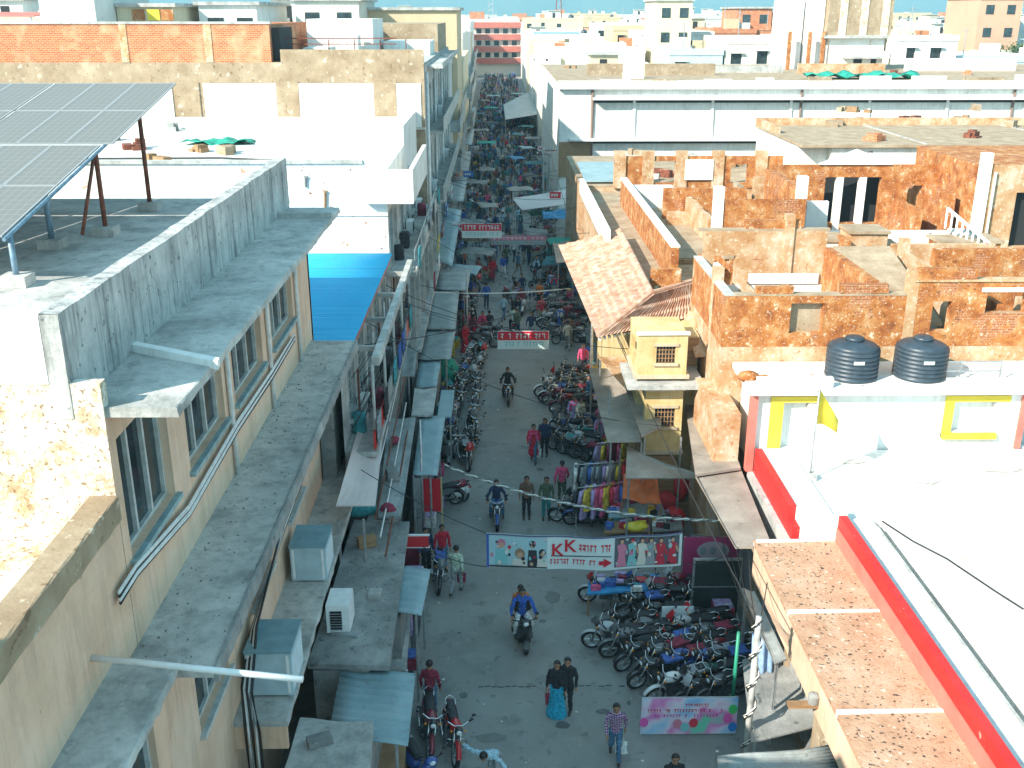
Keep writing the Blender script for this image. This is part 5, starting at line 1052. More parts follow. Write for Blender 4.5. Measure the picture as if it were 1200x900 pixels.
# ------------------------------------------------------------------ clothes market by the right hand shops
CL = [('pink', (.72, .12, .25)), ('white', (.72, .72, .7)), ('black', (.03, .03, .035)), ('red', (.6, .03, .05)), ('blue', (.06, .13, .4)), ('grey', (.28, .3, .32)), ('yellow', (.7, .5, .06)), ('lavender', (.42, .32, .55)), ('teal', (.05, .3, .33)), ('maroon', (.25, .03, .06))]
CM = {n: plain('cloth_'+n, c, .85, noise=.35, nscale=9) for n, c in CL}
def garment_mesh(i):
    m = MB(); n = 8; vs = []; rr = random.Random(i); wv = [rr.uniform(-.03, .03) for _ in range(n+1)]; Hh = .95 if i % 2 else .7
    for (z, wd, t) in ((0, .16, .02), (-.06, .24, .05), (-Hh*.5, .2, .07), (-Hh, .25, .08)):
        for s in (1, -1):
            for k in range(n+1): u = k/n*2-1; vs.append((u*wd, s*(t*(1-u*u*.7)+.004)+(wv[k] if z < -.1 else 0), z+(-.02*abs(u) if z == 0 else 0)))
    W_ = n+1; fs = []
    for r_ in range(3):
        a = r_*2*W_; b = (r_+1)*2*W_
        for k in range(n): fs += [(a+k, a+k+1, b+k+1, b+k), (a+W_+k, b+W_+k, b+W_+k+1, a+W_+k+1)]
        fs += [(a, b, b+W_, a+W_), (a+n, a+W_+n, b+W_+n, b+n)]
    m.add(vs, fs)
    for s in (-1, 1): m.tube([(s*.19, 0, -.03), (s*.31, 0, -.22), (s*.35, .01, -.42)], .065, 6, .05)
    return m.mesh('garment', CM['pink'], True)
GM = [garment_mesh(i) for i in range(4)]
def rack(px0, py0, px1, py1, Y0, z, label, gy, n, zdrop=0, skip=()):
    a = az(px0, py0, z); b = az(px1, py1, z); T = Thing('clothes_rack', label, 'clothes rack', ((a.x+b.x)/2, (a.y+b.y)/2, 0))
    T.part('rail', MB().tube([a, b], .02, 6), steel, True)
    for p in (a, b): T.part('leg', MB().tube([p, (p.x, p.y, 0)], .022, 6), steel); T.part('foot', MB().box(p.x-.03, p.x+.03, p.y-.3, p.y+.3, 0, .03), steel)
    for k in range(n):
        u = (k+.5)/n; p = a.lerp(b, u); nm = pr.choice(CL)[0]; g = link('hanging_garment', GM[k % 4]); g.location = (p.x, p.y, z-.025); g.rotation_euler = (0, pr.uniform(-.05, .05), R(70)+pr.uniform(-.25, .25)); g.scale = (1.15,)*3
        g.material_slots[0].link = 'OBJECT'; g.material_slots[0].material = CM[nm]; tag(g, f'{nm} garment hanging on the {gy}', 'garment', f'garments on the {gy}')
rack(672, 545, 735, 541, 0, 1.9, 'crowded clothes rack beside the lavender dressed shopper', 'rack beside the lavender shopper', 11)
rack(676, 572, 732, 566, 0, 1.75, 'clothes rack in front of the orange tarpaulin', 'rack by the orange tarpaulin', 10)
rack(700, 520, 735, 516, 0, 2.0, 'clothes rack under the brown sheet canopy', 'rack under the brown canopy', 6)
a = az(728, 557, 2.0); T = Thing('orange_tarpaulin_stall', 'goods stall under a wrinkled orange tarpaulin beside the clothes racks', 'stall', (a.x+.8, a.y-.6, 0))
q = [az(731, 555, 2.1), az(770, 560, 2.2), az(775, 592, 1.5), az(729, 585, 1.6)]
T.part('tarpaulin', MB().sheet(q[3], q[2], q[1], q[0], 14, 10, lambda u, v: .06*math.sin(u*9)*math.cos(v*6)+.03*math.sin(u*21+v*9), .02), orange_tarp, True)
for p in q: T.part('post', MB().tube([(p.x, p.y, 0), p-Vector((0, 0, .05))], .03, 6), wood)
for k, (px, py) in enumerate(((780, 588), (794, 580), (790, 606))):
    p = az(px, py, .6); g = MB().ell((0, 0, 0), .42, .36, .5, 14, 10); g.v = [(v[0]*(1+.12*math.sin(v[2]*9+v[1]*7)), v[1]*(1+.1*math.sin(v[0]*11)), v[2]) for v in g.v]; o = g.build('red_bundle', plain('red_sacking', (.62, .03, .04), .6, noise=.3, nscale=4), smooth=True); o.location = (p.x, p.y, .5 if k != 1 else .9)
    tag(o, ('bulging red bundle beside the orange tarpaulin', 'bulging red bundle stacked highest by the canopy', 'bulging red bundle beside the purple cloth pile')[k], 'bundle')
    if k == 1: T.part('crate_stack', MB().box(p.x-.35, p.x+.35, p.y-.3, p.y+.3, 0, .42), wood)
def table(q, z, label, cloth):
    P = quad(q, z); c = sum(P, Vector())/4; T = Thing('goods_table', label, 'table', (c.x, c.y, 0)); T.part('top', MB().prism(P[::-1], (0, 0, -.06)), cloth)
    for p in P: T.part('leg', MB().tube([(p.x*.96+c.x*.04, p.y*.96+c.y*.04, 0), (p.x*.96+c.x*.04, p.y*.96+c.y*.04, z-.06)], .03, 6), wood)
    x0 = min(p.x for p in P)+.15; x1 = max(p.x for p in P)-.25; y0 = min(p.y for p in P)+.12; y1 = max(p.y for p in P)-.15
    for k in range(12):
        nm = pr.choice(CL)[0]; x = pr.uniform(x0, x1); y = y0+(y1-y0)*(k+.5)/12; s = pr.uniform(.1, .2); g = MB(); g.box(-s, s, -.06, .06, 0, .09); g.box(-s*.92, s*.92, -.055, .055, .092, .16)
        o = g.build('folded_goods', CM[nm]); o.location = (x, y, z+.002); o.rotation_euler = (0, 0, pr.uniform(-.3, .3)); tag(o, f'{nm} folded goods on the {label.split(" with")[0]}', 'goods', f'goods on the {label.split(" with")[0]}')
table([(715, 592), (775, 588), (780, 603), (713, 606)], 1.0, 'pale blue goods table with small coloured packets behind the banner', tin)
table([(712, 608), (762, 606), (762, 622), (708, 624)], .8, 'orange edged goods table with packets just behind the banner', wood)
table([(765, 604), (798, 600), (800, 620), (764, 622)], .8, 'dark goods table with cloth piles by the pink banner', conc_dark)
p = az(745, 622, .8); o = MB().ell((0, 0, 0), .42, .22, .16, 14, 8).build('yellow_bag', plain('yellow_plastic', (.75, .6, .05), .4, noise=.2), smooth=True); o.location = (p.x, p.y, .96); tag(o, 'bright yellow plastic bag on the goods table behind the banner', 'bag')
table([(690, 678), (772, 672), (775, 690), (688, 696)], .75, 'blue draped goods table with bottles below the long banner', blue_tarp)
# sheets over the right shop front near the viewer
for (q, z, m_, lb) in (([(868, 690), (884, 692), (922, 772), (908, 778)], 2.5, tin_grey, 'narrow grey awning strip under the speckled roof'),
                       ([(870, 772), (925, 765), (960, 850), (880, 870)], 1.2, conc_dark, 'dark shop floor slab below the brass spotlight'),
                       ([(840, 885), (975, 872), (985, 905), (842, 905)], 2.4, tin_grey, 'ribbed grey sheet roof below the dark shop slab')):
    stall('shop_awning', lb, 'awning', q, z, m_, posts=True, corr=8 if z == 2.4 else 0)
a = az(893, 775, 1.6); T = Thing('hanging_cloth', 'pale blue cloth hanging below the grey awning strip', 'cloth', (a.x, a.y, 1.0)); T.part('cloth', MB().sheet((a.x-.25, a.y, .9), (a.x+.3, a.y+.1, .9), (a.x+.3, a.y+.3, 2.3), (a.x-.25, a.y+.2, 2.3), 12, 4, lambda u, v: .05*math.sin(u*14), .02), plain('pale_blue_cloth', (.25, .38, .6), .8, noise=.25), True); T.part('rod', MB().tube([(a.x-.35, a.y+.2, 2.32), (a.x+.4, a.y+.3, 2.32)], .02, 6), steel)
a = az(935, 823, 3.0); T = Thing('wall_lamp', 'sunlit tan bracket lamp projecting from the pink fascia', 'lamp', (6.84, a.y, 2.9)); T.part('arm', MB().box(6.2, 6.838, a.y-.09, a.y+.09, 2.9, 2.98), wood); T.part('housing', MB().lathe([(0, 0), (.12, 0), (.13, .2), (.05, .24), (0, .24)], (6.75, a.y, 2.985), seg=12), conc_dark)

# ------------------------------------------------------------------ motorcycles and scooters
rubber = plain('tyre_rubber', (.018, .018, .02), .85); chrome = plain('chrome', (.62, .64, .65), .22, .9); alloy = plain('alloy', (.38, .4, .41), .4, .7); seat_m = plain('seat_vinyl', (.025, .026, .03), .55)
lens_m = plain('headlamp_lens', (.7, .74, .75), .12); red_lens = plain('red_lens', (.45, .01, .01), .25); amber = plain('amber_lens', (.7, .25, .02), .3); engine_m = plain('engine_grey', (.16, .17, .18), .45, .6); black_m = plain('black_plastic', (.022, .023, .026), .5)
BC = {'black': (.02, .022, .025), 'red': (.5, .015, .02), 'blue': (.03, .08, .3), 'silver': (.45, .47, .48), 'white': (.7, .72, .72), 'maroon': (.2, .015, .03), 'grey': (.14, .15, .16), 'green': (.02, .12, .09)}
BM = {k: plain('bike_'+k, c, .28, 0, .6) for k, c in BC.items()}
def wheel_parts(root, y, r, w_):
    m = MB(); pr_ = [(r-.075, -w_*.5), (r-.03, -w_*.62), (r, -w_*.3), (r+.004, 0), (r, w_*.3), (r-.03, w_*.62), (r-.075, w_*.5)]
    t = m.lathe(pr_, (0, 0, 0), 'x', 22, True).build('wheel', rubber, root, True); t.location = (0, y, r)
    m = MB(); m.lathe([(r-.08, -w_*.45), (r-.06, -w_*.3), (r-.06, w_*.3), (r-.08, w_*.45)], (0, 0, 0), 'x', 22, True); m.lathe([(0, -.07), (.045, -.07), (.05, 0), (.045, .07), (0, .07)], (0, 0, 0), 'x', 12)
    for k in range(6): a = k*math.pi/3; m.tube([(0, .03*math.cos(a), .03*math.sin(a)), (0, (r-.07)*math.cos(a), (r-.07)*math.sin(a))], .013, 4)
    m.build('rim', alloy, t)
def motorcycle(root):
    wheel_parts(root, .64, .3, .09); wheel_parts(root, -.62, .3, .1)
    m = MB()
    for s in (-1, 1): m.tube([(s*.075, .64, .3), (s*.08, .53, .62), (s*.08, .44, .9)], .024, 8)
    m.build('front_fork', chrome, root, True)
    m = MB(); m.tube([(0, .44, .86), (0, .3, .55), (0, .12, .28)], .03, 6); m.tube([(0, .42, .82), (0, -.1, .72), (0, -.72, .74)], .028, 6); 
    for s in (-1, 1): m.tube([(s*.1, -.62, .3), (s*.09, -.1, .36), (s*.08, .1, .34)], .025, 6); m.tube([(s*.12, -.6, .34), (s*.13, -.45, .68)], .03, 8); m.tube([(s*.09, -.1, .36), (s*.26, .0, .28)], .014, 5)
    m.build('frame', engine_m, root, True)
    m = MB(); m.box(-.13, .13, -.16, .26, .22, .45); m.lathe([(0, -.16), (.11, -.16), (.12, 0), (.11, .16), (0, .16)], (0, -.06, .33), 'x', 14)
    for k in range(6): m.box(-.1, .1, .1+k*.002, .27, .45+k*.032, .468+k*.032)
    m.build('engine', engine_m, root)
    m = MB(); m.ell((0, .2, .79), .15, .29, .14, 16, 10); m.v = [(v[0]*(1 if v[1] > .1 else .8), v[1], max(v[2], .7)) for v in m.v]; m.build('fuel_tank', BM['black'], root, True)
    m = MB(); vs = []
    for i, (y, w_, z, h) in enumerate(((.02, .1, .75, .04), (-.12, .13, .77, .06), (-.35, .14, .79, .07), (-.55, .13, .83, .06), (-.72, .1, .86, .04))): vs += [(-w_, y, z), (-w_*.75, y, z+h), (w_*.75, y, z+h), (w_, y, z)]
    fs = [(4*i+k, 4*i+(k+1) % 4, 4*i+4+(k+1) % 4, 4*i+4+k) for i in range(4) for k in range(4)]+[(0, 1, 2, 3), (16, 17, 18, 19)]
    m.add(vs, fs).build('seat', seat_m, root, True)
    for s in (-1, 1): m = MB(); m.prism([(s*.12, .0, .68), (s*.13, -.3, .5), (s*.12, -.62, .72), (s*.11, -.3, .78)], (s*.03, 0, 0)); m.build('side_panel', BM['black'], root)
    m = MB(); m.tube([(s_, y, z) for s_, y, z in ((-.36, .26, 1.02), (-.24, .36, 1.03), (-.1, .42, .96), (.1, .42, .96), (.24, .36, 1.03), (.36, .26, 1.02))], .016, 7); m.build('handlebar', chrome, root, True)
    for s in (-1, 1):
        MB().tube([(s*.26, .345, 1.03), (s*.38, .245, 1.02)], .022, 7).build('grip', rubber, root, True)
        mm = MB().tube([(s*.25, .35, 1.03), (s*.33, .37, 1.2)], .01, 5); mm.ell((s*.35, .36, 1.22), .055, .02, .04, 10, 6); mm.build('mirror', black_m, root, True)
        MB().ell((s*.17, .5, .87), .03, .035, .03, 8, 6).build('indicator', amber, root, True)
    m = MB(); m.ell((0, .52, .9), .1, .09, .11, 14, 9); m.build('headlamp_cowl', BM['black'], root, True)
    MB().ell((0, .595, .885), .065, .03, .065, 14, 8).build('headlamp', lens_m, root, True)
    def guard(y, r, a0, a1, w_, nm, mt):
        m = MB(); n = 9; vs = []
        for k in range(n+1): a = R(a0+(a1-a0)*k/n); yy, zz = y+r*math.cos(a), .3+r*math.sin(a); vs += [(-w_, yy*1-.0, zz-.02), (0, yy, zz), (w_, yy, zz-.02), (w_*.9, yy, zz-.04), (-w_*.9, yy, zz-.04)]
        fs = [(5*k+j, 5*k+(j+1) % 5, 5*k+5+(j+1) % 5, 5*k+5+j) for k in range(n) for j in range(5)]; m.add(vs, fs).build(nm, mt, root, True)
    guard(.64, .35, 25, 150, .06, 'front_mudguard', BM['black']); guard(-.62, .37, 40, 185, .075, 'rear_mudguard', black_m)
    m = MB(); m.tube([(.12, .2, .3), (.15, .05, .2), (.17, -.2, .22)], .024, 7); m.tube([(.17, -.2, .22), (.19, -.75, .34)], .042, 9); m.build('exhaust', chrome, root, True)
    MB().tube([(-.1, -.5, .84), (-.13, -.72, .9), (0, -.84, .93), (.13, -.72, .9), (.1, -.5, .84)], .014, 6).build('grab_rail', chrome, root, True)
    MB().ell((0, -.84, .78), .07, .04, .045, 10, 6).build('tail_lamp', red_lens, root, True)
    MB().box(-.08, .08, -.995, -.985, .46, .6).build('number_plate', white_metal, root)
    MB().tube([(-.1, -.05, .3), (-.24, -.12, .02)], .014, 5).build('side_stand', engine_m, root)
def scooter(root):
    wheel_parts(root, .6, .22, .09); wheel_parts(root, -.56, .22, .1)
    m = MB(); vs = []
    for (y, z, w_) in ((.62, .98, .1), (.6, .8, .2), (.5, .5, .23), (.42, .3, .21)): vs += [(-w_, y-.1, z), (0, y+.03, z), (w_, y-.1, z), (w_*.9, y-.16, z), (-w_*.9, y-.16, z)]
    fs = [(5*k+j, 5*k+(j+1) % 5, 5*k+5+(j+1) % 5, 5*k+5+j) for k in range(3) for j in range(5)]+[(0, 1, 2, 3, 4), (15, 16, 17, 18, 19)]
    m.add(vs, fs).build('leg_shield', BM['white'], root, True)
    m = MB(); m.ell((0, -.38, .5), .2, .42, .24, 16, 10); m.v = [(v[0], v[1], min(v[2], .7)) for v in m.v]; m.build('rear_body', BM['white'], root, True)
    MB().box(-.17, .17, -.1, .42, .24, .31).build('floorboard', black_m, root)
    m = MB(); vs = []
    for i, (y, w_, z, h) in enumerate(((.02, .1, .7, .05), (-.15, .14, .71, .08), (-.45, .15, .73, .09), (-.75, .1, .76, .06))): vs += [(-w_, y, z), (-w_*.75, y, z+h), (w_*.75, y, z+h), (w_, y, z)]
    fs = [(4*i+k, 4*i+(k+1) % 4, 4*i+4+(k+1) % 4, 4*i+4+k) for i in range(3) for k in range(4)]+[(0, 1, 2, 3), (12, 13, 14, 15)]
    m.add(vs, fs).build('seat', seat_m, root, True)
    m = MB(); m.ell((0, .56, 1.0), .17, .12, .1, 14, 8); m.build('handlebar_cowl', BM['white'], root, True)
    MB().tube([(-.36, .42, 1.02), (-.15, .52, 1.03), (.15, .52, 1.03), (.36, .42, 1.02)], .018, 7).build('handlebar', black_m, root, True)
    MB().ell((0, .66, 1.0), .08, .035, .06, 12, 7).build('headlamp', lens_m, root, True)
    for s in (-1, 1): mm = MB().tube([(s*.25, .48, 1.03), (s*.32, .5, 1.2)], .01, 5); mm.ell((s*.34, .5, 1.23), .055, .02, .045, 10, 6); mm.build('mirror', black_m, root, True)
    m = MB(); n = 8; vs = []
    for k in range(n+1): a = R(20+140*k/n); vs += [(-.075, .6+.27*math.cos(a), .2+.27*math.sin(a)), (0, .6+.29*math.cos(a), .22+.29*math.sin(a)), (.075, .6+.27*math.cos(a), .2+.27*math.sin(a))]
    m.add(vs, [(3*k+j, 3*k+j+1, 3*k+4+j, 3*k+3+j) for k in range(n) for j in range(2)]).build('front_mudguard', BM['white'], root, True)
    MB().tube([(.16, -.2, .2), (.18, -.75, .26)], .045, 8).build('exhaust', black_m, root, True); MB().ell((0, -.8, .6), .1, .035, .05, 10, 6).build('tail_lamp', red_lens, root, True)
    MB().tube([(-.12, -.65, .82), (0, -.85, .85), (.12, -.65, .82)], .014, 6).build('grab_rail', chrome, root, True)
def tree_copy(o, parent=None):
    c = o.copy(); COL.objects.link(c); c.parent = parent
    for ch in o.children: tree_copy(ch, c)
    return c
def desc(o):
    out = []
    for c in o.children: out.append(c); out += desc(c)
    return out
def recolour(root, names, mat):
    for c in desc(root):
        if c.name.split('.')[0] in names: c.material_slots[0].link = 'OBJECT'; c.material_slots[0].material = mat
PANELS = {'fuel_tank', 'side_panel', 'front_mudguard', 'leg_shield', 'rear_body', 'handlebar_cowl'}
MC0 = thing('motorcycle', 'x', 'motorcycle'); motorcycle(MC0); SC0 = thing('scooter', 'x', 'scooter'); scooter(SC0)
# far version: the same machine joined into one mesh
def joined(root, name):
    bpy.context.view_layer.update(); vs = []; fs = []; mi = []; mats = []; 
    for c in desc(root):
        if c.name.split('.')[0] in ('indicator', 'grip', 'number_plate'): continue
        me = c.data; mt = me.materials[0]
        if c.name.split('.')[0] in PANELS: mt = BM['black']
        if mt not in mats: mats.append(mt)
        o = len(vs); M_ = c.matrix_world; vs += [tuple(M_ @ v.co) for v in me.vertices]
        for p in me.polygons: fs.append(tuple(i+o for i in p.vertices)); mi.append(mats.index(mt))
    me = bpy.data.meshes.new(name); me.from_pydata(vs, [], fs)
    for m in mats: me.materials.append(m)
    me.polygons.foreach_set('material_index', mi); me.polygons.foreach_set('use_smooth', [True]*len(fs)); return me, mats.index(BM['black'])
MCF, MCFI = joined(MC0, 'motorcycle')
used = {'m': False, 's': False}
def bike(px, py, ang, col, where, kind='m', lean=-9, pos=None, full=True, z=0):
    """ang: heading of the front wheel, degrees clockwise from straight up the street"""
    p = Vector(pos) if pos else az(px, py, 0); nm = 'motorcycle' if kind == 'm' else 'scooter'; grp = f'{nm}s {where}'
    lab = f'{col} {nm} {where}'
    if full:
        src = MC0 if kind == 'm' else SC0
        if used[kind]: o = tree_copy(src)
        else: o = src; used[kind] = True
        recolour(o, PANELS, BM[col])
    else:
        o = link(nm, MCF); o.material_slots[MCFI].link = 'OBJECT'; o.material_slots[MCFI].material = BM[col]
    tag(o, lab, nm, grp); o.location = (p.x, p.y, z); o.rotation_euler = (0, R(lean), R(-ang)); return o
w1 = 'parked by the balloon banner and green post'; w2 = 'parked in the row along the shaded stalls'; w3 = 'parked by the shops below the brown canopy'
cl = ['black', 'grey', 'black', 'silver', 'blue', 'black', 'maroon', 'black', 'grey', 'black']
br = random.Random(3)
# right hand cluster near the green post: noses to the street
for k, (px, py, a, c) in enumerate(((712, 706, -82, 'silver'), (758, 704, -78, 'red'), (752, 722, -100, 'black'), (800, 700, -85, 'maroon'), (720, 760, -84, 'silver'), (762, 752, -80, 'grey'), (752, 780, -112, 'black'), (785, 770, -108, 'silver'), (770, 800, -110, 'black'),
        (800, 790, -108, 'blue'), (815, 772, -106, 'black'), (830, 790, -108, 'blue'), (790, 818, -112, 'white'), (815, 812, -110, 'black'), (836, 806, -108, 'green'), (832, 760, -104, 'grey'), (775, 735, -88, 'black'), (845, 776, -102, 'maroon'))): bike(px, py, a, c, w1)
# left row: noses towards the viewer, two deep
for k, (px, py) in enumerate(((530, 530), (549, 530), (533, 512), (552, 511), (536, 494), (553, 494), (538, 478), (556, 477), (541, 463), (557, 462), (543, 450), (559, 449), (545, 437), (560, 437), (548, 424), (562, 424))): bike(px, py, 180+br.uniform(-12, 14), br.choice(cl), w2, lean=br.choice((-8, -10, 7)))
for (px, py, a, c) in ((566, 407, 95, 'grey'), (577, 402, 100, 'black'), (560, 398, 100, 'black')): bike(px, py, a, c, 'parked beside the red and white banner')
# right middle rows
for k, (px, py) in enumerate(((646, 462), (652, 470), (660, 476), (668, 483), (668, 462), (676, 470), (657, 452), (670, 446), (680, 458))): bike(px, py, -95+br.uniform(-30, 22), br.choice(cl+['white', 'silver']), w3)
for k, (px, py) in enumerate(((655, 522), (664, 530), (672, 536), (684, 528), (690, 540), (676, 520))): bike(px, py, -70+br.uniform(-20, 22), br.choice(cl), 'parked in front of the clothes racks')
for k, (px, py) in enumerate(((640, 372), (650, 378), (660, 384), (668, 391), (652, 396), (664, 402), (672, 376))): bike(px, py, -80+br.uniform(-25, 25), br.choice(cl), 'parked below the tiled eaves')
for k, (px, py) in enumerate(((672, 612), (690, 615), (703, 612), (682, 600))): bike(px, py, -90+br.uniform(-20, 20), br.choice(cl), 'parked just behind the long banner')
bike(0, 0, 168, 'red', 'parked beside the blue tin roof with its headlamp outward', pos=(-1.25, 20.6, 0)); bike(0, 0, 172, 'maroon', 'parked under the edge of the blue tin roof', pos=(-1.85, 20.9, 0)); bike(0, 0, 150, 'blue', 'parked at the foot of the stall with the blue tin roof', 's', pos=(-2.0, 19.4, 0))
bike(527, 590, -112, 'white', 'parked across the kerb beside the red board', 's', lean=-7); bike(514, 592, -100, 'grey', 'parked beside the white scooter under the red board')
bike(512, 684, 175, 'black', 'parked behind the man in pale green')
# ridden machines
RID = []
def ridden(px, py, ang, col, where, kind='m'):
    o = bike(px, py, ang, col, where, kind, lean=0); o['group'] = 'machines being ridden along the street'; RID.append(o); return o
R1_ = ridden(612, 752, 172, 'black', 'ridden by the person with a blue shawl', 's'); R2_ = ridden(582, 612, 178, 'blue', 'ridden by the person in a dark blue jacket'); R3_ = ridden(595, 470, 178, 'black', 'ridden in the open street by the person in dark clothes'); R4_ = ridden(602, 392, 2, 'grey', 'ridden away by the person in a pale shirt')
# bikes in the far crowd, one mesh each
for k in range(110):
    side = k % 3; Y = 56+(k/110)**1.25*150; X = (-2.4+br.uniform(-.5, .7)) if side == 0 else (3.4+br.uniform(-.8, .8)) if side == 1 else br.uniform(-1.6, 2.8)
    bike(0, 0, br.choice((180, 0))+br.uniform(-25, 25) if side != 1 else -90+br.uniform(-25, 25), br.choice(cl+['blue', 'silver', 'white', 'red']), 'standing in the crowded far part of the market street', pos=(X, Y, 0), full=False)

# ------------------------------------------------------------------ people
skin = plain('skin_brown', (.33, .17, .1), .6); hair_m = plain('black_hair', (.012, .011, .012), .5); shoe_m = plain('dark_shoes', (.04, .035, .03), .6); eye_m = plain('eye_dark', (.015, .012, .012), .3)
CLO = {'dark': (.02, .022, .026), 'navy': (.025, .04, .1), 'blue': (.04, .11, .42), 'red': (.55, .02, .05), 'pink': (.7, .08, .2), 'pale green': (.5, .6, .48), 'grey': (.3, .32, .33), 'white': (.66, .68, .68), 'turquoise': (.02, .33, .5), 'denim': (.07, .16, .27), 'brown': (.2, .11, .07), 'lavender': (.42, .33, .56), 'pale blue': (.4, .58, .68), 'olive': (.1, .13, .08), 'maroon': (.24, .025, .05), 'orange': (.68, .2, .05), 'teal': (.03, .2, .22), 'khaki': (.34, .3, .22), 'cream': (.6, .55, .44)}
CLM = {k: plain('clothes_'+k, c, .85, noise=.35, nscale=16, bump=.9) for k, c in CLO.items()}
def plaid():
    m = bpy.data.materials.new('plaid_shirt'); m.use_nodes = True; t = m.node_tree; L = t.links.new; b = t.nodes['Principled BSDF']; g = nn(t, 'ShaderNodeTexCoord'); cur = None
    for ax_, sc in (('X', 7.5), ('Z', 6)):
        wv = nn(t, 'ShaderNodeTexWave', bands_direction=ax_); wv.inputs['Scale'].default_value = sc; L(g.outputs['Object'], wv.inputs['Vector']); mr = nn(t, 'ShaderNodeMapRange'); mr.inputs[1].default_value = .55; mr.inputs[2].default_value = .62; L(wv.outputs[1], mr.inputs[0])
        mx = nn(t, 'ShaderNodeMix', data_type='RGBA'); L(mr.outputs[0], mx.inputs[0]); mx.inputs[7].default_value = (.1, .05, .16, 1) if ax_ == 'Z' else (.55, .5, .58, 1)
        if cur: L(cur, mx.inputs[6])
        else: mx.inputs[6].default_value = (.32, .08, .18, 1)
        cur = mx.outputs[2]
    L(cur, b.inputs['Base Color']); b.inputs['Roughness'].default_value = .85; return m
CLM['plaid'] = plaid()
def lerp(a, b, t): return tuple(x+(y-x)*t for x, y in zip(a, b))
def segs(P):
    """limb segments (a, b, ra, rb, flat, label) for a pose"""
    S = []; hz = P.get('hip', .92); lean = P.get('lean', 0); ty = math.sin(lean); tz = math.cos(lean); sw = P.get('sx', 1)
    def T_(h, x=0, y=0): return (x, P.get('hy', 0)+h*ty+y*tz, hz+h*tz-y*ty)
    S += [(T_(-.03, -.07), T_(-.03, .07), .105, .105, .95, 'bot'), (T_(.03), T_(.22), .15*sw, .14*sw, .72, 'top'), (T_(.22), T_(.42), .145*sw, .165*sw, .7, 'top'), (T_(.46, -.13*sw), T_(.46, .13*sw), .066, .066, 1, 'top')]
    S += [(T_(.5), T_(.6, 0, .01), .052, .05, 1, 'skin')]
    hd = T_(.7, 0, .03+P.get('nod', 0)); S += [((hd[0], hd[1]-.01, hd[2]-.03), (hd[0], hd[1]-.012, hd[2]+.035), .078, .088, 1.0, 'skin'), ((hd[0], hd[1]+.04, hd[2]-.055), (hd[0], hd[1]+.045, hd[2]-.085), .045, .036, 1, 'skin'), ((hd[0], hd[1]+.078, hd[2]), (hd[0], hd[1]+.1, hd[2]-.028), .011, .017, 1, 'skin')]
    for s in (-1, 1): S.append(((hd[0]+s*.08, hd[1]-.01, hd[2]-.02), (hd[0]+s*.087, hd[1]-.016, hd[2]+.015), .016, .018, 1, 'skin'))
    for i, s in enumerate((-1, 1)):
        kn, an = P['legs'][i]; h0 = T_(-.02, s*.09); kn = (s*.09+kn[0]*s, kn[1], kn[2]); an = (s*.1+an[0]*s, an[1], an[2])
        S += [(h0, kn, .092, .066, 1, 'bot'), (kn, lerp(kn, an, .92), .064, .05, 1, 'bot'), (lerp(kn, an, .85), an, .04, .04, 1, 'skin')]
        td = P.get('toe', [(0, 1, -.15)]*2)[i]; L_ = math.sqrt(sum(q*q for q in td)); td = tuple(q/L_ for q in td)
        S += [((an[0], an[1]-.04, an[2]-.035), (an[0]+td[0]*.16, an[1]+td[1]*.17, an[2]-.045+td[2]*.1), .043, .036, 1, 'shoe')]
        el, wr = P['arms'][i]; sh = T_(.46, s*.175*sw); el = (s*el[0], el[1], el[2]); wr = (s*wr[0], wr[1], wr[2])
        sl = P.get('sleeve', 'top')
        S += [(sh, el, .058, .047, 1, 'top'), (el, lerp(el, wr, .88), .046, .035, 1, sl), (lerp(el, wr, .8), wr, .028, .026, 1, 'skin')]
        d = Vector(wr)-Vector(el); d.normalize(); 
        if P.get('grip'): d = Vector((0, .9, -.3)).normalized()
        sd_ = Vector((0, 1, 0)) if abs(d.y) < .75 else Vector((1, 0, 0)); sd_ = (sd_-d*sd_.dot(d)).normalized(); nr = d.cross(sd_)
        w0 = Vector(wr); pm = w0+d*.05; S.append((tuple(w0), tuple(w0+d*.075), .028, .034, .7, 'skin'))
        for f, (o, ln) in enumerate(((-.027, .055), (-.009, .07), (.009, .075), (.027, .068))):
            a = w0+d*.09+sd_*o; b = a+d*ln*.55; c = b+d*ln*.4-nr*s*.018; S += [(tuple(a), tuple(b), .0105, .01, 1, 'skin'), (tuple(b), tuple(c), .01, .009, 1, 'skin')]
        a = w0+d*.03+sd_*.03; S.append((tuple(a), tuple(a+sd_*.03+d*.04), .0125, .011, 1, 'skin'))
    if P.get('kurta'):
        for k in range(4): z0 = hz-.02-k*.12; S.append(((0, P.get('hy', 0), z0), (0, P.get('hy', 0)+.0, z0-.1), .15+.018*k, .165+.018*k, .75, 'top'))
    if P.get('skirt'):
        for k in range(6): z0 = hz-.04-k*.135; S.append(((0, .0, z0), (0, .0, z0-.12), .155+.02*k, .17+.022*k, .8, 'bot'))
    if P.get('shawl'):
        for s in (-1, 1): S.append((T_(.5, s*.05, .02), T_(.18, s*.17, .08), .075, .08, .8, 'shawl')); S.append((T_(.5, s*.05, -.04), T_(.12, s*.1, -.1), .07, .075, .7, 'shawl'))
        S.append((T_(.42, -.12, .1), T_(.42, .12, .1), .06, .06, .8, 'shawl'))
    if P.get('lapcloth'): S += [((-.24, .12, hz-.02), (.24, .12, hz-.02), .13, .13, .9, 'shawl'), ((-.25, .25, hz-.12), (.25, .25, hz-.12), .11, .11, .9, 'shawl')]
    return S, hd
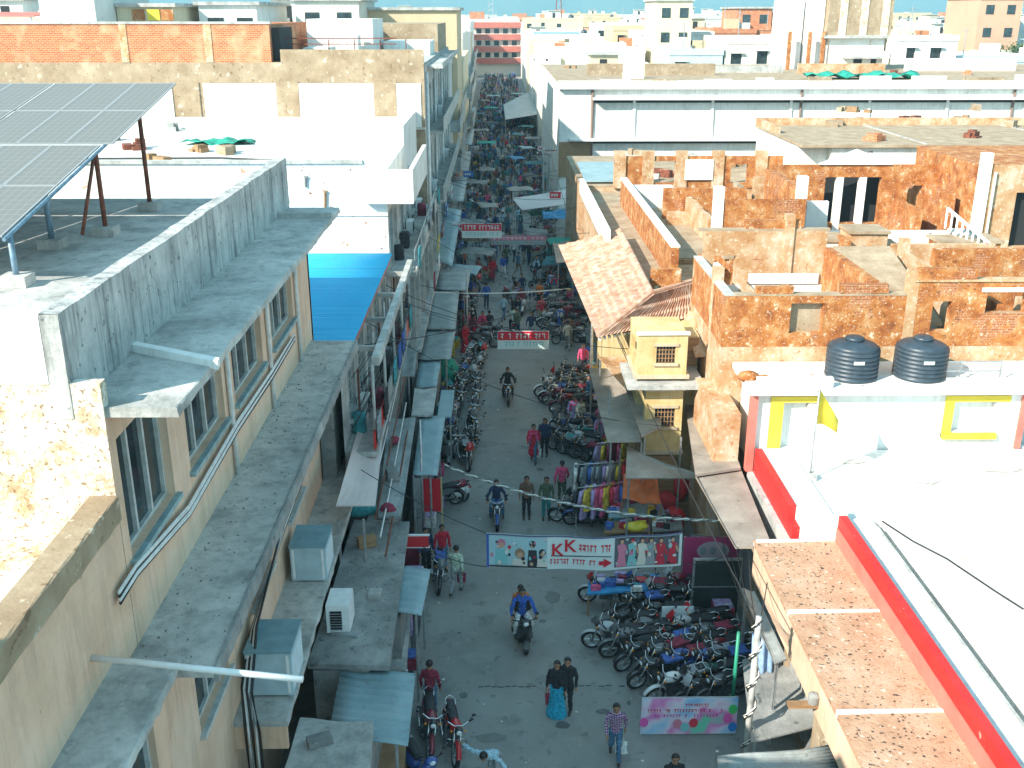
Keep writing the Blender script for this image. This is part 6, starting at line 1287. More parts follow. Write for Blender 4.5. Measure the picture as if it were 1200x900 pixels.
def capsule(mb, a, b, ra, rb, fl):
    a, b = Vector(a), Vector(b); d = b-a; L_ = d.length; d = d.normalized() if L_ > 1e-5 else Vector((0, 0, 1))
    if abs(d.x) > .75: u = Vector((0, 1, 0))     # sideways segment: flatten front-back
    else: u = Vector((1, 0, 0))
    u = (u-d*u.dot(d)).normalized(); v = d.cross(u); sx, sy = (1, fl) if abs(d.x) <= .75 else (fl, 1); n = 12; rings = []
    pr_ = [(-ra*math.cos(t), ra*math.sin(t)) for t in (.35, .8, 1.25)]+[(0, ra), (L_*.5, (ra+rb)/2), (L_, rb)]+[(L_+rb*math.cos(t), rb*math.sin(t)) for t in (1.25, .8, .35)]
    vs = [a-d*ra]
    for h, r in pr_: vs += [a+d*h+u*(math.cos(2*math.pi*k/n)*r*sx)+v*(math.sin(2*math.pi*k/n)*r*sy) for k in range(n)]
    vs.append(b+d*rb); m = len(pr_); fs = [(0, 1+(k+1) % n, 1+k) for k in range(n)]
    for j in range(m-1): fs += [(1+j*n+k, 1+j*n+(k+1) % n, 1+(j+1)*n+(k+1) % n, 1+(j+1)*n+k) for k in range(n)]
    t = len(vs)-1; fs += [(1+(m-1)*n+k, 1+(m-1)*n+(k+1) % n, t) for k in range(n)]; mb.add(vs, fs)
SLOT = {'skin': 0, 'top': 1, 'bot': 2, 'shoe': 3, 'shawl': 4, 'hair': 5}
def body_mesh(name, P, voxel, far=False):
    S, hd = segs(P); mb = MB()
    for s in S:
        if voxel > .02 and s[2] < .0135: continue
        capsule(mb, *s[:5])
    if far: capsule(mb, (hd[0], hd[1]-.03, hd[2]+.03), (hd[0], hd[1]-.03, hd[2]+.05), .09, .09, 1); S = S+[((hd[0], hd[1]-.045, hd[2]+.03), (hd[0], hd[1]-.03, hd[2]+.06), .1, .095, 1, 'hair')]
    me = mb.mesh(name, skin); o = bpy.data.objects.new('tmp', me); COL.objects.link(o); md = o.modifiers.new('r', 'REMESH'); md.mode = 'VOXEL'; md.voxel_size = voxel
    sm = o.modifiers.new('s', 'SMOOTH'); sm.iterations = 2; sm.factor = .4
    dg = bpy.context.evaluated_depsgraph_get(); out = bpy.data.meshes.new_from_object(o.evaluated_get(dg)); bpy.data.objects.remove(o); out.name = name
    n = len(out.polygons); c = np.empty(n*3); out.polygons.foreach_get('center', c); c = c.reshape(-1, 3); best = np.full(n, 1e9); lab = np.zeros(n, int)
    for a, b, ra, rb, fl, l in S:
        a, b = np.array(a), np.array(b); d = b-a; t = np.clip(((c-a)@d)/max(d@d, 1e-9), 0, 1); q = np.linalg.norm(c-(a+t[:, None]*d), axis=1)-(ra+(rb-ra)*t)*(1 if fl > .9 else .9); k = q < best; best[k] = q[k]; lab[k] = SLOT[l]
    w_ = voxel < .02
    if w_:      # cloth folds: small ripples along the surface of garments
        nv = len(out.vertices); co = np.empty(nv*3); out.vertices.foreach_get('co', co); co = co.reshape(-1, 3); no_ = np.empty(nv*3); out.vertices.foreach_get('normal', no_); no_ = no_.reshape(-1, 3)
        cloth = np.zeros(nv, bool)
        for p_, l_ in zip(out.polygons, lab):
            if l_ in (1, 2, 4): cloth[list(p_.vertices)] = True
        x_, y_, z_ = co.T; rp = .009*np.sin(34*z_+9*np.sin(14*x_)+7*y_)+.006*np.sin(61*z_-40*x_+11*np.sin(19*y_))+.006*np.sin(47*x_+30*y_+12*z_)
        co += no_*(rp*cloth)[:, None]; out.vertices.foreach_set('co', co.ravel())
    out.materials.clear()
    for m in (skin, CLM['grey'], CLM['denim'], shoe_m, CLM['blue'], hair_m): out.materials.append(m)
    out.polygons.foreach_set('material_index', lab.astype(np.int32)); out.polygons.foreach_set('use_smooth', [True]*n); out.update(); return out, hd
def hair_mesh(style):
    m = MB(); m.ell((0, -.018, .028), .098, .108, .108, 18, 12); vs = []
    for v in m.v:
        x, y, z = v
        if y > .035 and z < .06: y = .03-(.06-z)*.35; 
        if z < -.02 and style != 'long': z = -.02+(z+.02)*.35
        vs.append((x*(.9 if z < 0 else 1), y, z))
    m.v = vs
    if style == 'long': m.tube([(0, -.08, .02), (0, -.12, -.08), (0, -.12, -.3), (0, -.1, -.42)], .065, 8, .03)
    if style == 'bun': m.ell((0, -.12, -.01), .05, .05, .05, 10, 7)
    return m.mesh('hair', hair_m, True)
HAIR = {s: hair_mesh(s) for s in ('short', 'long', 'bun')}
m = MB()
for s in (-1, 1): m.ell((s*.032, .069, .0), .012, .008, .008, 8, 5); m.box(s*.032-.02, s*.032+.02, .07, .08, .016, .022)
m.box(-.022, .022, .078, .083, -.058, -.052); FACE = m.mesh('face_features', eye_m)
ST = {'legs': [((0, .02, .5), (0, 0, .09)), ((.01, .03, .5), (.01, .02, .09))], 'arms': [((.25, -.02, 1.12), (.26, .06, .88)), ((.25, -.02, 1.12), (.26, .06, .88))]}
WK = {'legs': [((0, .2, .53), (0, .22, .1)), ((0, -.03, .5), (0, -.33, .17))], 'arms': [((.25, -.14, 1.13), (.25, -.12, .9)), ((.25, .1, 1.13), (.22, .27, .95))], 'lean': .05, 'toe': [(0, 1, 0), (0, .8, -.7)]}
WK2 = {**WK, 'legs': [WK['legs'][1], WK['legs'][0]], 'arms': [WK['arms'][1], WK['arms'][0]], 'toe': [(0, .8, -.7), (0, 1, 0)]}
RD = {'hip': .93, 'hy': -.12, 'lean': .12, 'legs': [((.13, .26, .78), (.13, .1, .38)), ((.13, .26, .78), (.13, .1, .38))], 'arms': [((.34, .12, 1.12), (.345, .28, 1.04)), ((.34, .12, 1.12), (.345, .28, 1.04))], 'grip': 1}
PS = {'hip': .95, 'hy': -.42, 'lean': .1, 'legs': [((.16, -.08, .78), (.17, -.22, .42)), ((.16, -.08, .78), (.17, -.22, .42))], 'arms': [((.26, -.3, 1.13), (.16, -.12, 1.15)), ((.26, -.3, 1.13), (.16, -.12, 1.15))]}
KU = {**WK, 'kurta': 1, 'shawl': 1}; SK = {**ST, 'skirt': 1, 'shawl': 1}
BD = {'lean': 1.0, 'nod': -.02, 'legs': [((0, .08, .5), (0, -.02, .09)), ((0, .05, .5), (0, -.05, .09))], 'arms': [((.45, .45, 1.12), (.62, .6, .98)), ((.42, .42, 1.2), (.7, .3, 1.2))]}
POSE = {'stand': ST, 'walk': WK, 'walk2': WK2, 'ride': RD, 'pillion': PS, 'kurta': KU, 'skirt': SK, 'bend': BD, 'jacket': {**ST, 'sx': 1.12}, 'ridershawl': {**RD, 'sx': 1.2, 'shawl': 1}}
BODY = {k: body_mesh('body_'+k, p, .0115) for k, p in POSE.items()}
FARB = {k: body_mesh('far_body_'+k, POSE[k], .034, True) for k in ('stand', 'walk', 'walk2', 'kurta', 'skirt', 'ride')}
def setslots(o, top, bot, shawl, sh=None):
    for i, mt in ((1, CLM[top]), (2, CLM[bot]), (4, CLM[shawl])): o.material_slots[i].link = 'OBJECT'; o.material_slots[i].material = mt
def person(px, py, pose, face, top, bot, label, hair='short', shawl='blue', pos=None, z=0, s=.95, group=None):
    """face: heading in degrees clockwise from straight up the street; px, py: where the feet stand"""
    p = Vector(pos) if pos is not None else az(px, py, 0); me, hd = BODY[pose]; o = link('person', me); setslots(o, top, bot, shawl); o.location = (p.x, p.y, z); o.rotation_euler = (0, 0, R(-face)); o.scale = (s,)*3
    h = link('hair', HAIR[hair], o); h.location = hd; f = link('face_features', FACE, o); f.location = hd
    if pose == 'bend':
        for q in (h, f): q.rotation_euler = (-.9, 0, 0)
    return tag(o, label, 'person', group)
person(535, 695, 'walk2', 15, 'pale green', 'grey', 'person in a pale green shirt and grey trousers walking beside the spotted tin roof')
person(519, 668, 'stand', 160, 'red', 'denim', 'person in a red jacket standing at the shop entrance')
person(500, 672, 'jacket', 150, 'navy', 'dark', 'person in dark clothes under the small red sign')
person(0, 0, 'ridershawl', 172, 'blue', 'white', 'person with a blue shawl riding a black scooter towards the balloon banner', hair='short', shawl='dark', pos=R1_.location, s=1.0)
person(0, 0, 'pillion', 172, 'orange', 'cream', 'person in orange riding pillion behind the blue shawl', hair='long', pos=R1_.location)
person(652, 838, 'skirt', 200, 'dark', 'turquoise', 'person in a black jacket and turquoise skirt walking with a companion', hair='bun', shawl='dark')
person(664, 834, 'jacket', 195, 'dark', 'dark', 'person in a black jacket close behind the turquoise skirt')
person(720, 890, 'walk', 185, 'plaid', 'denim', 'person in a plaid shirt and jeans walking towards the balloon banner')
person(0, 0, 'bend', 205, 'pale blue', 'grey', 'person in a pale blue shirt bending forward with arms spread', pos=(-.15, 19.35, 0))
person(0, 0, 'stand', 180, 'dark', 'dark', 'person with a pink and black top at the street edge below the balloon banner', pos=(3.85, 18.35, 0))
person(505, 838, 'stand', 10, 'maroon', 'denim', 'person in jeans standing between the stall counter and the red motorcycle')
person(625, 541, 'kurta', 185, 'red', 'denim', 'person in a red top and blue trousers walking in the open street', hair='long', shawl='pink')
person(638, 534, 'jacket', 190, 'navy', 'dark', 'person in a dark jacket just behind the red top')
person(0, 0, 'ride', 178, 'navy', 'denim', 'person in a dark blue jacket riding a blue motorcycle', pos=R2_.location)
person(617, 607, 'jacket', 180, 'brown', 'dark', 'person in a brown jacket standing under the twisted rope')
person(640, 608, 'stand', 182, 'olive', 'teal', 'person in dark green standing under the twisted rope', hair='long')
person(658, 588, 'walk', 5, 'pink', 'olive', 'person in a bright pink top facing the clothes rack', hair='bun')
person(0, 0, 'ride', 178, 'dark', 'dark', 'person in dark clothes riding a black motorcycle in the open street', pos=R3_.location)
person(0, 0, 'ride', 2, 'pale green', 'dark', 'person in a pale shirt riding away past the red and white banner', pos=R4_.location)
for k, (px, py, po, f, t, b, lb) in enumerate(((672, 505, 'kurta', 190, 'lavender', 'white', 'person in a lavender kurta among the motorcycles by the brown canopy'), (679, 508, 'kurta', 150, 'cream', 'brown', 'person in a cream kurta beside the lavender kurta'), (703, 528, 'skirt', 175, 'lavender', 'lavender', 'person in a long lavender dress by the clothes rack'), (706, 510, 'walk', 20, 'pink', 'denim', 'person in pink and jeans under the brown canopy'),
        (548, 398, 'kurta', 100, 'red', 'red', 'person in red kurta at the pale post'), (555, 402, 'kurta', 60, 'maroon', 'red', 'person in maroon and red beside the pale post'), (566, 398, 'kurta', 190, 'red', 'orange', 'person in red and orange beside the parked grey motorcycle'), (545, 412, 'skirt', 120, 'red', 'red', 'person in a long red skirt by the ribbed stall roof'),
        (570, 362, 'walk', 0, 'blue', 'navy', 'person in a blue top walking up the street under the straight rope'), (602, 366, 'walk2', 180, 'grey', 'dark', 'person in grey walking beneath the straight rope'), (611, 367, 'walk', 180, 'maroon', 'dark', 'person in maroon walking beneath the straight rope'), (577, 330, 'kurta', 180, 'red', 'maroon', 'person in a bright red kurta in the crowd beside the pale patched roof'), (590, 326, 'walk', 170, 'blue', 'white', 'person in blue and white next to the bright red kurta'),
        (545, 320, 'stand', 90, 'orange', 'dark', 'person in orange by the patched stall roof'), (632, 360, 'stand', 200, 'orange', 'dark', 'person in orange below the straight rope by the parked motorcycles'), (690, 480, 'stand', 250, 'denim', 'denim', 'person in denim beside the brown canopy post'), (683, 440, 'stand', 200, 'pink', 'dark', 'person with a pink head covering by the motorcycles below the eaves'))):
    person(px, py, po, f, t, b, lb, hair='long' if po in ('kurta', 'skirt') else 'short', shawl=t if k % 2 else 'pink')
# the far crowd: individual people, one mesh each
cr = random.Random(21); tops = ['dark', 'navy', 'blue', 'grey', 'teal', 'denim', 'white', 'pale blue', 'olive', 'maroon', 'red', 'pink', 'brown', 'lavender', 'cream']; wtp = [8, 8, 5, 6, 6, 6, 1.5, 2, 3, 2, 1, .7, 3, 1, 1]; bots = ['dark', 'denim', 'navy', 'grey', 'khaki', 'brown']
for k in range(255):
    Y = 52+(k/255)**1.2*180; X = cr.uniform(-3.0, 4.4) if Y > 66 else cr.choice((cr.uniform(-2.8, -1.4), cr.uniform(2.4, 4.2), cr.uniform(-1, 2)))
    po = cr.choice(('stand', 'walk', 'walk2', 'walk', 'kurta', 'skirt')); t = cr.choices(tops, wtp)[0]; b = cr.choice(bots); me, hd = FARB[po]; o = link('person', me); setslots(o, t, b, cr.choice(tops)); o.location = (X, Y, 0); o.rotation_euler = (0, 0, R(cr.choice((0, 180))+cr.uniform(-50, 50))); o.scale = (cr.uniform(.92, 1.05),)*3
    what = {'stand': 'standing', 'walk': 'walking', 'walk2': 'walking', 'kurta': 'in a long kurta', 'skirt': 'in a long skirt'}[po]
    tag(o, f'person in a {t} top {what} in the far market crowd', 'person', 'people in the far market crowd')

# ------------------------------------------------------------------ clutter that fills the market street and the roofs
kr = random.Random(77)
cart_cols = [('grey', conc_dark), ('blue', blue_tarp), ('blue grey', tin), ('brown', tin_brown), ('teal', plain('teal_canvas', (.05, .17, .19), .8, noise=.4, nscale=3)), ('green', green_tarp), ('dark', plain('dark_canvas', (.07, .08, .085), .8, noise=.4, nscale=3))]
def cart_proto():
    t = thing('hawker_cart', 'x', 'cart'); MB().box(-.9, .9, -.55, .55, .72, .8).build('deck', wood, t)
    for sx in (-.6, .6):
        for sy in (-.58, .58): MB().lathe([(.3, -.03), (.33, -.02), (.33, .02), (.3, .03)], (0, 0, 0), 'y', 14, True).tube([(-.3, 0, 0), (.3, 0, 0)], .015, 4).tube([(0, 0, -.3), (0, 0, .3)], .015, 4).build('wheel', rubber, t).location = (sx, sy, .33)
    for sx in (-.85, .85):
        for sy in (-.5, .5): MB().tube([(sx, sy, .3), (sx, sy, 2.0)], .025, 5).build('post', wood, t)
    MB().sheet((-1.15, -.8, 1.98), (1.15, -.8, 1.98), (1.15, .8, 2.08), (-1.15, .8, 2.08), 8, 6, lambda u, v: .08*math.sin(u*3.14)+.04*math.sin(u*11+v*5), .02).build('canopy', tin_grey, t, True)
    for k in range(6): MB().ell((-.7+.28*k, .1*math.sin(k*2), .92), .14, .2, .14, 8, 6).build('heap', CM['white'], t, True)
    return t
cp = cart_proto(); ci = 0
for k in range(34):
    Y = 62+(k/34)**1.2*150; X = (-2.6, 3.6, -1.2, 4.2, 2.4)[k % 5]+kr.uniform(-.5, .5)
    o = cp if k == 0 else tree_copy(cp); cn, cm = kr.choice(cart_cols); recolour(o, {'canopy'}, cm)
    for h in o.children:
        if h.name.startswith('heap'): h.material_slots[0].link = 'OBJECT'; h.material_slots[0].material = CM[kr.choice(CL)[0]]
    o.location = (X, Y, 0); o.rotation_euler = (0, 0, kr.choice((0, 1.57))+kr.uniform(-.3, .3)); tag(o, f'wooden hawker cart with a {cn} canopy in the far market crowd', 'cart', 'hawker carts in the far market')
# sign boards on the shop fronts
sign_c = [('red', (.5, .03, .03)), ('blue', (.04, .12, .4)), ('yellow', (.65, .48, .05)), ('white', (.66, .68, .68)), ('green', (.03, .28, .15)), ('maroon', (.25, .03, .06)), ('black', (.03, .03, .035))]
def signboard(x, y, z, w_, h, ci, face, where):
    n, c = sign_c[ci]; T = Thing('shop_sign', f'{n} shop sign board {where}', 'sign', (x, y, z), 'shop sign boards '+where)
    if face == 'E': T.part('panel', MB().box(x, x+.06, y, y+w_, z, z+h), paint('sign '+n, c)); m = MB(); [m.box(x+.062, x+.068, y+.15+k*.28, y+.33+k*.28, z+h*.3, z+h*.7) for k in range(int((w_-.3)/.28))]; T.part('small_lettering', m, paint('sign marks', (.6, .6, .58)) if n != 'white' else bred)
    else: T.part('panel', MB().box(x, x+w_, y, y+.06, z, z+h), paint('sign '+n, c)); m = MB(); [m.box(x+.12+k*.2, x+.26+k*.2, y-.008, y-.002, z+h*.3, z+h*.7) for k in range(int((w_-.2)/.2))]; T.part('small_lettering', m, paint('sign marks', (.6, .6, .58)) if n != 'white' else bred)
    T.part('bracket', MB().box(x-.35, x-.003, y+.01, y+.05, z+h*.5, z+h*.55), steel)
for k, (y, z) in enumerate(((43, 3.2), (46.5, 3.4), (50, 3.1), (53.5, 3.3), (57, 3.0), (61, 3.3), (66, 3.2), (72, 3.4), (80, 3.3), (90, 3.4), (102, 3.4), (116, 3.5), (130, 3.5))): signboard(-3.9+(.2 if y > 58 else 0), y, z, 2.4, .7, (3, 0, 1, 4, 3, 2, 5, 1, 3, 0, 2, 3, 1)[k], 'E', 'over the shaded shop fronts')
for k, (x, y, z) in enumerate(((-3.2, 70, 2.9), (-3.1, 92, 3.2), (4.1, 82, 3.0), (4.2, 110, 3.2))): signboard(x, y, z, .9, .5, (3, 1, 0, 3)[k], 'S', 'jutting out above the crowd')
# outdoor air conditioning units and dishes on the shaded fronts
for k, (x, y, z) in enumerate(((-4.58, 30.9, 4.62), (-4.58, 36.4, 4.62), (-4.45, 46.2, 6.92), (-4.45, 49, 6.92), (-4.45, 55, 6.92), (-3.98, 62, 6.86), (-3.98, 70, 10.56), (-3.98, 77, 6.86))):
    T = Thing('air_conditioner', ('white air conditioner unit on the balcony slab of the blue roofed house', 'white air conditioner unit on the balcony slab of the blue roofed house', 'white air conditioner on the ledge below the white balcony', 'white air conditioner on the ledge below the white balcony', 'white air conditioner on the ledge below the white balcony', 'white air conditioner on a balcony of the brick topped building', 'white air conditioner on a balcony of the brick topped building', 'white air conditioner on a balcony of the brick topped building')[k], 'air conditioner', (x, y, z), 'air conditioners on the shaded fronts')
    T.part('casing', MB().box(x, x+.32, y, y+.85, z, z+.6), white_metal); T.part('fan_grille', MB().lathe([(.02, 0), (.24, 0), (.25, .015), (.02, .02)], (x+.322, y+.36, z+.3), 'x', 16), dark); T.part('pipe', MB().tube([(x+.1, y+.9, z+.2), (x+.02, y+1.0, z+.9)], .02, 5), wire_m)
# junk and small walls on the flat roofs
junk = [('stack of grey blocks', conc), ('heap of brown rubble', brown_roof), ('rusty metal sheet pile', steel_rust), ('pile of old planks', wood), ('stack of bricks', brick_m)]
for k in range(46):
    n, m_ = kr.choice(junk); zone = kr.choice(('white', 'long', 'brick', 'brown', 'rust'))
    if zone == 'white': x, y, z, wh = kr.uniform(-22, -6), kr.uniform(44, 57), 11.0, 'on the white house roof'
    elif zone == 'long': x, y, z, wh = kr.uniform(8, 60), kr.uniform(96, 125), 11.0, 'on the long white building roof'
    elif zone == 'brick': x, y, z, wh = kr.uniform(-11, -5), kr.uniform(59.5, 84), 14.35, 'on the roof beside the brick storey'
    elif zone == 'brown': x, y, z, wh = kr.uniform(19, 42), kr.uniform(60, 82), 10.0, 'on the brown gravelled roof'
    else: x, y, z, wh = kr.uniform(8, 17), kr.uniform(64, 78), 7.1, 'on the rust piered house roof'
    g = MB()
    for j in range(kr.randint(3, 6)): a, b, c_ = kr.uniform(-.6, .6), kr.uniform(-.4, .4), kr.uniform(.08, .45); s = kr.uniform(.15, .5); g.box(a-s, a+s, b-.2, b+.2, .002*j, c_+.001*j)
    o = g.build('roof_junk', m_); o.location = (x, y, z); o.rotation_euler = (0, 0, kr.uniform(0, 3)); tag(o, f'{n} {wh}', 'junk', 'junk '+wh)
# pipes on the white house wall and roof
for (px, py0, py1, m_, lb) in ((381, 224, 243, wood, 'short brown drain spout on the white house wall'), (358, 207, 219, conc_dark, 'small dark vent slit on the white house wall')):
    a = ay(px, py0, 41.55); b = ay(px, py1, 41.55); tag(MB().tube([a, b], .06, 6).box(a.x-.07, a.x+.07, 41.5, 41.59, a.z-.05, a.z+.03).build('wall_spout', m_), lb, 'spout')
tag(MB().tube([(-20, 45, 11.06), (-12, 45.2, 11.06), (-8, 44, 11.06)], .04, 5).build('roof_pipe', wire_m), 'thin dark pipe lying across the white flat roof', 'pipe')
for k in range(30):
    a = kr.uniform(13.5, 24); b = kr.uniform(9.5, 24)
# scraps and a strap on the white terrace
tag(MB().tube([(10.2, 24.3, 4.23), (10.6, 23.2, 4.23), (11.1, 22.3, 4.23), (11.6, 20.8, 4.23), (11.9, 20.0, 4.23)], .025, 5).build('terrace_hose', wire_m), 'thin black hose lying along the gutter of the white terrace', 'hose')

# ------------------------------------------------------------------ more machines, cables, bags, the packed far crowd, patches on the road
for k, (px, py, a, c) in enumerate(((735, 745, -86, 'black'), (740, 768, -100, 'grey'), (805, 752, -100, 'silver'), (822, 742, -98, 'black'), (778, 785, -110, 'grey'), (848, 792, -106, 'black'), (822, 825, -112, 'black'), (845, 820, -110, 'grey'), (780, 712, -84, 'black'), (820, 716, -90, 'black'))): bike(px, py, a+br.uniform(-6, 6), c, w1, lean=br.choice((-8, -11, -6, 8)))
for k, (px, py) in enumerate(((544, 545), (520, 540), (523, 520), (526, 500), (529, 484), (531, 470), (534, 455))): bike(px, py, 180+br.uniform(-20, 20), br.choice(cl), w2, kind='s' if k % 3 == 1 else 'm', lean=br.choice((-8, -10, 7)))
for k, (px, py) in enumerate(((690, 505), (684, 494), (660, 500), (694, 520), (666, 512))): bike(px, py, -85+br.uniform(-30, 30), br.choice(cl), 'parked in front of the clothes racks', kind='s' if k == 2 else 'm')
for k, (px, py) in enumerate(((547, 372), (555, 362), (540, 390), (549, 350), (556, 340), (640, 350), (650, 360), (660, 368), (636, 340), (646, 332), (655, 342))): bike(px, py, (180 if px < 600 else -90)+br.uniform(-25, 25), br.choice(cl), 'parked near the straight pale rope')
# steering turned a little, so that no two stand alike
for o in list(COL.objects):
    if o.name.split('.')[0] in ('motorcycle', 'scooter') and o.type == 'EMPTY' and o not in RID:
        s = br.uniform(.94, 1.05); o.scale = (s, s*br.uniform(.97, 1.03), s)
        mc = o.name.startswith('motorcycle'); ft = []
        if mc and br.random() < .35:      # small front fairing on some
            q = link('fairing', bpy.data.meshes.get('fairing') or MB().add([(-.13, .5, .82), (.13, .5, .82), (.15, .56, .98), (-.15, .56, .98), (.1, .46, 1.16), (-.1, .46, 1.16), (0, .66, .86), (0, .68, 1.0), (0, .5, 1.18)], [(0, 6, 7, 3), (6, 1, 2, 7), (3, 7, 8, 5), (7, 2, 4, 8)]).mesh('fairing', BM['black'], True), o); q.material_slots[0].link = 'OBJECT'; fc = br.choice(('black', 'grey', 'red', 'blue', 'silver')); q.material_slots[0].material = BM[fc]; ft.append(f'{fc} fairing')
        if mc and br.random() < .35: ft.append('leg guard'); link('leg_guard', bpy.data.meshes.get('leg_guard') or MB().tube([(0, .4, .55), (.22, .36, .56), (.3, .32, .42), (.22, .3, .26), (.05, .28, .26)], .014, 6).tube([(0, .4, .55), (-.22, .36, .56), (-.3, .32, .42), (-.22, .3, .26), (-.05, .28, .26)], .014, 6).mesh('leg_guard', chrome, True), o)
        if mc and br.random() < .25: ft.append('black pannier'); link('pannier', bpy.data.meshes.get('pannier') or MB().slab(.14, .32, -.68, -.3, .45, .75, 4, .01).mesh('pannier', black_m), o)
        if br.random() < .3:
            g = link('seat_cover', bpy.data.meshes.get('seat_cover') or MB().slab(-.16, .16, -.62, -.05, .8, .885, 8, .012).mesh('seat_cover', CM['grey']), o); g.material_slots[0].link = 'OBJECT'; sc_ = br.choice(('grey', 'blue', 'black', 'maroon', 'teal')); g.material_slots[0].material = CM[sc_]; ft.append(f'{sc_} seat cover')
        nm_ = 'motorcycle' if mc else 'scooter'
        while ft:
            nl = o['label'].replace(nm_+' ', nm_+' with '+' and '.join(ft)+' ', 1)
            if len(nl.split()) <= 16: o['label'] = nl; break
            ft.pop(0)
# overhead cables: tangles along the fronts and across the street
wr = random.Random(4)
for k in range(16):
    a = Vector((-4.3+wr.uniform(0, .5), 27+wr.uniform(0, 2), 6.3+wr.uniform(-.9, .9))); b = Vector((-4.1+wr.uniform(0, .6), 57+wr.uniform(-3, 3), 6.2+wr.uniform(-.8, .8)))
    tag(MB().tube(sag(a, b, wr.uniform(.3, 1.1), 20), .014, 4).build('overhead_cable', wire_m, smooth=True), 'thin dark cable slung along the shaded house fronts', 'cable', 'cables along the shaded fronts')
for k in range(12):
    Y = 33+k*4.4+wr.uniform(-2, 2); a = Vector((-4.2, Y, 6+wr.uniform(-.8, 1.5))); b = Vector((4.9, Y+wr.uniform(-5, 5), 5.2+wr.uniform(-.5, .8)))
    tag(MB().tube(sag(a, b, wr.uniform(.3, .8), 18), .013, 4).build('overhead_cable', wire_m, smooth=True), 'thin dark cable crossing above the market street', 'cable', 'cables across the market street')
for k in range(5):
    a = Vector((UP1.x, UP1.y, 4.1-.08*k)); b = Vector((6.9, 23+2.2*k, 3.3)); tag(MB().tube(sag(a, b, .35+.1*k, 14), .013, 4).build('overhead_cable', wire_m, smooth=True), 'loose dark cable from the wound utility pole to the pink fascia', 'cable', 'cables from the wound pole')
# bags carried by passers-by
for (px, py, z, c, lb) in ((541, 690, .55, 'maroon', 'maroon shopping bag beside the person in pale green'), (630, 540, .5, 'white', 'white shopping bag beside the red top'), (727, 888, .45, 'white', 'white carrier bag beside the plaid shirt'), (645, 836, .6, 'maroon', 'maroon handbag beside the turquoise skirt')):
    p = az(px, py, 0); T = Thing('shopping_bag', lb, 'bag', (p.x, p.y, z-.3)); m = MB(); m.add([(p.x-.13, p.y-.05, z-.3), (p.x+.13, p.y-.05, z-.3), (p.x+.13, p.y+.05, z-.3), (p.x-.13, p.y+.05, z-.3), (p.x-.15, p.y-.015, z+.02), (p.x+.15, p.y-.015, z+.02), (p.x+.15, p.y+.015, z+.02), (p.x-.15, p.y+.015, z+.02)], [(0, 1, 2, 3), (4, 5, 6, 7), (0, 1, 5, 4), (1, 2, 6, 5), (2, 3, 7, 6), (3, 0, 4, 7)]); T.part('sack', m, CM[c]); T.part('handle', MB().tube([(p.x-.07, p.y, z+.02), (p.x-.05, p.y, z+.16), (p.x+.05, p.y, z+.16), (p.x+.07, p.y, z+.02)], .01, 5), CM[c])
# packed crowd further on, read as one mass
lo = {k: body_mesh('crowd_'+k, POSE[k], .075, True)[0] for k in ('stand', 'walk', 'kurta', 'skirt')}
cm_l = [skin, hair_m, shoe_m]+[CLM[k] for k in tops]+[CLM[k] for k in bots]; ix = {k: 3+i for i, k in enumerate(tops)}; ixb = {k: 3+len(tops)+i for i, k in enumerate(bots)}
V, Fs, Mi = [], [], []; src = {}
for k, me in lo.items(): src[k] = (np.array([v.co[:] for v in me.vertices]), [tuple(p.vertices) for p in me.polygons], [p.material_index for p in me.polygons])
off = 0
for k in range(520):
    Y = 95+(k/520)**1.1*200; X = cr.uniform(-3.6, 4.8); v, f, mi = src[cr.choice(list(lo))]; a = cr.uniform(0, 6.28); c, s = math.cos(a), math.sin(a)
    vv = v@np.array([[c, s, 0], [-s, c, 0], [0, 0, 1]])*cr.uniform(.92, 1.05)+np.array([X, Y, 0]); t = cr.choices(tops, wtp)[0]; b = cr.choice(bots); mp_ = {0: 0, 1: ix[t], 2: ixb[b], 3: 2, 4: ix[t], 5: 1}
    V.append(vv); Fs += [tuple(i+off for i in q) for q in f]; Mi += [mp_[q] for q in mi]; off += len(v)
me = bpy.data.meshes.new('crowd'); me.from_pydata(np.concatenate(V).tolist(), [], Fs)
for m_ in cm_l: me.materials.append(m_)
me.polygons.foreach_set('material_index', Mi); me.polygons.foreach_set('use_smooth', [True]*len(Fs)); tag(link('crowd', me), 'dense mass of shoppers filling the far end of the market street', 'crowd', kind='stuff')
# patches, a manhole and an oil stain on the road
def road_patch(px, py, rx, ry, mat, z, name='road_patch'):
    p = az(px, py, 0); n = 14; rr = random.Random(px); g = MB(); g.add([(p.x+rx*math.cos(2*math.pi*k/n)*rr.uniform(.75, 1.1), p.y+ry*math.sin(2*math.pi*k/n)*rr.uniform(.75, 1.1), z) for k in range(n)], [tuple(range(n))]); struct(name, g, mat)
dk = weather('dark_patch', [(.35, (.15, .155, .145)), (.65, (.2, .205, .195))], 2.5); lt = weather('dusty_patch', [(.35, (.22, .225, .21)), (.65, (.275, .275, .255))], 2.5)
for (px, py, rx, ry, m_, z) in ((560, 770, .5, .3, lt, .004), (690, 845, .5, .25, lt, .004), (600, 560, .5, .8, lt, .004), (575, 865, .45, .2, dk, .004), (648, 700, .25, .4, dk, .004)): road_patch(px, py, rx, ry, m_, z)
p = az(640, 800, 0); struct('manhole_cover', MB().lathe([(0, .012), (.28, .012), (.3, .006), (.33, .006), (.33, 0)], (p.x, p.y, .004), seg=24), conc_dark)
g = MB()
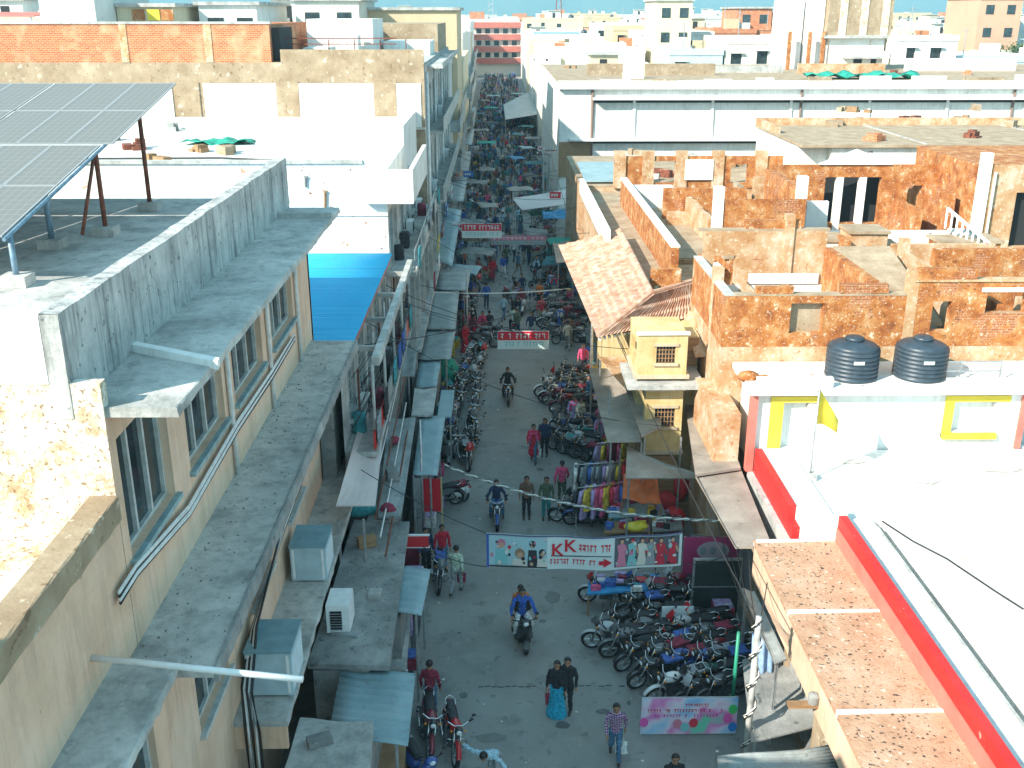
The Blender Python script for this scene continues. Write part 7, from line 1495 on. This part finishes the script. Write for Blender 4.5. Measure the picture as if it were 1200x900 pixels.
for i in range(70):
    x = -2.6+random.random()*.9 if i % 2 else 5.2+random.random()*1.4; y = 20+random.random()*40; s = random.uniform(.04, .13); a = random.random()*6
    g.add([(x+s*math.cos(a), y+s*math.sin(a), .012), (x-s*math.sin(a)*.6, y+s*math.cos(a)*.7, .05), (x-s*math.cos(a), y-s*math.sin(a)*.8, .02), (x+s*math.sin(a), y-s*math.cos(a), .06)], [(0, 1, 2, 3)])
tag(g.build('rubbish', paint('brown paper', (.35, .28, .2), .8)), 'brown paper rubbish gathered along the edges of the street', 'rubbish', kind='stuff')
# goods crates and sacks along the shop edges
for k in range(60):
    side = k % 2; Y = 21+k*.72+kr.uniform(-.3, .3); X = (-2.55+kr.uniform(-.35, .25)) if side == 0 else (6.4+kr.uniform(-.3, .3) if Y < 31 else 4.7+kr.uniform(-.3, .1)); s = kr.uniform(.18, .33); h = kr.uniform(.25, .7); cn, _ = kr.choice(CL)
    T = Thing('goods_crate', f'{cn} goods box at the foot of the {"shaded stalls" if side == 0 else "opposite shop fronts"}', 'box', (X, Y, 0), 'goods boxes at the foot of the shops'); T.part('box', MB().slab(X-s, X+s, Y-s, Y+s, 0, h, 3, .01), CM[cn]); T.part('lid', MB().box(X-s*.9, X+s*.85, Y-s*.9, Y+s*.9, h+.003, h+.05), CM[kr.choice(CL)[0]])

# odds and ends lying on the shop roofs beside the left fronts
for (px, py, z, w_, d_, h_, m_, nm, lb) in ((430, 640, 2.96, .5, .25, .3, wood, 'wooden_crate', 'wooden crate on the stained concrete shop roof beside the air conditioner'), (405, 745, 2.96, .7, .12, .08, tin_grey, 'loose_sheet', 'loose sheet strip on the stained concrete shop roof'), (440, 700, 2.96, .3, .3, .18, conc, 'concrete_block', 'concrete block on the stained concrete shop roof'), (460, 560, 3.25, .35, .5, .3, conc_dark, 'roof_box', 'dark box on the grey sheet shop roof'), (462, 520, 3.25, .3, .4, .25, CM['maroon'], 'cloth_bundle', 'maroon cloth bundle on the grey sheet shop roof'), (440, 455, 4.4, .35, .8, .3, tin_grey, 'metal_trough', 'metal trough on the dark concrete roof strip'), (375, 870, 3.06, .5, .3, .12, conc_dark, 'loose_slab', 'loose slab on the low concrete kiosk roof'), (420, 605, 2.97, .9, .15, .5, CM['teal'], 'cloth_roll', 'teal cloth roll behind the stained concrete shop roof'), (455, 606, 2.97, .4, .2, .45, CM['maroon'], 'cloth_bundle', 'maroon spotted bundle at the end of the stained concrete shop roof')):
    p = az(px, py, z); o = (MB().ell((0, 0, h_*.5), w_*.6, max(d_, .25)*.6, h_*.55, 12, 8).ell((w_*.3, .03, h_*.4), w_*.35, max(d_, .2)*.5, h_*.4, 10, 7) if nm.startswith('cloth') else MB().slab(-w_/2, w_/2, -d_/2, d_/2, 0, h_, 4, .02)).build(nm, m_, smooth=nm.startswith('cloth')); o.location = p; o.rotation_euler = (0, 0, kr.uniform(-.4, .4)); tag(o, lb, nm.split('_')[-1])
for k in range(7):   # pipes along the edges of the left shop roofs
    x = -3.1-.22*k; a = (x, 24.5+k*.8, 3.15+.16*k); b = (x-.1, 33+k*2.2, 3.3+.2*k); tag(MB().tube(sag(a, b, .06, 8), .025, 6).build('roof_pipe', pipe_w if k % 2 else steel_rust, smooth=True), 'thin service pipe running along the edges of the shaded shop roofs', 'pipe', 'service pipes along the shaded shop roofs')

# grit, leaves and scraps lying on the ledges and roofs
def grit(name, x0, x1, y0, y1, z, n, lb, col):
    g = MB(); gr = random.Random(name)
    for i in range(n):
        x = gr.uniform(x0, x1); x = x0+(x-x0)*(gr.random()**.6 if gr.random() < .5 else 1); y = gr.uniform(y0, y1); s = gr.uniform(.008, .035); a = gr.random()*6
        g.add([(x+s*math.cos(a), y+s*math.sin(a), z+.003), (x-s*math.sin(a), y+s*math.cos(a), z+.003), (x-s*math.cos(a)*.8, y-s*math.sin(a), z+.003), (x, y, z+s*.9)], [(0, 1, 3), (1, 2, 3), (2, 0, 3)])
    tag(g.build(name, paint(name.replace('_', ' '), col, .9)), lb, 'grit', kind='stuff')
grit('ledge_grit', FX+.02, -4.1, 12.4, 27.4, 8.3, 200, 'grit and small stones along the upper window ledge', (.2, .18, .15))
grit('overhang_grit', -5.7, -4.38, 13.1, 27.6, 12.0, 120, 'grit scattered on the roof overhang', (.5, .48, .44))
grit('roof_grit', 6.9, 8.9, 15, 24.2, 3.64, 500, 'dark pebbles scattered on the speckled shop roof', (.05, .04, .03))
grit('terrace_grit', 9.4, 20, 14, 28.8, 4.2, 160, 'small scraps on the white terrace', (.3, .24, .17))
grit('wing_grit', -12, -5.7, 8.5, 12.7, 10.2, 260, 'grit scattered on the sunlit lower roof', (.3, .2, .1))
grit('shop_roof_grit', -4.1, -2.6, 20.5, 30, 2.97, 200, 'grit and scraps on the stained shop roofs', (.12, .11, .1))

# more crumbling walls and little rooms among the rust stained terraces
mz = random.Random(31)
MZ = Thing('ruined_wall_cluster', 'maze of low crumbling walls, steps and small rooms among the rust stained terraces', 'ruin', (14, 47, 7.05))
for k in range(44):
    x = mz.uniform(8, 19.4) if k % 3 else mz.uniform(21.2, 29.5); y = mz.uniform(37.6, 42.3) if k % 2 and x < 19.5 else mz.uniform(45.9, 56.2) if x < 20.5 else mz.uniform(52.3, 56.5); z = 6.8 if y < 43 else 7.05; l_ = mz.uniform(.8, 2.6); h_ = mz.uniform(.35, 1.5); m_ = mz.choice((rust, rust, rust_pale, rust_pale, white_stain, tan))
    if mz.random() < .5: b_ = (x, x+l_, y, y+.24)
    else: b_ = (x, x+.24, y, y+l_)
    MZ.part('wall_stub', MB().slab(*b_, z+.002*k/44, z+h_, 6, .05), m_)
    if k % 5 == 0:
        for q in range(4): MZ.part('step', MB().box(x+.3, x+1.1, y+.3+q*.3, y+.6+q*.3, z, z+.2*(q+1)), conc if k % 2 else white_stain)
    if k % 6 == 1: MZ.part('small_room', MB().slab(x+.4, x+1.9, y+.5, y+1.9, z, z+h_*.9+.3, 5, .03), mz.choice((rust_pale, white_stain, rust))); MZ.part('room_slab', MB().slab(x+.3, x+2.0, y+.4, y+2.0, z+h_*.9+.31, z+h_*.9+.42, 5, .03), brown_roof); MZ.part('room_opening', MB().box(x+.9, x+1.4, y+.47, y+.495, z+.05, z+h_*.7+.1), dark)
for (x0, x1, y, z, h_) in ((13.3, 15.2, 31.47, 9.02, .35), (16.9, 19.4, 31.47, 9.02, .5), (8.2, 9.4, 31.5, 8.56, .22), (10.9, 12.4, 31.5, 8.56, .3), (9, 11, 36.85, 9.58, .3)): MZ.part('wall_stub', MB().slab(x0, x1, y, y+.26, z, z+h_, 6, .05), rust)
# things kept on the shaded balconies and fronts
for k in range(34):
    y = 28.8+k*.84+mz.uniform(-.25, .25); up = k % 3; x = -4.45+mz.uniform(0, .45) if y < 41 else -4.35+mz.uniform(0, .6); z = (4.6 if y < 41 else 3.56) if up else (4.6 if y < 41 else 6.9); cn = mz.choice(('grey', 'grey', 'black', 'teal', 'white', 'maroon', 'blue')); w_, h_ = mz.uniform(.2, .4), mz.uniform(.25, .8)
    kind = mz.choice(('box', 'drum', 'cloth')); where = 'on the blue roofed house balcony' if y < 41 else 'on the white house ledges'
    if kind == 'box': o = MB().slab(-w_/2, w_/2, -w_, w_, 0, h_, 3, .015).box(-w_*.4, w_*.4, -w_*.8, w_*.8, h_+.002, h_+.06).build('storage_box', CM[cn]); lb = f'{cn} storage box {where}'
    elif kind == 'drum': o = MB().lathe([(0, 0), (.22, 0), (.24, .05), (.22, .3), (.24, .32), (.22, .6), (.2, .64), (0, .64)], seg=14).build('storage_drum', CM[cn], smooth=True); lb = f'{cn} storage drum {where}'
    else: o = MB().sheet((0, -.5, -.35), (0, .5, -.35), (0, .5, .45), (0, -.5, .45), 10, 3, lambda u, v: .04*math.sin(u*13), .015).tube([(0, -.6, .47), (0, .6, .47)], .012, 5).build('drying_cloth', CM[cn], smooth=True); lb = f'{cn} cloth hung out to dry {where}'; x = -3.62 if y < 41 else -3.25; z += .55
    o.location = (x, y, z+.002); tag(o, lb, kind, f'{kind}s kept {where}')
for k in range(14):   # window grilles and vertical pipes on the shaded fronts
    y = 30+k*1.95; tag(MB().tube([(-4.38, y, 3.6 if y > 41 else 4.62), (-4.38+.02*math.sin(k), y+.03, 6.6)], .035, 6).build('drain_pipe', pipe_w if k % 3 else steel_rust, smooth=True), 'vertical drain pipe on the shaded house fronts', 'pipe', 'drain pipes on the shaded fronts')
# open drain along the shaded stalls, oil stains
g = MB()
for k in range(44): y = 19+k*1.0; g.add([(-2.62+.03*math.sin(k*1.3), y, .004), (-2.38+.04*math.sin(k*2.1), y, .004), (-2.38+.04*math.sin((k+1)*2.1), y+1, .004), (-2.62+.03*math.sin((k+1)*1.3), y+1, .004)], [(0, 1, 2, 3)])
struct('drain_channel', g, plain('wet_drain', (.05, .052, .05), .4, noise=.4))
oil = plain('oil_stain', (.11, .112, .108), .5, noise=.3)
for k in range(16): road_patch(int(mz.uniform(530, 740)), int(mz.uniform(450, 885)), mz.uniform(.06, .22), mz.uniform(.05, .18), oil, .0042+.0001*k)
# puddle stains and patched screed on the white terrace
stn = weather('screed_stain', [(.35, (.42, .39, .34)), (.65, (.6, .58, .53))], 2.2, bump=.1)
rt_ = bpy.data.objects['red_parapet_building']
for k, (x, y, rx, ry) in enumerate(((11.8, 22.5, .5, .3), (13.5, 18.5, .8, .35), (16, 25.5, .9, .4), (12.4, 26.8, .45, .2), (17, 20, .6, .5), (14.9, 27.6, .7, .25), (11.0, 17.6, .3, .5), (10.6, 28.2, .5, .2))):
    n = 18; g = MB(); g.add([(x+rx*math.cos(2*math.pi*q/n)*mz.uniform(.6, 1.1)-7.3, y+ry*math.sin(2*math.pi*q/n)*mz.uniform(.6, 1.1)-20, 4.216) for q in range(n)], [tuple(range(n))]); g.build('floor_stain', stn, rt_)
